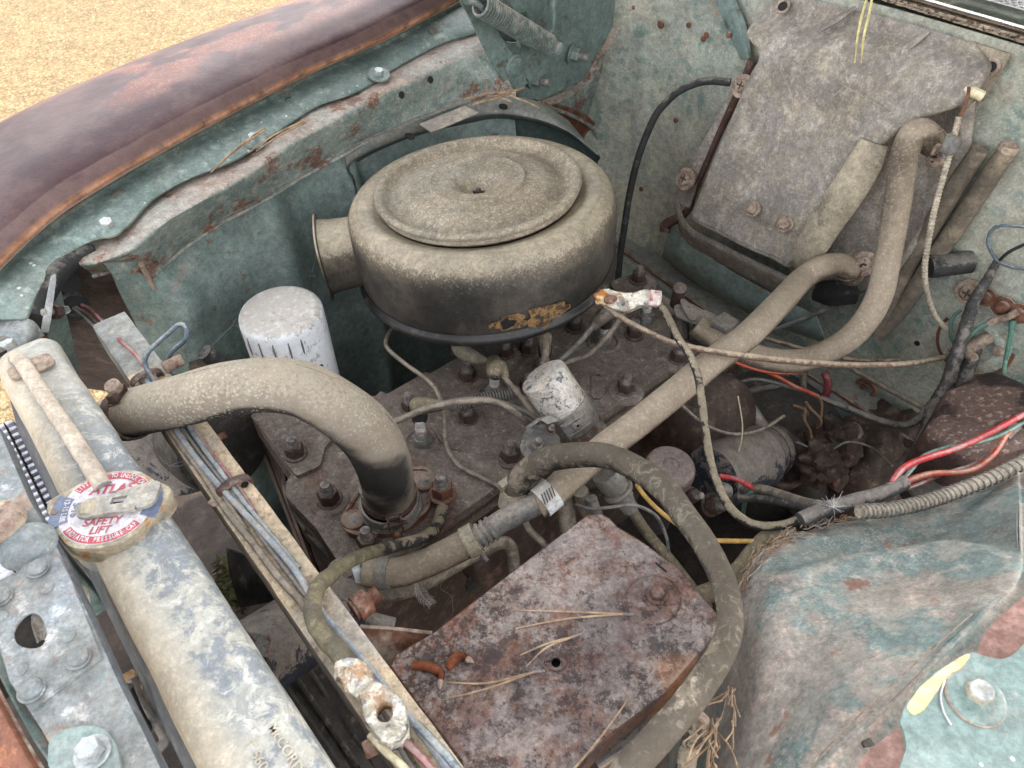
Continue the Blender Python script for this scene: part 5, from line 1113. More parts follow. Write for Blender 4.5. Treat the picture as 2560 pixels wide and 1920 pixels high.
mk('wire_mesh', join(*mesh), M['black'], gr)
mk('post', box(D(150, 1400, .49), RV, TV, UP, .012, .02, .14, .002), M['bracket'], gr)
mk('tag', plate(rounded([D(192, 1455, .50), D(222, 1470, .50), D(228, 1520, .50), D(230, 1600, .50), D(206, 1560, .50)], .3), (), .001), M['cream'], gr)
# debris and latch rods in the dark gap in front of the radiator
o = mk('latch_rod', tube([D(312, 1720, .47), D(318, 1740, .475), D(345, 1800, .49), D(362, 1825, .50)], .0050, 12), M['rubber']); tag(o, 'short black rod in the dark gap beside the radiator', 'rod')
o = mk('latch_link', tube([D(330, 1700, .50), D(350, 1755, .50), D(395, 1812, .50), D(412, 1845, .50), D(400, 1868, .50), D(372, 1888, .50)], .0036, 10, flat=.7), M['steel']); tag(o, 'bent grey link rod in the gap beside the radiator', 'rod')
ls = thing('dead_leaf', 'curled brown dead leaf caught low in the gap beside the radiator', 'leaf', D(325, 1690, .53))
mk('blade', sheet([[D(300, 1690, .53), D(330, 1674, .525), D(345, 1690, .53)], [D(306, 1712, .535), D(332, 1700, .53), D(352, 1720, .535)], [D(318, 1730, .54), D(340, 1728, .54), D(348, 1745, .545)]], 4, 4, .0004, disp=lambda u, v: .002 * math.sin(u * 9 + v * 5)), M['leaf'], ls)

# ================================================================== BRACE WITH WIRES
br = thing('brace_bar', 'long tan-dusty angle-iron brace running across behind the radiator, wires clipped to it', 'brace', D(600, 1300, .46))
bR = [(272, 735), (366, 860), (505, 1056), (592, 1166), (692, 1290), (820, 1462), (902, 1566), (975, 1672), (1044, 1770), (1100, 1845), (1200, 1975), (1300, 2100)]
BZ = .466; Lr0 = D(680, 1275, BZ); Lr1 = D(1154, 1912, BZ)
def bline(off, d, t0=.66, t1=.06, n=12):
    a, b = along(Lr0, Lr1, t0), along(Lr0, Lr1, t1); return [a.lerp(b, i / (n - 1)) - RV * off - UP * (d - .452) for i in range(n)]
LR = bline(0, .452)
wd = .0290
def bdis(u, v): return .0007 * fbm(Vector((u * 30, v * 3, 4)), 1)
mk('top_flange', sheet([bline(0, .4545), bline(.001, .452), bline(wd * .5, .452), bline(wd, .452)], 4, 3, .0025, disp=bdis), M['brace'], br)
mk('side_flange', sheet([bline(wd, .4525), bline(wd + .002, .456), bline(wd + .002, .484)], 4, 3, .0025, disp=bdis), M['brace'], br)
mk('end_gusset', plate(rounded([D(312, 906, .53), D(345, 925, .53), D(350, 1000, .54), D(325, 960, .54)], .3), (), .002), M['steel'], br)
hc = D(612, 1212, .4652); mk('slot', lathe(hc, UP, [(.0030, 0), (.0029, .0005), (.0001, .0005)], 14), M['black'], br); mk('slot', lathe(D(399, 936, .4652), UP, [(.0030, 0), (.0029, .0005), (.0001, .0005)], 14), M['black'], br)
o = mk('bolt', lathe(D(882, 1528, .470), RV, [(.0075, 0), (.0075, .002), (.0095, .0022), (.0095, .012), (.0085, .013)] + [(.006, .013)] + thread(.006, .007, .014) + [(.001, .022)], 6 * 3), M['nut_rust'], br)
mk('bolt', lathe(D(410, 920, .462), RV, [(.0055, 0), (.0055, .016), (.0045, .017), (.0001, .017)], 14), M['tab'], br)
for (x, y) in ((590, 1210), (372, 940)):
    c = D(x, y, .461); t_ = TV
    mk('wire_clip', tube([c - RV * .016 - UP * .006, c - RV * .013 + UP * .002, c - RV * .002 + UP * .0045, c + RV * .009 + UP * .001, c + RV * .011 - UP * .006], .0042, 10, flat=.28), M['clamp_r'], br)
    mk('clip_tail', plate(rounded([c - RV * .024 - UP * .006 + TV * .004, c - RV * .012 - UP * .004 + TV * .004, c - RV * .012 - UP * .004 - TV * .005, c - RV * .022 - UP * .006 - TV * .004], .3), (), .0014), M['tab'], br)

def bw(ts_, offs, up_):   # a wire laid along the brace: t positions, offsets towards the front, heights above its top
    return [along(Lr0, Lr1, t) - RV * (o_ + .0055) + UP * (u_) for t, o_, u_ in zip(ts_, offs, up_)]
G2 = 'wires clipped along the brace'
tt = [.56, .53, .50, .46, .42, .38, .34, .30, .26, .22, .18, .14, .10]
W1 = [D(176, 766, .550), D(205, 785, .545), D(250, 830, .52), D(300, 885, .485)] + bw(tt[1:], [.016, .012, .013, .012, .011, .012, .011, .010, .013, .015, .018, .019], [.004, .004, .003, .003, .004, .004, .003, .003, .003, .003, .003, .003])
wire('headlamp_wire', 'cream-grey wire from the grommet, running down the brace', 'wire', W1, .0019, 'wire_g', G2)
wire('headlamp_wire', 'second cream-grey wire from the grommet, beside the first', 'wire', [D(190, 768, .548), D(218, 784, .545), D(262, 830, .52), D(305, 880, .485)] + bw(tt[1:], [.013, .010, .017, .018, .017, .018, .017, .016, .017, .019, .021, .022], [.004, .004, .003, .003, .003, .003, .003, .003, .003, .003, .003, .003]), .0019, 'wire_tan', G2)
wire('headlamp_wire', 'pink-red wire from the grommet lying over the brace end', 'wire', [D(205, 762, .545), D(230, 775, .54), D(262, 808, .50), D(300, 850, .466), D(340, 888, .458)] + bw(tt[1:8], [.008, .006, .007, .006, .005, .008, .010], [.003, .003, .003, .003, .002, .002, .002]), .0019, 'wire_dred', G2)
wire('horn_wire', 'slate blue wire looping up beside the brace and back down', 'wire', [D(440, 940, .50), D(424, 930, .49), D(419, 905, .475), D(430, 880, .455), D(458, 855, .435), D(468, 835, .425), D(462, 815, .420), D(445, 813, .420), D(420, 835, .425), D(380, 870, .432), D(364, 895, .438), D(366, 920, .445)] + bw(tt[1:8], [.010, .008, .009, .009, .008, .006, .004], [.005, .005, .006, .006, .005, .004, .003]), .0021, 'wire_blue', G2)
wire('loom_wire', 'pale blue wire weaving down the brace past the white battery terminal', 'wire', bw(tt, [.015, .014, .017, .018, .017, .014, .010, .007, .009, .006, .004, .003, .004], [.004, .005, .006, .006, .006, .007, .008, .007, .008, .006, .006, .006, .006]), .0024, 'wire_lblue', G2)
wire('loom_wire', 'tan wire along the front edge of the brace', 'wire', bw(tt, [.018, .016, .020, .021, .020, .021, .019, .018, .013, .010, .012, .012, .012], [.003, .003, .003, .003, .003, .003, .004, .005, .004, .004, .004, .004, .004]), .0027, 'wire_tan', G2)
wire('loom_wire', 'yellow-white wire at the foot of the brace', 'wire', [D(925, 1838, .445), D(965, 1880, .442), D(1015, 1925, .44), D(1060, 1990, .44)], .0022, 'ply', G2)
wire('loom_wire', 'maroon wire at the foot of the brace', 'wire', [D(985, 1832, .446), D(1030, 1870, .444), D(1080, 1925, .443), D(1120, 1990, .44)], .0022, 'wire_dred', G2)
wire('loom_wire', 'blue wire at the foot of the brace, nearest the rusty cover', 'wire', [D(1040, 1810, .446), D(1080, 1850, .444), D(1130, 1905, .443), D(1190, 1990, .44)], .0026, 'wire_blue', G2)

# ================================================================== BATTERY COVER AND CABLES
bt_ = thing('battery_cover', 'rusty battery hold-down cover with grey dust, a bolt and a keyhole', 'battery cover', D(1400, 1600, .47))
BD = .476
bo = [(1468, 1288), (1500, 1284), (1522, 1294), (1545, 1318), (1600, 1350), (1702, 1425), (1800, 1545), (1803, 1560), (1790, 1590), (1660, 1740), (1520, 1845), (1420, 1945), (1340, 2040), (1190, 2040), (1150, 1905), (1044, 1768), (972, 1668), (985, 1640), (1087, 1580), (1280, 1430)]
bp = [D(x, y, BD) for x, y in bo]; cen = sum(bp, Vector()) / len(bp)
ins = [p.lerp(cen, .018) + UP * .0012 for p in bp]; ins2 = [p.lerp(cen, .05) + UP * .0012 for p in bp]
kh = ring(1390, 1656, 12, 13, BD - .0012, 16)
def ringsheet(loops, thick=.0015):
    vs, fs = [], []; n = len(loops[0])
    for l in loops: vs += l
    for i in range(len(loops) - 1):
        for j in range(n): fs.append((i * n + j, i * n + (j + 1) % n, (i + 1) * n + (j + 1) % n, (i + 1) * n + j))
    return vs, [f[::-1] for f in fs], None
def dens(l, k=4):
    o = []
    for a, b in zip(l, l[1:] + l[:1]): o += [a.lerp(b, i / k) for i in range(k)]
    return o
cv = mk('cover', join(plate(ins2, [kh], .002, UP), ringsheet([dens(ins2, 1), ins]), ringsheet([ins, [p.lerp(cen, .004) + UP * .0006 for p in bp], bp, [p - UP * .003 + (p - cen).normalized() * .0006 for p in bp], [p - UP * .022 + (p - cen).normalized() * .001 for p in bp]])), M['batt'], bt_, 50)
mk('keyhole_rim', tube([p + UP * .0002 for p in ring(1391, 1655, 27, 24, BD - .0010, 28)] + [ring(1391, 1655, 27, 24, BD - .0010, 28)[0]], .0008, 6, raw=True), M['batt'], bt_)
mk('keyhole_bottom', lathe(D(1390, 1656, BD + .01), UP, [(.004, 0), (.0001, .0005)], 14), M['black'], bt_)
mk('key_slot', box(D(1369, 1654, BD - .0016), RV * .2 + Vector((1, .1, 0)), UP.cross(Vector((1, .1, 0))), UP, .0052, .0014, .0006), M['black'], bt_)
mk('slot', box(D(1652, 1418, BD - .0016), D(1670, 1432, BD) - D(1634, 1402, BD), UP.cross(D(1670, 1432, BD) - D(1634, 1402, BD)), UP, .010, .0014, .0006), M['black'], bt_)
capbolt(D(1642, 1488, BD - .0015), bt_, .66, UP, 'batt', 'batt', .9)
mk('dimple', tube([p for p in ring(1632, 1500, 70, 62, BD - .0012, 30)][16:31] + ring(1632, 1500, 70, 62, BD - .0012, 30)[:8], .0008, 6, raw=True), M['batt'], bt_)
bb = thing('battery_tray', 'brown rusty tray plate beside the battery cover', 'battery tray', D(950, 1620, .52))
mk('plate', sheet([[D(900, 1568, .478), D(990, 1575, .485), D(1078, 1585, .49)], [D(930, 1620, .49), D(985, 1625, .495), D(1040, 1630, .50)], [D(975, 1680, .50), D(985, 1680, .505), D(1000, 1675, .51)]], 5, 5, .0016), M['rust'], bb)
mk('lip', tube([D(900, 1566, .478), D(990, 1573, .485), D(1080, 1583, .49)], .0014, 6), M['tab'], bb)
mk('hold_down_wall', sheet([[p - UP * .023 for p in (D(1087, 1580, BD), D(1280, 1430, BD), D(1468, 1288, BD))], [p - UP * .16 for p in (D(1087, 1580, BD), D(1280, 1430, BD), D(1468, 1288, BD))]], 4, 4, .002), M['block'], bb)

# white corroded terminal clamp on the brace, with its yellowed cable
tc_ = thing('battery_terminal', 'white and ochre corroded battery terminal clamp with an open ring, on the brace', 'battery terminal', D(960, 1770, .44))
def tl3(ps, d): return [D(x, y, d) for x, y in ps]
to_ = [(861, 1682), (882, 1662), (903, 1652), (918, 1668), (932, 1692), (965, 1712), (993, 1726), (1012, 1752), (1022, 1790), (1023, 1825), (1012, 1850), (985, 1862), (955, 1858), (925, 1830), (905, 1800), (902, 1770), (893, 1745), (877, 1712)]
Ht = .436
tp_ = rounded(tl3(to_, Ht), .25, 2)
hole_ = ring(961, 1778, 24, 30, Ht, 22, rot=.2)
def wob(ps, a, k, seed): 
    return [p + Vector((noise.noise(p * k + Vector((seed, 0, 0))), noise.noise(p * k + Vector((0, seed, 3))), 0)) * a for p in ps]
bm = bmesh.new()
vt, ft_, _ = plate(wob(tp_, .0012, 300, 2), [hole_], .013, UP)
vs_ = [bm.verts.new(v) for v in vt]
for f_ in ft_: bm.faces.new([vs_[i] for i in f_])
bmesh.ops.triangulate(bm, faces=bm.faces)
for _ in range(2): bmesh.ops.subdivide_edges(bm, edges=[e for e in bm.edges if e.calc_length() > .0035], cuts=1, use_grid_fill=True)
bmesh.ops.triangulate(bm, faces=bm.faces); bm.normal_update()
bmesh.ops.smooth_vert(bm, verts=bm.verts, factor=.5, use_axis_x=True, use_axis_y=True, use_axis_z=True)
bm.normal_update()
for v in bm.verts: v.co += v.normal * (.0007 * noise.fractal(v.co * 160, 1, 2, 4) + .0008)
bm.verts.index_update(); tm = ([v.co.copy() for v in bm.verts], [tuple(v.index for v in f.verts) for f in bm.faces], None); bm.free()
mk('clamp', tm, M['corr'], tc_, 180)
mk('cable_barrel', tube([D(862, 1668, .445), D(885, 1690, .441), D(915, 1725, .437)], [.0080, .0090, .0072], 16, fn=lambda u, a: 1 + .1 * math.sin(a * 25 + u * 11)), M['corr'], tc_)
mk('pinch_lug', hull([D(925, 1840, .44), D(985, 1862, .44), D(975, 1885, .445), D(930, 1880, .45), D(930, 1850, .455), D(985, 1870, .455)], .001), M['corr'], tc_)
o = mk('pinch_bolt', tube([D(985, 1840, .448), D(920, 1872, .448)], .0034, 12), M['nut_rust'], tc_); inst('nut', ('nut', 'nut_rust'), D(942, 1862, .448), D(920, 1872, .448) - D(985, 1840, .448), .52, .2, tc_)
cbl = [D(1108, 1262, .645), D(1102, 1285, .640), D(1088, 1322, .620), D(1050, 1348, .600), D(995, 1363, .575), D(940, 1378, .545), D(902, 1390, .52), D(860, 1412, .495), D(825, 1440, .475), D(797, 1465, .460), D(782, 1505, .448), D(785, 1546, .442), D(808, 1588, .440), D(845, 1628, .441), D(872, 1664, .443)]
o = thing('ground_cable', 'black to yellow battery cable curling over the brace to the white clamp', 'battery cable', cbl[0])
mk('cable', tube(cbl, [.0062, .0062, .0060, .0058, .0056, .0054, .0054, .0054, .0056, .0057, .0058, .0060, .0062, .0064, .0066], 16, fn=lambda u, a: 1 + .03 * math.sin(a * 31 + u * 90)), M['cable_t'], o)
mk('black_sleeve', tube(cbl[:6], [.0064, .0064, .0062, .0060, .0058, .0052], 16), M['cable_b'], o)
bs_ = thing('head_stud', 'tall rusty stud nut beside the water outlet holding the black cable lug', 'nut', D(1105, 1240, .655))
head_bolt(D(1107, 1235, .640), bs_, 1.1, m='nut_rust', ex=1.05)
mk('lug', lathe(D(1107, 1252, .662), UP, [(.013, 0), (.0135, .003), (.0115, .0045), (.0115, .013), (.0125, .016), (.010, .018)], 24), M['nut_rust'], bs_)

# white terminal floating beside the air cleaner, on its black cable
t2 = thing('battery_terminal', 'white and orange crusted battery terminal hanging beside the air cleaner', 'battery terminal', K(1570, 752, .80))
def kp(ps, k=.80): return [K(x, y, k) for x, y in ps]
o2 = kp([(1491, 733), (1500, 722), (1520, 722), (1550, 730), (1580, 732), (1598, 724), (1620, 724), (1638, 730), (1647, 745), (1643, 762), (1628, 767), (1608, 763), (1596, 770), (1580, 778), (1552, 776), (1524, 770), (1505, 762), (1494, 750)])
bm = bmesh.new(); vt, ft_, _ = plate(rounded(o2, .3, 2), (), .013, (CO - o2[0]).normalized() + UP * .4)
vs_ = [bm.verts.new(v) for v in vt]
for f_ in ft_: bm.faces.new([vs_[i] for i in f_])
bmesh.ops.triangulate(bm, faces=bm.faces)
for _ in range(2): bmesh.ops.subdivide_edges(bm, edges=[e for e in bm.edges if e.calc_length() > .004], cuts=1)
bmesh.ops.triangulate(bm, faces=bm.faces)
bmesh.ops.smooth_vert(bm, verts=bm.verts, factor=.5, use_axis_x=True, use_axis_y=True, use_axis_z=True); bm.normal_update()
for v in bm.verts: v.co += v.normal * (.0008 * noise.fractal(v.co * 180, 1, 2, 4) + .001)
bm.verts.index_update(); mk('clamp', ([v.co.copy() for v in bm.verts], [tuple(v.index for v in f.verts) for f in bm.faces], None), M['corr'], t2, 180); bm.free()
vn = (CO - o2[0]).normalized()
mk('crust', lathe(K(1504, 744, .797), vn, smooth_prof([(.0085, -.006), (.0080, .001), (.005, .0035), (.001, .004)], 3), 18, fn=lambda i, a: 1 + .15 * math.sin(a * 31)), M['corr_o'], t2)
mk('bolt_end', lathe(K(1526, 749, .793), vn + Vector((.3, .2, 0)), [(.0048, 0), (.0046, .002), (.001, .0026)], 14, sx=1.6), M['nut_rust'], t2)
mk('red_collar', lathe(K(1645, 748, .80), (K(1660, 752, .80) - K(1620, 745, .80)), [(.0088, -.010), (.0092, -.004), (.0088, .002), (.006, .003)], 20, fn=lambda i, a: 1 + .07 * math.sin(a * 37 + i)), M['corr_r'], t2)
mk('screw', lathe(K(1573, 760, .792), vn, [(.0042, 0), (.004, .002), (.001, .0022)], 14), M['corr'], t2)
pc = [K(1640, 750, .800), K(1652, 765, .80), K(1671, 797, .785), K(1695, 845, .755), K(1722, 885, .742), K(1743, 935, .735), K(1752, 985, .725), K(1758, 1030, .71), K(1766, 1095, .70), K(1778, 1162, .685), K(1792, 1205, .675), K(1812, 1250, .662), K(1840, 1285, .65), K(1880, 1310, .645), K(1925, 1316, .64), K(1975, 1308, .64), K(2030, 1282, .645), K(2075, 1264, .65)]
o = thing('battery_cable', 'cracked black battery cable hanging from the white terminal down to the right', 'battery cable', pc[0])
mk('cable', tube(pc, [.0042, .0043, .0043] + [.0040] * 15, 16), M['cable_b'], o)
# ================================================================== HEATER AND BYPASS HOSES
def hk(x, y, r_): return R_(x, y, r_)
ha = thing('heater_hose', 'tan-dusted heater hose dropping in a long curve from the heater box, red stripe below', 'hose', R_(2250, 500, .85))
hp_a = [R_(2332, 362, .900), R_(2322, 342, .885), R_(2303, 329, .870), R_(2283, 336, .862), R_(2268, 365, .858), R_(2258, 407, .855), R_(2246, 490, .85), R_(2229, 590, .845), R_(2214, 672, .835), R_(2200, 735, .82), R_(2166, 800, .80), R_(2115, 852, .775), R_(2050, 887, .745), R_(1985, 903, .72), R_(1910, 896, .69), R_(1843, 873, .67), R_(1790, 846, .655), R_(1740, 812, .645)]
mk('rubber', tube(hp_a, [.0145, .0147, .0150, .0152, .0154, .0155, .0156, .0157, .0158, .0158, .0158, .0158, .0158, .0156, .0155, .0154, .0153, .0152], 28, 8), M['heaterhose'], ha)
cvp = curve(hp_a, 8); frp = frames(cvp)
st_ = [p + (-(UP) * .80 + (CO - p).normalized() * .62).normalized() * .0155 for p in cvp[78:122]]
mk('red_stripe', tube(st_, .0030, 6, raw=True), M['wire_or'], ha)
mk('spring_clamp', tube([R_(2332, 360, .895) + (TV * math.cos(a) + UP * math.sin(a)) * .0185 for a in [math.tau * i / 20 for i in range(21)]] , .0016, 6, raw=True), M['tab'], ha)
mk('clamp_tang', tube([R_(2334, 345, .88), R_(2345, 332, .88), R_(2358, 326, .88)], .0022, 8), M['tab'], ha)
mk('clamp_tang', tube([R_(2330, 385, .88), R_(2342, 358 + 5, .88), R_(2352, 365, .88)], .0022, 8), M['tab'], ha)
hb = thing('heater_hose', 'straight tan-dusted heater hose running from the heater box forward over the head', 'hose', R_(2000, 700, .8))
hp_b = [R_(2130, 690, .885), R_(2122, 672, .87), R_(2095, 661, .855), R_(2050, 670, .825), R_(2004, 700, .795), D(1945, 763, .580), D(1863, 844, .560), D(1782, 903, .552), D(1700, 972, .550), D(1593, 1058, .556), D(1512, 1119, .564), D(1440, 1180, .572), D(1388, 1228, .578), D(1340, 1264, .585)]
mk('rubber', tube(hp_b, [.0150, .0153, .0156, .0158, .0160, .0158, .0154, .0151, .0149, .0147, .0146, .0145, .0145, .0143], 28, 8), M['heaterhose'], hb)
cd_ = (hp_b[-1] - hp_b[-3]).normalized()
o = band(D(1365, 1243, .581), cd_, .0154, .017, 'white', hb, .0010)
for i in range(5):
    c = D(1365, 1243, .581) + cd_ * (-.0060 + i * .0030); v2 = (CO - c); v2 -= cd_ * v2.dot(cd_); v2.normalize()
    mk('worm_slot', box(c + v2 * .0172 , (v2.cross(cd_) + cd_ * .35), cd_, v2, .0105, .0011, .0006), M['oily'], o)
band(R_(2122, 674, .872), hp_b[1] - hp_b[0], .0172, .005, 'clamp_r', hb)
mk('clamp_tang', tube([R_(2132, 665, .868), R_(2148, 658, .868), R_(2160, 655, .868)], .0022, 8), M['duct'], hb)
mk('clamp_tang', tube([R_(2120, 690, .868), R_(2132, 696, .868), R_(2140, 700, .868)], .0022, 8), M['tab'], hb)
mk('grommet_flap', sheet([[R_(2040, 705, .90), R_(2090, 700, .895), R_(2140, 712, .90)], [R_(2030, 735, .895), R_(2085, 745, .885), R_(2150, 730, .895)], [R_(2030, 750, .90), R_(2075, 765, .89), R_(2140, 760, .90)]], 5, 5, .002), M['rubber'], hb)

hc_ = thing('loop_hose', 'lichen-dusted hose arching over and looping down past the rusty battery cover', 'hose', D(1810, 1500, .46))
hp_c = [D(1288, 1248, .590), D(1296, 1214, .575), D(1322, 1178, .556), D(1368, 1150, .538), D(1430, 1138, .524), D(1512, 1140, .508), D(1590, 1170, .492), D(1663, 1226, .476), D(1712, 1290, .462), D(1758, 1355, .450), D(1798, 1428, .440), D(1820, 1500, .434), D(1824, 1570, .430), D(1802, 1635, .430), D(1758, 1706, .432), D(1700, 1782, .436), D(1640, 1850, .440), D(1560, 1935, .446), D(1490, 2010, .450)]
mk('rubber', tube(hp_c, [.0135, .0131, .0128, .0123, .0117, .0111, .0107, .0102, .0096, .0090, .0085, .0082, .0082, .0084, .0087, .0089, .0090, .0090, .0090], 28, 8, fn=lambda u, a: 1 + .015 * math.sin(u * 60 + a * 6)), M['loophose'], hc_)
cl = band(D(1289, 1246, .588), hp_c[1] - hp_c[0], .0145, .018, 'cream', hc_)
q0 = D(1262, 1212, .572)
mk('clamp_lug', box(q0, RV, TV, UP, .012, .008, .010, .001), M['cream'], cl); mk('clamp_screw', tube([D(1250, 1218, .575), D(1292, 1193, .568)], .0036, 10), M['clamp_r'], cl)

# bypass / lower hose with bands and the bead-threaded pipe
hl = thing('bypass_hose', 'short dusty hose with two steel bands running to a ribbed pipe beside the block', 'hose', D(1050, 1420, .64))
hp_l = [D(915, 1432, .630), D(950, 1433, .628), D(1000, 1430, .622), (1050, 1414, .618), (1105, 1390, .612), (1160, 1362, .606), (1195, 1342, .60)]
mk('rubber', tube(hp_l, [.0135, .0140, .0140, .0138, .0138, .0140, .0138], 28, 8), M['heaterhose'], hl)
band(D(966, 1432, .626), V(hp_l[2]) - V(hp_l[0]), .0145, .012, 'steel', hl); cl = band(D(1178, 1352, .602), V(hp_l[6]) - V(hp_l[4]), .0145, .012, 'cream', hl)
mk('clamp_screw', lathe(D(1196, 1372, .604), D(1212, 1396, .612) - D(1196, 1372, .604), thread(.0028, .015, 0), 12), M['stud'], cl)
pt = thing('tee_pipe', 'ribbed grey tee pipe joining three hoses beside the cylinder head', 'pipe fitting', D(1250, 1300, .6))
mk('pipe', tube([D(1192, 1343, .600), D(1215, 1330, .597), D(1250, 1306, .592), D(1290, 1284, .586), D(1345, 1258, .578)], [.0105, .0105, .0108, .0112, .0110], 24), M['steel'], pt)
dd_ = D(1250, 1306, .592) - D(1192, 1343, .600)
for k in range(3): band(D(1203 + k * 13, 1337 - k * 8, .5985 - k * .0015), dd_, .0108, .0035, 'steel', pt, .0016, 'bead')
mk('branch', tube([D(1300, 1278, .594), D(1290, 1250, .586), D(1288, 1232, .58)], [.012, .013, .013], 20), M['tab'], pt)
el = thing('elbow_fitting', 'blue-grey elbow fitting under the yellowed cable', 'pipe fitting', D(853, 1440, .65))
mk('elbow', tube([D(905, 1432, .634), D(880, 1428, .632), D(858, 1432, .635), D(852, 1450, .650), D(852, 1475, .68)], [.0118, .0122, .0128, .0130, .0120], 22), M['gen'], el)
mk('dome', lathe(D(853, 1428, .634), UP, smooth_prof([(.0150, -.015), (.0148, -.004), (.0120, .005), (.006, .0085), (.0001, .009)], 3), 26), M['steel'], el)
band(D(893, 1432, .634), RV * .7 - UP * .02 + Vector((.6, 0, 0)), .0130, .008, 'zinc', el)
mk('threads', lathe(D(915, 1432, .633), -Vector((1, 0, 0)), thread(.0118, .012, 0, .002), 20), M['steel'], el)
mk('ribbed_base', lathe(D(850, 1485, .70), UP, [(.0130, 0), (.0130, .012), (.0150, .013), (.0150, .017)], 18), M['gen'], el)
wire('coolant_pipe', 'dusty brown pipe looping under the bypass hose and up behind it', 'pipe', [D(888, 1425, .69), D(892, 1455, .695), D(925, 1482, .69), D(975, 1486, .685), D(1030, 1474, .68), D(1085, 1446, .68), D(1146, 1410, .68), D(1207, 1376, .68), D(1245, 1358, .68), D(1272, 1362, .69), D(1283, 1395, .71), D(1284, 1440, .74)], .0072, 'wire_tan', n=14)
wire('fuel_line', 'thin brown line curving from the block towards the rusty battery cover', 'pipe', [D(1312, 1275, .70), D(1314, 1305, .70), D(1328, 1330, .70), D(1358, 1358, .71), D(1375, 1385, .73)], .0042, 'wire_tan')
wire('fuel_line', 'upright brown line beside the tee pipe', 'pipe', [D(1405, 1232, .66), D(1415, 1270, .67), D(1422, 1325, .69)], .010, 'wire_tan')
# distributor tower, hoses going down by the cover
db = thing('vacuum_valve', 'dusty grey stepped rubber valve with a pipe leading down beside the battery cover', 'vacuum valve', K(1540, 1230, .80))
vd = (K(1580, 1275, .80) - K(1520, 1190, .78)).normalized(); v0 = K(1520, 1192, .78)
mk('valve', lathe(v0, vd, smooth_prof([(.0150, -.006), (.0155, .006), (.0135, .018)], 3) + [(.0165, .019), (.0175, .0215), (.0165, .024), (.0128, .025), (.0122, .033), (.0106, .034), (.0102, .041), (.0095, .042), (.0092, .050)], 24), M['steel'], db)
mk('arm', hull([K(1440, 1212, .79), K(1505, 1185, .78), K(1520, 1215, .78), K(1470, 1235, .79), K(1440, 1225, .80), K(1500, 1200, .80)], .002), M['oily'], db)
mk('rod', tube([K(1575, 1270, .81), K(1620, 1335, .84), K(1680, 1405, .86), K(1735, 1475, .88), K(1770, 1520, .89)], .0062, 14), M['hose'], db)
for (a, b_, c_, m_, r_, lb) in (((1452, 1228), (1475, 1290), (1530, 1370), 'wire_tan', .0085, 'tan pipe sinking behind the far corner of the battery cover'), ((1478, 1245), (1510, 1320), (1580, 1400), 'wire_g', .0060, 'grey pipe sinking beside the battery cover, next to the tan one')):
    wire('vacuum_pipe', lb, 'pipe', [D(*a, .64), D(*b_, .68), D(*c_, .73)], r_, m_)
wire('small_wire', 'thin grey wire curling under the stepped rubber valve', 'wire', [D(1440, 1262, .63), D(1480, 1272, .62), D(1545, 1266, .61), D(1590, 1264, .61), D(1640, 1290, .63), D(1665, 1340, .66), D(1672, 1380, .68)], .0018, 'wire_g')
wire('small_wire', 'mustard wire stretched behind the looping hose', 'wire', [D(1592, 1212, .59), D(1612, 1240, .585), D(1650, 1278, .58), D(1700, 1315, .57), D(1760, 1350, .56), D(1800, 1352, .56), D(1860, 1353, .56), D(1925, 1353, .56)], .0022, 'wire_ye')

# ================================================================== WIRES AND CABLES ON THE RIGHT
wire('choke_cable', 'brown braided control cable sweeping from the air cleaner to the firewall grommet', 'control cable', [K(1528, 778, .815), K(1573, 806, .81), K(1630, 835, .80), K(1675, 855, .785), K(1735, 870, .77), K(1795, 880, .765), K(1904, 895, .78), K(2026, 907, .82), K(2148, 913, .88), K(2270, 909, .95), K(2350, 895, 1.0), K(2400, 883, 1.04), K(2457, 862, R_(2457, 862, .935).y * 0 + 1.09)], [.0034] * 6 + [.0038] * 7, 'rustrod', n=12, seg=10, fn=lambda u, a: 1 + .05 * math.sin(u * 900))
wire('throttle_cable', 'grey cable from the rubber plug on the firewall passing behind both heater hoses', 'control cable', [R_(2327, 677, .93), R_(2238, 702, .92), R_(2148, 738, .91), R_(2060, 776, .90), R_(1970, 812, .885), R_(1904, 834, .87)], .0036, 'wire_g')
wire('brake_pipe', 'rust-brown braided pipe emerging below the straight heater hose towards the right', 'pipe', [R_(1892, 838, .87), R_(1950, 856, .88), R_(2047, 882, .89), R_(2120, 897, .90), R_(2189, 903, .91), R_(2250, 900, .92)], .0034, 'rustrod')
wire('linkage_rod', 'light grey rod crossing low under the hoses', 'rod', [R_(1713, 1011, .70), R_(1780, 1000, .72), R_(1860, 982, .75), R_(1953, 963, .78)], .0048, 'wire_g')
wire('brake_pipe', 'brown pipe slanting down in front of the toe board', 'pipe', [R_(2128, 921, .90), R_(2200, 962, .905), R_(2270, 1000, .91), R_(2345, 1040, .915)], .0040, 'wire_tan')
wire('brake_pipe', 'dark red pipe bending down behind the black loom', 'pipe', [R_(2008, 935, .88), R_(2010, 985, .875), R_(2030, 1030, .87), R_(2075, 1085, .86), R_(2120, 1145, .85)], .0055, 'wire_tan')
wire('brake_pipe', 'upright brown pipe against the toe board', 'pipe', [R_(2062, 930, .90), R_(2070, 960, .90), R_(2062, 1000, .90)], .0060, 'wire_dred')
G3 = 'black taped wiring loom'
lo = thing('wiring_loom', 'thick black taped wiring loom hanging down the firewall at the right', 'wiring loom', R_(2400, 850, .92))
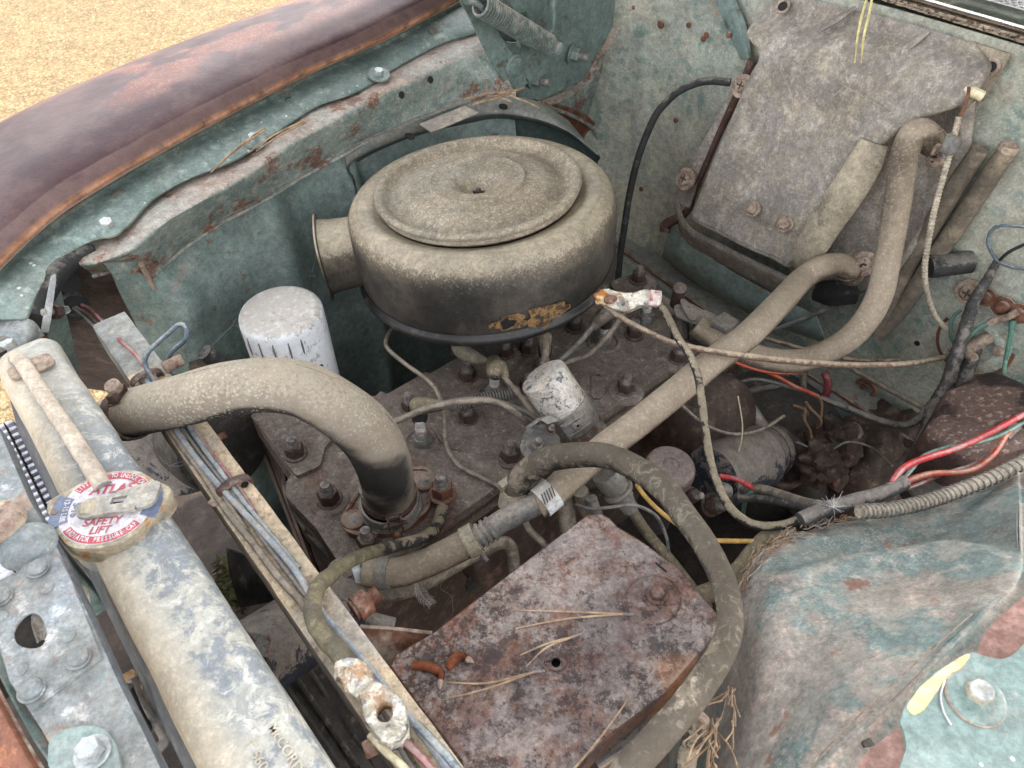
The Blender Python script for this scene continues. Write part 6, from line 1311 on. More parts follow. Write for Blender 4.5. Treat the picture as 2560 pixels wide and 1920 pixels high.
mk('trunk', tube([R_(2494, 650, .94), R_(2462, 710, .93), R_(2433, 760, .92), R_(2405, 845, .905), R_(2385, 905, .895), R_(2368, 960, .885), R_(2340, 1005, .87)], [.004, .006, .0075, .0080, .0085, .009, .0085], 16, fn=lambda u, a: 1 + .06 * math.sin(u * 130 + a * 3)), M['tape'], lo)
mk('trunk', tube([R_(2440, 870, .93), R_(2420, 920, .92), R_(2395, 975, .90), R_(2368, 1020, .885), R_(2345, 1045, .87)], [.008, .0095, .010, .010, .009], 16, fn=lambda u, a: 1 + .05 * math.sin(u * 90 + a * 4)), M['tape'], lo)
mk('branch', tube([R_(2345, 1000, .87), R_(2315, 1028, .85), R_(2290, 1052, .83), R_(2262, 1064, .815), R_(2210, 1055, .80), R_(2148, 1033, .79), R_(2090, 1010, .78), R_(2050, 994, .77)], [.0075, .0062, .0052, .0050, .0050, .0048, .0046, .0038], 14, fn=lambda u, a: 1 + .05 * math.sin(u * 160 + a * 5)), M['tape'], lo)
mk('branch', tube([R_(2330, 1030, .85), R_(2316, 1080, .82), R_(2300, 1130, .79), R_(2286, 1180, .76)], [.010, .009, .012, .016], 14), M['tape'], lo)
wire('red_wire', 'dusty red wire leaving the end of the loom past the heater hose', 'wire', [R_(2048, 992, .77), R_(2022, 980, .765), R_(1985, 965, .755), R_(1940, 940, .74), R_(1900, 922, .73), R_(1850, 905, .71)], .0028, 'wire_or')
wire('slate_wire', 'slate wire running with the red one from the coil tower', 'wire', [R_(2020, 982, .765), R_(1975, 968, .755), R_(1930, 955, .74), R_(1885, 948, .72), R_(1840, 958, .70)], .0026, 'wire_g')
pl = thing('sender_plug', 'grey elbowed rubber connector on a rusty square sender behind the head', 'connector', R_(1820, 950, .69))
mk('boot', tube([R_(1850, 960, .69), R_(1832, 962, .69), R_(1815, 948, .69), R_(1790, 935, .69)], [.004, .0085, .0105, .012], 16), M['steel'], pl)
mk('sender', box(R_(1800, 925, .695), RV, TV, UP, .03, .03, .03, .003), M['clamp_r'], pl)
# grommet on firewall with ring, terminal strip, green wires
gm = thing('firewall_grommet', 'round rusty grommet ring in the firewall where the braided cable ends', 'grommet', R_(2441, 860, .945))
gc = R_(2437, 858, .944)
gn = -RV + UP * .12
mk('ring', lathe(gc, gn, [(.045, 0), (.044, .002), (.041, .003), (.036, .0022), (.032, .005), (.027, .006), (.023, .003), (.014, .003), (.012, .008), (.008, .010), (.0001, .010)], 40), M['firewall'], gm)
mk('stain', lathe(gc + RV * .0002, gn, [(.049, 0), (.049, .0012), (.0001, .0014)], 40), M['rust'], gm)
mk('boot', tube([gc + UP * .02 - TV * .012, gc + gn * .022, gc + gn * .035 - TV * .015], [.008, .009, .005], 16), M['tab'], gm)
for x, y in ((2496, 878), (2384, 872)): o = inst('screw', ('screw', 'tab'), R_(x, y, .940), gn, 1.1, 0, gm)
tsx = thing('terminal_strip', 'small row of rusty screws and a plate on the firewall above the grommet', 'terminal strip', R_(2500, 750, .945))
mk('plate', plate([R_(x, y, .938) for x, y in rounded_px] if False else rounded([R_(2402, 720, .938), R_(2440, 715, .938), R_(2600, 800, .938), R_(2600, 850, .938), R_(2500, 790, .938), R_(2425, 752, .938)], .2), (), .003, gn), M['firewall'], tsx)
for x, y, s, m_ in ((2421, 731, 1.5, 'tab'), (2462, 744, 1.1, 'rust'), (2506, 768, 1.2, 'rust'), (2543, 785, 1.2, 'rust')):
    c = R_(x, y, .935); o = inst('screw', ('screw', m_), c, gn, s * 1.1, 0, tsx); inst('washer', ('washer', m_), c + RV * .003, gn, s * .85, 0, o)
    if s > 1.4: cross_slot(c, gn, s * 1.1, o)
wire('green_wire', 'green wire hooking behind the black loom beside the grommet', 'wire', [R_(2404, 775, .93), R_(2385, 790, .925), R_(2376, 820, .92), R_(2378, 845, .92), R_(2385, 858, .925)], .0024, 'wire_gr')
wire('green_wire', 'bright green wire from a rubber sleeve to the black loom', 'wire', [R_(2475, 806, .925), R_(2450, 818, .92), R_(2425, 838, .915), R_(2410, 855, .915)], .0028, 'wire_gr')
wire('rubber_sleeve', 'brown rubber sleeve on the end of the bright green wire', 'sleeve', [R_(2545, 778, .93), R_(2520, 792, .925), R_(2490, 800, .925), R_(2474, 807, .925)], .0046, 'tab')
wire('green_wire', 'green wire hanging down at the right edge of the firewall', 'wire', [R_(2532, 800, .93), R_(2526, 840, .925), R_(2516, 890, .92), R_(2508, 940, .91)], [.0044, .0030, .0028, .0028], 'wire_gr')
wire('blue_wire', 'thin dark blue wire looping on the upper right of the firewall', 'wire', [R_(2600, 572, .93), R_(2540, 565, .93), R_(2500, 565, .93), R_(2478, 578, .93), R_(2470, 605, .93), R_(2480, 632, .93), R_(2495, 652, .935), R_(2520, 665, .93), R_(2560, 672, .93), R_(2600, 668, .93)], .0021, 'wire_blue')
wire('blue_wire', 'thin dark wire joining the top of the black loom', 'wire', [R_(2620, 590, .93), R_(2560, 612, .93), R_(2520, 632, .93), R_(2494, 656, .937)], .0020, 'rubber')
rp = thing('rubber_plug', 'black cylindrical rubber plug sticking out of the firewall', 'plug', R_(2400, 660, .94))
pa, pb = R_(2322, 668, .905), R_(2425, 654, .945)
mk('barrel', lathe(pa, pb - pa, [(.005, -.001), (.006, -.001), (.0135, .0), (.0145, .003), (.0148, (pb - pa).length)], 28), M['rubber'], rp)
# conduit pipes at the right of the heater box
dp_ = thing('drain_duct', 'two tan-dusted tubes slanting down the firewall right of the heater box', 'duct', R_(2350, 600, .93))
mk('tube', tube([R_(2452, 372, .925), R_(2390, 465, .925), R_(2325, 570, .925), R_(2260, 680, .92), R_(2190, 830, .90)], [.010, .0115, .0120, .0120, .0115], 18), M['tubes'], dp_)
mk('tube', tube([R_(2520, 374, .93), R_(2460, 462, .93), R_(2395, 560, .93), R_(2330, 655, .925), R_(2255, 770, .915), R_(2190, 838, .90)], [.0105, .0115, .0115, .0112, .011, .0105], 18), M['tubes'], dp_)
mk('tube_end', lathe(R_(2518, 376, .93), R_(2524, 366, .93) - R_(2395, 560, .93), [(.0110, 0), (.0110, .005), (.009, .007), (.0001, .005)], 18), M['tab'], dp_)
# speedometer conduit, clip and strap
fx_ = thing('flex_conduit', 'thin pale ribbed conduit hanging down over the heater box from an ivory clip', 'conduit', R_(2350, 550, .86))
fpts = [R_(2398, 292, .885), R_(2388, 330, .88), R_(2378, 370, .875), R_(2362, 430, .87), R_(2345, 490, .865), R_(2332, 545, .862), R_(2320, 610, .862), R_(2312, 670, .865), R_(2316, 725, .875), R_(2336, 785, .895), R_(2362, 818, .915), R_(2378, 836, .93)]
mk('conduit', tube(fpts, [.0034] * 12, 12, 22, fn=lambda u, a: 1 + .14 * math.sin(u * 480)), M['flex'], fx_)
mk('clip', box(R_(2377, 362, .868), RV, TV, UP, .012, .016, .02, .003), M['steel'], fx_)
mk('clip_wire', tube([R_(2362, 395, .868), R_(2360, 375, .868), R_(2370, 350, .868), R_(2376, 335, .868)], .0022, 8), M['steel'], fx_)
iv = thing('ivory_clip', 'ivory plastic clip with a brown strap at the corner of the heater box', 'clip', R_(2430, 232, .9))
mk('body', tube([R_(2400, 226, .905), R_(2412, 223, .90), R_(2430, 229, .90), R_(2456, 241, .905)], [.0050, .0064, .0060, .0056], 12), M['ply'], iv)
mk('tab', box(R_(2395, 244, .91), RV, TV, UP, .01, .03, .014, .002), M['duct'], iv)
mk('strap', sheet([[R_(2418, 217, .888), R_(2426, 218, .888)], [R_(2412, 255, .89), R_(2420, 256, .89)], [R_(2396, 290, .893), R_(2406, 292, .893)]], 3, 5, .0015), M['rust'], iv)

# ---- brown speckled regulator with the red, orange and green wires
rg = thing('regulator', 'brown speckled rounded regulator box at the right edge', 'voltage regulator', R_(2440, 1080, .6))
g0 = [K(2308, 1082, .88), K(2335, 1040, .90), K(2378, 985, .93), K(2470, 938, .95), K(2515, 941, .94), K(2650, 1010, .88), K(2680, 1090, .82), K(2560, 1130, .80), K(2400, 1150, .82), K(2338, 1132, .84)]
low = [p - UP * .055 for p in g0]
mk('box', hull_round([K(2345, 1100, .875), K(2395, 1005, .915), K(2480, 965, .93), K(2620, 1030, .86), K(2600, 1090, .83), K(2400, 1130, .85)] + [p - UP * .05 for p in (K(2345, 1100, .875), K(2395, 1005, .915), K(2480, 965, .93), K(2620, 1030, .86), K(2600, 1090, .83), K(2400, 1130, .85))], .018), M['regul'], rg)
mk('base', box(K(2480, 1165, .84) - UP * .05, Vector((1, .25, 0)), Vector((-.25, 1, 0)), UP, .16, .07, .02, .003), M['oily'], rg)
def kw(ps, k0, k1): return [K(x, y, k0 + (k1 - k0) * i / (len(ps) - 1)) for i, (x, y) in enumerate(ps)]
wire('red_wire', 'thick bright red wire sweeping below the speckled regulator', 'wire', kw([(2640, 1005), (2560, 1036), (2500, 1068), (2433, 1103), (2380, 1125), (2331, 1140), (2280, 1158), (2248, 1180), (2230, 1210)], .76, .66), .0031, 'wire_red')
wire('orange_wire', 'orange wire bending down from a metal lug beside the regulator', 'wire', kw([(2526, 1078), (2512, 1092), (2495, 1120), (2474, 1145), (2435, 1172), (2390, 1182), (2330, 1184), (2280, 1198), (2240, 1216)], .77, .67), .0030, 'wire_or')
wire('red_wire', 'thin faded red wire following the orange one', 'wire', kw([(2516, 1086), (2492, 1108), (2470, 1135), (2430, 1162), (2380, 1178), (2330, 1196), (2290, 1214), (2248, 1226)], .775, .675), .0019, 'wire_dred')
wire('green_wire', 'green wire running below the thick red wire to the loom', 'wire', kw([(2600, 1040), (2560, 1056), (2500, 1088), (2440, 1108), (2370, 1118), (2310, 1140), (2278, 1175), (2255, 1205), (2235, 1228)], .77, .67), .0021, 'wire_gr')
wire('wire_lug', 'steel lug on the end of the orange wire', 'wire lug', kw([(2545, 1062), (2530, 1076), (2515, 1092)], .768, .77), .0046, 'steel')
wire('wiring_loom', 'taped loom lying at the edge of the near inner fender', 'wiring loom', [K(2262, 1205, .665), K(2230, 1222, .66), K(2190, 1238, .655), K(2150, 1248, .65), K(2100, 1262, .645), K(2050, 1278, .64), K(2000, 1300, .635)], .0066, 'tape')
wire('wiring_loom', 'thin taped loom from the generator joining at the fluffy seed head', 'wiring loom', [K(1868, 1225, .80), K(1900, 1222, .78), K(1950, 1236, .75), K(2010, 1256, .70), K(2060, 1266, .66)], .0050, 'wire_tan')
wire('wiring_loom', 'second thin loom just below, from the generator', 'wiring loom', [K(1850, 1246, .80), K(1900, 1246, .78), K(1960, 1256, .74), K(2030, 1270, .68)], .0046, 'tape')
wire('red_wire', 'short red wire over the blotched generator', 'wire', [K(1800, 1190, .80), K(1835, 1196, .795), K(1862, 1208, .79), K(1888, 1224, .785)], .0028, 'wire_red')
wire('green_wire', 'green wire hanging from the short loom by the generator', 'wire', [K(1888, 1226, .785), K(1872, 1236, .79), K(1862, 1256, .80), K(1858, 1285, .82)], .0024, 'wire_gr')
cf = thing('braided_conduit', 'beige braided conduit bound with wire, along the edge of the near inner fender', 'conduit', K(2350, 1240, .64))
cpts = [K(2620, 1118, .67), K(2560, 1154, .66), (K(2474, 1196, .65)), K(2392, 1228, .64), K(2330, 1250, .635), K(2270, 1266, .63), K(2210, 1276, .625), K(2146, 1279, .62)]
mk('conduit', tube(cpts, [.0058, .0058, .0057, .0056, .0056, .0056, .0056, .0054], 18, 24, fn=lambda u, a: 1 + .03 * math.sin(a * 60 + u * 500)), M['flex'], cf)
cc_ = curve(cpts, 48); fr_ = frames(cc_); hel = []
for i, (p, (t, x, y)) in enumerate(zip(cc_, fr_)):
    a = i * math.tau / 8.5; hel.append(p + (x * math.cos(a) + y * math.sin(a)) * .0062)
mk('binding_wire', tube(hel, .0009, 5, raw=True), M['steel'], cf)

# ================================================================== DARK THINGS LOW IN THE BAY
gnr = thing('generator', 'blotched dark blue generator can low beside the engine', 'generator', K(1850, 1190, .95))
ga, gb = K(1780, 1195, .93), K(1915, 1130, 1.0); gd = (gb - ga)
mk('can', lathe(ga, gd, [(.020, -.004), (.040, -.002), (.043, .006), (.044, gd.length * .8), (.040, gd.length * .82), (.036, gd.length)], 40), M['gen'], gnr)
mk('end_cap', lathe(gb, gd, smooth_prof([(.037, 0), (.036, .012), (.026, .024), (.001, .028)], 3), 28), M['gen'], gnr)
mk('terminal', tube([K(1800, 1215, .89), K(1815, 1225, .885), K(1822, 1240, .885)], [.006, .008, .005], 12), M['steel'], gnr)
mk('bracket', hull([K(1755, 1205, .93), K(1790, 1170, .95), K(1800, 1250, .92), K(1770, 1245, .93), K(1760, 1220, .98), K(1795, 1180, .99)], .003), M['oily'], gnr)
ex = thing('exhaust_pipe', 'dark curved exhaust pipe and bell housing behind the generator', 'exhaust', K(1950, 1150, 1.15))
mk('bell', lathe(K(1890, 1130, 1.22), -RV + UP * .4, smooth_prof([(.13, -.08), (.125, -.02), (.10, .02), (.06, .035), (.001, .04)], 4), 48), M['oily'], ex)
mk('pipe', tube([K(1865, 1082, 1.02), K(1900, 1075, 1.02), K(1945, 1105, 1.03), K(1995, 1160, 1.05), K(2022, 1220, 1.08), K(2020, 1270, 1.1)], [.012, .016, .022, .026, .028, .028], 20), M['oily'], ex)
mk('pipe', tube([K(1850, 985, 1.0), K(1885, 1040, 1.0), K(1925, 1095, 1.0), K(1980, 1150, 1.01)], .010, 14), M['steel'], ex)
mk('bulge', lathe(K(1800, 1060, .98), -TV + UP * .5, smooth_prof([(.07, -.06), (.066, .0), (.045, .022), (.001, .03)], 4), 30), M['block'], ex)
mk('bolt', lathe(K(1882, 1098, 1.0), -TV + UP, [(.016, 0), (.016, .014), (.014, .016)], 6), M['nut'], ex)
for x, y in ((1928, 1152), (1948, 1168), (2055, 1190), (2075, 1202)): mk('bolt', lathe(K(x, y, 1.02), -TV + UP * .7, [(.009, 0), (.009, .01), (.006, .012)], 6), M['nut_rust'], ex)
sb = thing('steering_box', 'greasy dirt-caked steering box deep in the corner below the black loom', 'steering box', K(2130, 1160, 1.1))
def lump(c, r_, seed, m_='dark', amp=.35, n=26):
    vs, fs = [], []; 
    for i in range(n):
        for j in range(n):
            th, ph = math.pi * i / (n - 1), math.tau * j / n; d_ = Vector((math.sin(th) * math.cos(ph), math.sin(th) * math.sin(ph), math.cos(th)))
            vs.append(c + d_ * r_ * (1 + amp * noise.fractal(d_ * 1.6 + Vector((seed, 0, 0)), 1, 2, 5)))
    for i in range(n - 1):
        for j in range(n): fs.append((i * n + j, i * n + (j + 1) % n, (i + 1) * n + (j + 1) % n, (i + 1) * n + j))
    return vs, fs, None
mk('housing', join(lump(K(2120, 1185, 1.10), .075, 3), lump(K(2180, 1160, 1.12), .07, 9), lump(K(2070, 1120, 1.08), .035, 5), lump(K(2220, 1110, 1.15), .06, 7)), M['block'], sb)
mk('lump', join(lump(K(2095, 1105, 1.04), .032, 11, amp=.5), lump(K(2045, 1160, .99), .026, 13, amp=.5), lump(K(2075, 1150, 1.03), .03, 17, amp=.6)), M['block'], sb)
mk('boot', lathe(K(2100, 1110, 1.10), K(2060, 1090, 1.03) - K(2100, 1110, 1.06), smooth_prof([(.018, -.02), (.030, -.005), (.026, .004), (.032, .010), (.026, .018), (.030, .024), (.018, .032), (.001, .034)], 2), 24), M['block'], sb)
mk('boot', lathe(K(2050, 1160, 1.0), K(2025, 1150, .99) - K(2060, 1175, 1.02), smooth_prof([(.022, -.02), (.027, -.005), (.023, .002), (.028, .008), (.023, .014), (.014, .02), (.001, .022)], 2), 24), M['block'], sb)
mk('column', tube([K(2270, 1120, 1.2), K(2225, 1100, 1.15), K(2200, 1140, 1.1)], [.05, .045, .03], 20), M['block'], sb)
mk('shaft', tube([K(2065, 1040, 1.05), K(2100, 1085, 1.05), K(2125, 1130, 1.05)], .010, 10), M['oily'], sb)
mk('knob', lathe(K(2130, 1085, 1.03), K(2112, 1070, 1.02) - K(2130, 1085, 1.03), [(.011, -.012), (.011, .0), (.016, .001), (.016, .006), (.009, .007), (.009, .014)], 16), M['steel'], sb)
wb = thing('root_twig', 'dry roots and twigs caught in the gap under the black loom', 'twig', K(2030, 1060, 1.0))
for ps in ([(2015, 1005), (2025, 1020), (2050, 1045), (2052, 1062), (2042, 1070)], [(2013, 1020), (2012, 1050), (2025, 1075), (2030, 1100)], [(2048, 992), (2055, 1010), (2053, 1040), (2050, 1052), (2044, 1062)], [(1985, 1013), (2000, 1018), (2013, 1024), (2020, 1035)]):
    mk('twig', tube([K(x, y, .98 + .01 * i) for i, (x, y) in enumerate(ps)], .0017, 6), M['needle_d'], wb)
# coil-nut on toe board
mk('spring_nut', tube([R_(2168, 973, .945) + (TV * math.cos(a) + UP * math.sin(a)) * (.018 - a * .0016) for a in [i * .4 for i in range(22)]], .0032, 8, raw=True), M['rust'], FW)

# horns, hub and fan in front of the engine
hn = thing('horn', 'dark round horn half hidden behind the brace and the big radiator hose', 'horn', D(470, 1050, .66))
mk('disc', lathe(D(440, 1100, .70), UP * .6 - RV * .3 - TV * .6, smooth_prof([(.066, -.05), (.070, -.005), (.062, .002), (.030, .004), (.001, .006)], 3), 44), M['gen'], hn)
mk('trumpet', lathe(D(560, 1110, .69), UP * .3 - TV * .9 + RV * .2, smooth_prof([(.058, -.06), (.062, -.02), (.060, .0), (.052, .003), (.020, .006), (.001, .007)], 3), 36), M['oily'], hn)
mk('bracket', hull([D(468, 905, .62), D(505, 893, .62), D(580, 960, .68), D(560, 1000, .70), D(480, 960, .66), D(470, 930, .64)], .004), M['hose'], hn)
mk('screw', tube([D(548, 1085, .655), D(556, 1100, .66)], .007, 10), M['nut_rust'], hn)
wire('rubber_tube', 'short black ribbed rubber tube with an open end behind the oil filter', 'tube', [D(511, 880, .555), D(540, 900, .57), D(566, 918, .585)], .0092, 'rubber', fn=lambda u, a: 1 + .05 * math.sin(u * 70))
tb2 = thing('water_pump', 'blotched blue-black cylinder of the water pump under the brace', 'water pump', D(720, 1580, .64))
wa, wbp = D(620, 1660, .615), D(860, 1500, .66); 
mk('drum', lathe(wa, wbp - wa, [(.030, -.003), (.0345, 0), (.0350, .004), (.0350, .12), (.02, .121)], 44), M['gen'], tb2)
mk('paper_tag', sheet([[D(628, 1580, .575), D(672, 1590, .573)], [D(640, 1610, .568), D(676, 1608, .568)], [D(645, 1640, .566), D(666, 1642, .566)]], 3, 3, .0006), M['rubber'], tb2)
mk('tag_edge', tube([D(672, 1590, .572), D(678, 1604, .567), D(665, 1644, .565)], .0008, 5, 1), M['nut_rust'], tb2)
fn_ = thing('fan', 'dark fan blades and belt in the gap between radiator and engine', 'fan', D(760, 1800, .72))
for i in range(3):
    mk('blade_edge', tube([D(700 + i * 37, 1700 - i * 14, .66 + .004 * i), D(765 + i * 34, 1790 - i * 13, .68 + .01 * i), D(850 + i * 44, 1915, .70)], .0032 - .0005 * i, 6), M['oily'], fn_)
mk('blade', sheet([[D(690, 1700, .68), D(820, 1660, .69)], [D(790, 1830, .70), D(900, 1790, .70)], [D(870, 1960, .72), D(1000, 1930, .72)]], 5, 5, .003, disp=lambda u, v: .004 * math.sin(u * 20)), M['oily'], fn_)
mk('blade', sheet([[D(565, 1370, .70), D(640, 1400, .68)], [D(575, 1440, .72), D(690, 1470, .68)], [D(600, 1520, .74), D(700, 1500, .70)]], 5, 5, .003), M['oily'], fn_)
lf = thing('leaf_litter', 'yellow-green leaf litter caught deep between radiator and fan', 'leaf litter', D(575, 1450, .78)); lf['kind'] = 'stuff'; del lf['category']
lm = []
rl_ = random.Random(6)
for i in range(160):
    p = D(rl_.uniform(540, 615), rl_.uniform(1400, 1525), .75) + Vector((0, 0, rl_.uniform(-.01, .01))); a = rl_.uniform(0, 6.28); u = Vector((math.cos(a), math.sin(a), rl_.uniform(-.5, .5))); v_ = u.cross(UP).normalized()
    s_ = rl_.uniform(.002, .006); lm.append(([p - u * s_ * 2, p + v_ * s_ * .5, p + u * s_ * 2, p - v_ * s_ * .5], [(0, 1, 2, 3)], None))
mk('leaves', join(*lm), M['moss'], lf)
bp_ = thing('plug_connector', 'pale grey rubber connector behind the rusty brace bolt', 'connector', D(940, 1560, .52))
mk('sleeve', tube([D(922, 1548, .53), D(945, 1556, .53), D(980, 1568, .535)], [.0062, .0066, .0075], 14), M['steel'], bp_)

for lb, ps, r_, m_ in (('brown wire sagging across the dark gap above the blotched generator', [K(1700, 1010, .90), K(1760, 1060, .92), K(1830, 1085, .93), K(1900, 1075, .95), K(1960, 1040, .98)], .0022, 'wire_tan'),
        ('grey wire dropping from the head towards the generator', [K(1735, 955, .88), K(1762, 1020, .92), K(1770, 1090, .93), K(1775, 1160, .90), K(1800, 1210, .89)], .0020, 'wire_g'),
        ('thin tan fibre hanging in front of the dark engine side', [K(1845, 990, .90), K(1856, 1060, .90), K(1852, 1110, .91), K(1840, 1145, .92)], .0008, 'ply'),
        ('brown pipe running back beside the generator to the steering box', [K(1905, 1190, 1.0), K(1960, 1215, 1.0), K(2010, 1200, 1.02), K(2050, 1215, 1.03)], .0060, 'block'),
        ('thin grey wire crossing the steering box', [K(1990, 1105, .98), K(2060, 1130, 1.0), K(2120, 1105, 1.0), K(2180, 1120, 1.0), K(2230, 1165, .9)], .0016, 'wire_g')):
    wire('loose_wire', lb, 'wire', ps, r_, m_)
nb_ = thing('adjuster_bolt', 'dusty hexagon bolt and washer on the bracket left of the generator', 'bolt', K(1775, 1262, .90))
head_bolt(K(1775, 1262, .90), nb_, 1.1, -TV + UP); head_bolt(K(1725, 1238, .88), nb_, .8, -TV + UP)
# ================================================================== NEAR INNER FENDER (bottom right)
nf = thing('inner_fender', 'pale green dust-streaked near inner fender bulging at the bottom right', 'fender apron', D(2100, 1650, .46))
J = [[(1740, 1990, .60), (1775, 1880, .585), (1812, 1760, .565), (1830, 1640, .55), (1842, 1540, .54), (1850, 1458, .53), (1888, 1408, .53)],
     [(1800, 1990, .53), (1840, 1880, .52), (1885, 1760, .505), (1915, 1640, .492), (1945, 1530, .488), (1960, 1440, .500), (1940, 1362, .535)],
     [(1870, 1990, .48), (1930, 1880, .475), (2000, 1760, .468), (2060, 1640, .465), (2092, 1520, .474), (2105, 1405, .505), (2080, 1316, .555)],
     [(1930, 1990, .450), (2010, 1880, .447), (2100, 1760, .442), (2180, 1650, .446), (2232, 1530, .462), (2245, 1396, .500), (2210, 1290, .565)],
     [(1965, 1990, .438), (2060, 1890, .434), (2170, 1775, .430), (2280, 1660, .430), (2370, 1550, .435), (2410, 1375, .476), (2370, 1248, .562)],
     [(1990, 1990, .432), (2090, 1890, .428), (2220, 1770, .424), (2340, 1650, .419), (2450, 1540, .419), (2540, 1420, .440), (2530, 1185, .540)],
     [(2000, 1992, .440), (2100, 1893, .437), (2230, 1773, .433), (2352, 1653, .428), (2462, 1543, .428), (2556, 1425, .449), (2560, 1180, .545)],
     [(2080, 1995, .445), (2180, 1895, .442), (2295, 1795, .436), (2410, 1690, .430), (2520, 1600, .428), (2660, 1460, .430), (2680, 1120, .530)]]
def nfd(u, v):
    # pressed lobes: a hollow above a sharp shoulder
    y = u * 6; x = v * 7
    a = -.018 * math.exp(-((y - 5.42) / .26) ** 2) * math.exp(-((x - 3.1) / 1.5) ** 2)
    a += .010 * math.exp(-((y - 4.98) / .16) ** 2) * math.exp(-((x - 3.3) / 1.6) ** 2)
    a += .0005 * math.sin(y * 2.2 + x * 1.3) + .0008 * fbm(Vector((u * 6, v * 6, 7)), 1)
    return a
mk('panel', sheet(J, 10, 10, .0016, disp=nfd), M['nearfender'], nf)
mk('dark_spot', box(D(2160, 1847, .4385), Vector((1, .2, 0)), Vector((-.4, 1, 0)), UP, .007, .009, .002, .0008), M['rubber'], nf)  # dark block standing in for a recessed hole
mk('crack_line', tube([D(2016, 1925, .434), D(2090, 1845, .431), D(2225, 1716, .424), D(2330, 1622, .419), D(2430, 1535, .418)], .0005, 5), M['tab'], nf)
edge = [D(x, y, d + .002) for x, y, d in J[0]]
mk('lower_wall', sheet([edge, [p - UP * .06 - TV * .0 for p in edge], [p - UP * .35 for p in edge]], 6, 5, .002), M['nearfender'], nf)
topw = [D(x, y, d + .002) for x, y, d in [r_[-1] for r_ in J]]
mk('rear_wall', sheet([topw, [p - UP * .08 + RV * .01 for p in topw], [p - UP * .35 + RV * .02 for p in topw]], 5, 5, .002), M['splash'], nf)
sk = thing('fender', 'pinkish-brown bare fender metal showing beside the teal bracket, bottom right', 'car fender', D(2300, 1900, .41))
mk('skin', sheet([[D(2100, 1995, .428), D(2160, 1890, .424), D(2262, 1805, .418), D(2420, 1660, .412), D(2480, 1560, .410), D(2640, 1430, .41)], [D(2300, 2050, .415), D(2340, 1950, .410), D(2420, 1860, .404), D(2560, 1740, .400), D(2640, 1640, .398), D(2740, 1560, .398)]], 6, 5, .0015), M['pinkrust'], sk)
hbk = thing('fender_bracket', 'bright teal bracket with a big washered bolt and a yellow crayon mark, bottom right corner', 'bracket', D(2450, 1800, .39))
ho_ = [(2250, 1804), (2258, 1778), (2266, 1756), (2300, 1712), (2345, 1675), (2412, 1634), (2435, 1630), (2474, 1644), (2505, 1648), (2530, 1640), (2570, 1600), (2700, 1560), (2760, 1900), (2700, 2080), (2240, 2080), (2246, 1935), (2254, 1905), (2266, 1872), (2264, 1840)]
mk('plate', plate(rounded([D(x, y, .392) for x, y in ho_], .22, 2), (), .0022, UP), M['bracket'], hbk)
mk('yellow_mark', plate(rounded([D(x, y, .3914) for x, y in ((2264, 1768), (2300, 1716), (2350, 1676), (2412, 1636), (2428, 1636), (2410, 1664), (2360, 1704), (2335, 1740), (2310, 1776), (2285, 1788))], .25, 2), (), .0006, UP), M['yellow'], hbk)
bc_ = D(2437, 1746, .3915); bn_ = (UP + Vector((-.10, .02, 0))).normalized()
mk('washer', lathe(bc_, bn_, [(.0142, -.0005), (.0142, .0014), (.0134, .0020), (.009, .0018), (.006, .0016)], 36), M['bracket'], hbk)
mk('washer_edge', tube([bc_ + (Vector((1, 0, 0)) * math.cos(a) + Vector((0, 1, 0)) * math.sin(a)) * .0142 for a in [math.tau * i / 32 for i in range(33)]], .0008, 6, raw=True), M['tab'], hbk)
o = mk('bolt', lathe(bc_ + Vector((.002, .002, .0016)), bn_, [(.0068, 0), (.0068, .0038), (.0060, .0048)], 6), M['cream'], hbk)
mk('bolt_face', lathe(bc_ + Vector((.002, .002, .0064)), bn_, [(.0056, 0), (.0052, .0004), (.0001, .0002)], 24), M['zinc'], o)
mk('paint_scrape', tube([D(2362, 1700, .3912), D(2352, 1740, .3912), D(2360, 1780, .3912), D(2378, 1812, .3912)], .0005, 5), M['label_w'], hbk)

# ================================================================== HOOD HINGE
hg = thing('lid_hinge_assembly', 'grey-green hood hinge with a heavy coil spring at the top of the far fender', 'hinge', T_(1300, 200, .8))
TP = .80
mk('mounting_plate', plate([T_(x, y, TP) for x, y in ((1185, 40), (1238, 160), (1262, 212), (1300, 243), (1349, 250), (1451, 203), (1500, 120), (1532, 66), (1545, -80), (1170, -80))], [[T_(x, y, TP) for x, y in ((1255, 40), (1262, 75), (1300, 92), (1330, 60), (1318, 30))]], .003), M['hinge'], hg)
mk('lower_flange', sheet([[T_(1300, 245, TP), T_(1349, 252, TP), T_(1451, 205, TP), T_(1502, 122, TP), T_(1534, 66, TP)], [T_(1310, 258, TP - .012), T_(1352, 272, TP - .014), T_(1468, 212, TP - .014), T_(1518, 128, TP - .014), T_(1552, 70, TP - .012)]], 6, 3, .0016), M['rail'], hg)
mk('side_arm', plate(rounded([T_(x, y, TP - .030) for x, y in ((1150, -80), (1148, 0), (1172, 38), (1205, 110), (1236, 166), (1258, 202), (1290, 222), (1312, 216), (1318, 186), (1296, 150), (1268, 118), (1240, 70), (1215, 10), (1205, -80))], .2, 2), (), .003), M['hinge'], hg)
mk('front_arm', plate(rounded([T_(x, y, TP - .022) for x, y in ((1225, 60), (1262, 104), (1290, 108), (1345, 98), (1385, 132), (1376, 168), (1352, 196), (1322, 206), (1300, 160), (1255, 112))], .2, 2), (), .003), M['hinge'], hg)
gcx, gcy = 1284, 163; gp = []
for i in range(44):
    a = math.tau * i / 44; r_ = 40 + (5 if (i % 4 < 2 and 0 < i < 14) else 0); gp.append(T_(gcx + 16 + r_ * math.cos(a), gcy + 8 + r_ * .95 * math.sin(a), TP - .016))
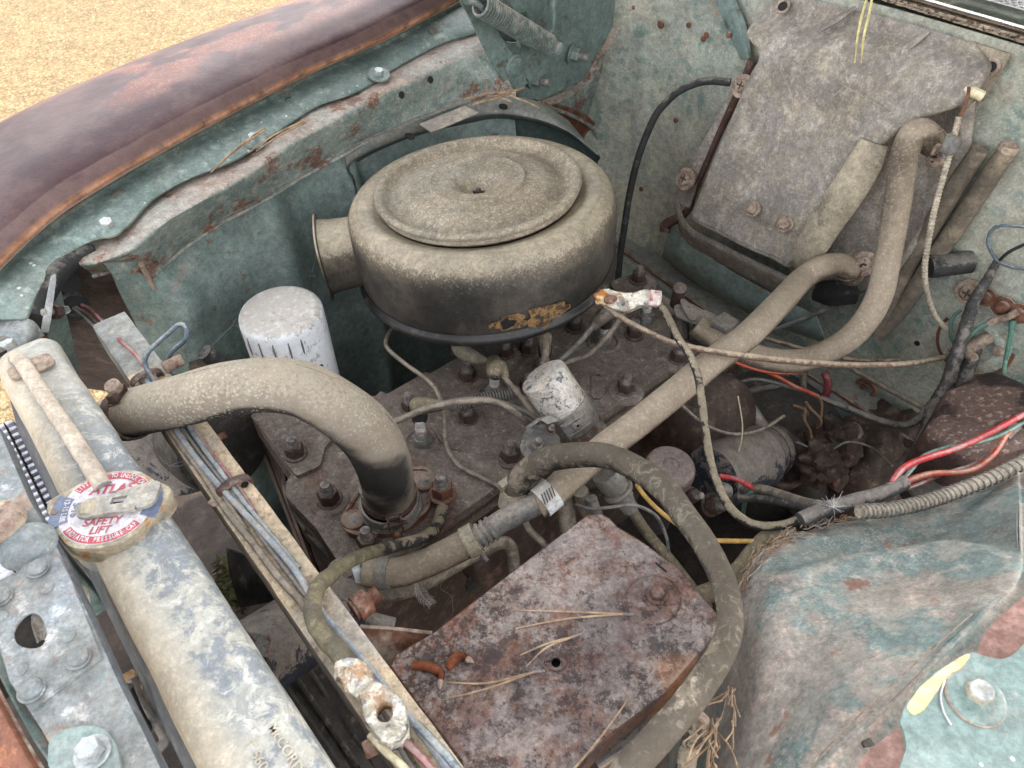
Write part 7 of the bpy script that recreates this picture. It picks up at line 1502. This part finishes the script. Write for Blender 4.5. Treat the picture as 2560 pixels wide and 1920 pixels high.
mk('toothed_plate', plate(gp, (), .003), M['hinge'], hg)
pn = (-TV).normalized()
mk('pivot', lathe(T_(1284, 163, TP - .030), pn, [(.0150, 0), (.0150, .003), (.0120, .0045), (.0120, .007), (.0090, .008), (.0001, .0085)], 28), M['hinge'], hg)
sa, sb_ = T_(1198, 10, TP - .06), T_(1374, 114, TP - .05)
sx_ = (CO - sa).normalized()
mk('coil_spring', tube(coil_pts(sa, sb_, .0128, 31, 12), .0021, 6, raw=True), M['spring'], hg)
mk('spring_hook', tube([T_(1150, -20, TP - .05), T_(1165, 4, TP - .05), T_(1186, 6, TP - .055), T_(1202, 16, TP - .06), T_(1208, 24, TP - .06)], .0034, 8), M['spring'], hg)
mk('spring_stud', lathe(T_(1376, 112, TP - .035), pn, [(.0065, -.02), (.0065, .012), (.0085, .012), (.0085, .017), (.003, .019)], 16), M['zinc'], hg)
mk('lift_arm', tube([T_(1392, -90, TP - .03), T_(1384, -10, TP - .03), T_(1384, 50, TP - .03), T_(1378, 80, TP - .03), T_(1350, 92, TP - .028)], [.011, .011, .009, .007, .005], 10, flat=.5), M['hinge'], hg)
for x, y in ((1451, 146), (1353, 208)):
    c = T_(x - 22, y - 12, TP - .003); nn = (pn * .9 + RV * .35 - UP * .05)
    o = inst('hinge_nut', ('nut', 'hinge'), c, nn, .95, .3, hg); inst('washer', ('washer', 'hinge'), c, nn, 1.05, 0, o); inst('stud', ('stud', 'steel'), c, nn, 1.05, 0, o)
for x, y in ((1215, 5), (1300, 105)): inst('rivet', ('rivet', 'hinge'), T_(x, y, TP - .034), pn, 1.1, 0, hg)
# dusty recess between the arch and the firewall
mk('rear_recess', sheet([[T_(1335, 250, .835), T_(1420, 268, .835), T_(1485, 305, .835), T_(1512, 370, .84)], [T_(1330, 330, .85), T_(1400, 350, .85), T_(1460, 380, .85), T_(1505, 440, .85)], [T_(1330, 600, .86), T_(1400, 620, .86), T_(1460, 640, .86), T_(1510, 660, .86)]], 6, 6, .002), M['rust'], IF)
mk('recess_rim', tube([T_(1352, 262, .825), T_(1420, 285, .83), T_(1475, 315, .83), T_(1496, 350, .83), T_(1502, 400, .835), T_(1500, 440, .84)], .0032, 8), M['rail'], IF)
mk('top_panel', sheet([[T_(1150, 130, .845), T_(1260, 60, .845), T_(1400, -80, .845)], [T_(1200, 200, .842), T_(1330, 160, .842), T_(1560, 40, .842)], [T_(1250, 262, .84), T_(1380, 262, .84), T_(1560, 140, .84)], [T_(1250, 420, .86), T_(1400, 420, .86), T_(1560, 360, .86)]], 5, 5, .002), M['rail'], IF)
wire('vent_hose', 'thin black vent hose curving up the firewall behind the air cleaner', 'hose', [R_(1826, 206, .90), R_(1762, 203, .885), R_(1701, 226, .87), R_(1662, 260, .86), R_(1634, 298, .85), R_(1597, 390, .83), R_(1573, 490, .81), R_(1560, 575, .79), R_(1550, 640, .775), R_(1545, 700, .76)], .0054, 'rubber', n=16)
o = mk('drain_rod', tube([R_(1884, 150, .93), R_(1862, 205, .925), R_(1800, 330, .915), R_(1740, 470, .90), R_(1716, 530, .89), R_(1668, 560, .885), R_(1662, 580, .88)], [.008, .008, .005, .005, .006, .009, .009], 12), M['clamp_r'], HB)

# carb linkage behind the straight hose
lk = thing('throttle_linkage', 'grey stamped linkage plate with a lever at the rear corner of the engine', 'linkage', D(1780, 790, .63))
mk('plate', plate(rounded([D(x, y, .622) for x, y in ((1684, 765), (1700, 758), (1722, 756), (1760, 775), (1800, 790), (1830, 800), (1838, 815), (1800, 820), (1760, 815), (1720, 802), (1690, 790))], .25, 2), [[D(x, y, .622) for x, y in ((1752, 796), (1762, 790), (1768, 794), (1758, 800))]], .002, UP), M['steel'], lk)
mk('lever', plate(rounded([D(x, y, .616) for x, y in ((1700, 748), (1712, 745), (1742, 790), (1740, 800), (1724, 800), (1704, 765))], .3, 3), (), .002, UP), M['steel'], lk)
mk('clip', box(D(1812, 808, .610), RV, TV, UP, .026, .024, .010, .002), M['steel'], lk)
mk('stud', tube([D(1690, 760, .64), D(1700, 720, .60)], .0085, 14), M['nut'], lk)
mk('drum', tube([D(1730, 830, .65), D(1780, 845, .65), D(1815, 880, .66)], [.014, .018, .02], 20), M['oily'], lk)
mk('post', tube([D(1700, 790, .64), D(1700, 850, .66)], .012, 14), M['oily'], lk)
br2 = thing('ceramic_bracket', 'rusty lever plate behind the white terminal at the back of the head', 'bracket', D(1620, 720, .64))
mk('finger', tube([D(1600, 740, .64), D(1620, 722, .63), D(1628, 712, .625)], [.007, .008, .008], 12), M['head'], br2)

# ================================================================== NEEDLES, CATKINS, FLUFF
def needle(a, b, sag, d, label, m='needle', r_=.0007, group='fallen pine needles', pair=None, lift=.0007):
    """a pair of needles joined at b"""
    o = thing('pine_needle', label, 'pine needle', D(b[0], b[1], d), group)
    for i, (q, s_) in enumerate(zip(a, sag)):
        mid = ((q[0] + b[0]) / 2 + s_[0], (q[1] + b[1]) / 2 + s_[1])
        mk('needle', tube([D(q[0], q[1], d - lift), D(mid[0], mid[1], d - lift * 3), D(b[0], b[1], d - lift * 1.5)], [r_ * .45, r_, r_ * 1.05], 7), M[m], o)
    bb_ = D(b[0], b[1], d - lift * 1.5); mk('sheath', lathe(bb_, (bb_ - D(a[0][0], a[0][1], d)), [(r_ * 1.6, 0), (r_ * 1.7, .003), (r_ * 1.2, .007), (.0001, .0075)], 8), M['stud'], o)
    return o
B0 = BD - .0016
needle([(1284, 1525), (1288, 1571)], (1556, 1535), [(0, -1), (-5, -6)], B0, 'longest pair of pine needles, lying level across the middle of the rusty cover')
needle([(1300, 1638), (1316, 1666)], (1432, 1592), [(0, -5), (-8, -10)], B0, 'short pine needle pair just above the keyhole of the rusty cover')
needle([(1098, 1704), (1104, 1750)], (1334, 1680), [(0, 16), (0, 6)], B0, 'pine needle pair reaching right from the lower catkin')
needle([(1584, 1730), (1430, 1925)], (1400, 1960), [(0, 10), (0, 0)], B0, 'single long pine needle slanting over the bottom edge of the rusty cover')
needle([(1700, 1770), (1640, 1840)], (1440, 1960), [(0, 10), (6, 6)], B0 + .002, 'tawny pine needle leaning off the cover beneath the loop hose')
needle([(2021, 157)], (2096, 2), [(0, 0)], .36, 'x') if False else None
for i, (q, tip) in enumerate((((2107, -12), (2138, 156)), ((2120, -12), (2154, 158)))):
    pass
o = thing('pine_needle', 'long pale yellow pine needle pair standing across the top of the heater box', 'pine needle', R_(2145, 100, .88), 'fallen pine needles')
mk('needle', tube([R_(2174, -20, .90), R_(2160, 20, .885), R_(2146, 80, .87), R_(2137, 157, .875)], [.0014, .0014, .0014, .0006], 7), M['needle_y'], o)
mk('needle', tube([R_(2183, -20, .90), R_(2174, 30, .885), R_(2160, 90, .87), R_(2153, 158, .875)], [.0014, .0015, .0015, .0006], 7), M['needle_y'], o)
o = thing('pine_needle', 'tan pine needle pair beside a bolt on the green flange, the lower left pair', 'pine needle', D(600, 370, .41), 'fallen pine needles')
mk('needle', tube([D(527, 431, .424), D(580, 380, .404), D(657, 321, .400)], [.0006, .0011, .0011], 7), M['needle'], o); mk('needle', tube([D(531, 428, .424), D(590, 375, .405), D(660, 326, .40)], [.0006, .0011, .0011], 7), M['needle'], o)
o = thing('pine_needle', 'tan pine needle pair resting on the green flange edge, the upper right pair', 'pine needle', D(700, 340, .41), 'fallen pine needles')
mk('needle', tube([D(620, 382, .414), D(690, 335, .405), D(760, 302, .403)], [.0006, .0011, .0011], 7), M['needle'], o); mk('needle', tube([D(640, 378, .414), D(700, 338, .406), D(767, 304, .404)], [.0006, .0011, .0010], 7), M['needle'], o)
lt2 = thing('needle_bundle', 'small tangle of pine needles on the wheel arch below the hinge', 'pine needles', D(1250, 235, .44))
for ps in ([(1160, 248), (1230, 233), (1290, 232)], [(1182, 262), (1240, 240), (1310, 219)], [(1190, 258), (1250, 243), (1300, 224)], [(1278, 240), (1320, 256), (1348, 270)], [(1216, 200), (1218, 215), (1217, 225)], [(1252, 245), (1266, 249), (1280, 255)]):
    mk('needle', tube([D(x, y, .438) for x, y in ps], .0013, 6), M['needle'], lt2)
def catkin(pts, d, label):
    c = curve([D(x, y, d - .0028) for x, y in pts], 10); fr2 = frames(c)
    o = thing('catkin', label, 'catkin', c[0], 'catkins on the cover')
    mk('core', tube(c, [.0020, .0030, .0032, .0026, .0014], 12, raw=True), M['cone'], o)
    sc_ = []
    for i in range(0, len(c)):
        t, x, y = fr2[i]; rr_ = .0031 * math.sin(math.pi * (.16 + .80 * i / (len(c) - 1))) ** .5
        for j in range(9):
            a = math.tau * (j + .5 * (i % 2)) / 9; u = x * math.cos(a) + y * math.sin(a); p = c[i] + u * rr_; s_ = t.cross(u)
            sc_.append(([p - s_ * .0007, p + s_ * .0007, p + u * .0008 + t * .0008], [(0, 1, 2)], None))
    q = mk('scales', join(*sc_), M['cone'], o); q['kind'] = 'stuff'
    mk('husk', lathe(c[-1], c[-1] - c[-4], [(.0018, 0), (.0022, .002), (.0008, .005), (.0001, .006)], 8), M['tab'], o)
catkin([(1030, 1664), (1055, 1664), (1080, 1670), (1100, 1682), (1101, 1700)], B0, 'left catkin, curved, russet brown, lying on the rusty cover')
catkin([(1120, 1672), (1128, 1658), (1140, 1645), (1155, 1641), (1166, 1646)], B0, 'right catkin, short, russet brown, lying on the rusty cover')
# feather
fe_ = thing('feather', 'small fluffy grey-white feather on the brown pipe under the bypass hose', 'feather', D(1055, 1470, .655))
q = [D(1040, 1452, .655), D(1048, 1475, .652), D(1062, 1497, .650), D(1078, 1512, .650)]
c = curve(q, 8); bar = [tube(c, .0004, 5, raw=True)]
for i in range(2, len(c)):
    t = (c[i] - c[i - 1]).normalized(); s_ = t.cross(UP).normalized()
    for sg in (-1, 1):
        for k in range(3):
            l_ = .006 * math.sin(math.pi * (i + k / 3) / (len(c) + 2)) ** .6 * rnd.uniform(.7, 1.2); p = c[i] - t * k * .0012
            bar.append(tube([p, p + s_ * sg * l_ * .6 + t * l_ * .3 + UP * rnd.uniform(0, .002), p + s_ * sg * l_ + t * l_ * .9 + UP * rnd.uniform(0, .003)], .00012, 3, 2))
mk('vane', join(*bar), M['fluff'], fe_)
# seed head fluff
sf = thing('seed_fluff', 'white thistledown caught on the loom at the edge of the near fender', 'seed fluff', K(2084, 1265, .60))
c = K(2084, 1268, .605); hairs = []
for i in range(28):
    a, b = rnd.gauss(1.2, 1.5), rnd.uniform(-.2, 1.2); d_ = Vector((math.cos(a) * math.cos(b), math.sin(a) * math.cos(b), math.sin(b))); l_ = rnd.uniform(.004, .013); sw_ = Vector((rnd.uniform(-.004, .004), rnd.uniform(-.004, .004), 0))
    hairs.append(tube([c, c + d_ * l_ * .6 + sw_ * .4, c + d_ * l_ + UP * .001 + sw_], .00012, 3, 2))
mk('hairs', join(*hairs), M['fluff'], sf)
o = thing('seed_fluff', 'tiny white down star on the rim of the air cleaner', 'seed fluff', K(1262, 592, .76)); c = AC + (K(1262, 590, .775) - AC); hh_ = [tube([c, c + Vector((math.cos(a), math.sin(a) * .6, math.sin(a * 3) * .3 + .3)) * .006], .00022, 3, 1, raw=False) for a in [i * .9 for i in range(9)]]
mk('hairs', join(*hh_), M['fluff'], o)
# litter lines
def litter(name, label, pts_fn, n, m_list, seed, L0=.02, L1=.05, r_=.0008):
    rr_ = random.Random(seed); ms = {}
    for i in range(n):
        p, dr = pts_fn(rr_); a = rr_.gauss(0, .35); dr = Matrix.Rotation(a, 3, 'Z') @ dr; l_ = rr_.uniform(L0, L1)
        b = p + dr * l_; mid = (p + b) / 2 + UP * rr_.uniform(0, .004) + dr.cross(UP) * rr_.uniform(-.002, .002)
        ms.setdefault(m_list[i % len(m_list)], []).append(tube([p, mid, b], r_, 5, 3))
    t = thing(name, label, 'litter', p); t['kind'] = 'stuff'; del t['category']
    for k, v_ in ms.items(): mk('needles', join(*v_), M[k], t)
ed = [D(1840, 1490, .528), D(1880, 1415, .528), D(1935, 1365, .532), D(2010, 1330, .545), D(2090, 1308, .552), D(2170, 1292, .56)]
def edge_fn(rr_):
    t = rr_.uniform(0, 4.99); p = cr(ed, t); q2 = cr(ed, min(t + .1, 5)); d_ = (q2 - p).normalized()
    return p + Vector((rr_.uniform(-.004, .004), rr_.uniform(-.004, .004), rr_.uniform(0, .006))), d_
litter('needle_litter', 'dry needle litter drifted along the edge of the near inner fender', edge_fn, 130, ['needle_d', 'needle_d', 'needle', 'web'], 5, .006, .022, .00045)
lw = [D(1825, 1720, .47), D(1800, 1790, .46), D(1780, 1850, .455), D(1765, 1930, .45)]
def low_fn(rr_):
    t = rr_.uniform(0, 2.9); p = cr(lw, t); d_ = (cr(lw, min(3, t + .1)) - p).normalized(); return p + Vector((rr_.uniform(-.005, .005), rr_.uniform(-.005, .005), rr_.uniform(0, .008))), d_
litter('needle_litter', 'bundle of tan pine needles wedged between the loop hose and the near fender', low_fn, 30, ['needle', 'needle', 'needle_d'], 8, .012, .030, .0005)
cl_ = thing('rubber_pipe_end', 'taped cable end with a clamp below the loop hose at the bottom edge', 'cable', D(1730, 1880, .47))
mk('cable', tube([D(1752, 1795, .46), D(1742, 1830, .465), D(1722, 1880, .475), D(1700, 1990, .49)], [.006, .007, .006, .006], 14, fn=lambda u, a: 1 + .04 * math.sin(u * 60)), M['cable_b'], cl_)
mk('clamp', tube([D(1715, 1800, .452), D(1740, 1785, .450), D(1762, 1800, .452), D(1755, 1815, .456)], .0028, 8), M['tab'], cl_)
tl5 = thing('rubber_hose', 'dark hose lying low along the edge of the near fender behind the loop hose', 'hose', D(1800, 1450, .56))
mk('rubber', tube([D(1700, 1545, .60), D(1745, 1495, .585), D(1800, 1470, .575), D(1850, 1425, .57), D(1890, 1375, .565), D(1925, 1345, .56), D(1980, 1330, .56)], .0085, 14), M['hose'], tl5)
tl6 = thing('rubber_hose', 'dark smooth hose below the right edge of the battery cover', 'hose', D(1700, 1800, .54))
mk('rubber', tube([D(1500, 1920, .56), D(1600, 1850, .55), D(1660, 1800, .545), D(1720, 1740, .55)], .0105, 14), M['tape'], tl6)

# cobwebs
def web(label, segs, cat='cobweb'):
    t = thing('cobweb', label, cat, V(segs[0][0])); mk('threads', join(*[tube([V(p) for p in s_], .00016, 3, 3) for s_ in segs]), M['web'], t)
web('thin cobweb strands stretched between the radiator and the brace', [[D(345, 1078, .47), D(425, 1165, .475), D(500, 1140, .47)], [D(390, 1205, .45), D(425, 1165, .475), D(470, 1150, .47)], [D(425, 1165, .475), D(428, 1225, .48), D(438, 1262, .48), D(444, 1285, .48)], [D(438, 1250, .48), D(400, 1270, .46)], [D(330, 1120, .47), D(380, 1140, .475), D(425, 1165, .475)]])
web('cobweb strands beside the oil filter', [[D(515, 880, .55), D(580, 815, .52), D(598, 822, .51)], [D(580, 815, .52), D(590, 795, .51)]])
web('cobweb strands between the air cleaner snout and the inner fender', [[K(800, 560, .95), K(830, 540, .93), K(900, 480, .9)], [K(780, 680, .95), K(790, 640, .93), K(800, 600, .9)], [K(770, 690, .95), K(790, 690, .93)]])
web('curled fibre hanging below the bypass hose', [[D(1155, 1425, .62), D(1120, 1440, .62), D(1100, 1470, .63), D(1128, 1490, .64), D(1133, 1530, .65)], [D(1112, 1208, .61), D(1150, 1170, .60), D(1190, 1185, .61), D(1215, 1220, .62), D(1236, 1238, .62)]], 'fibre')
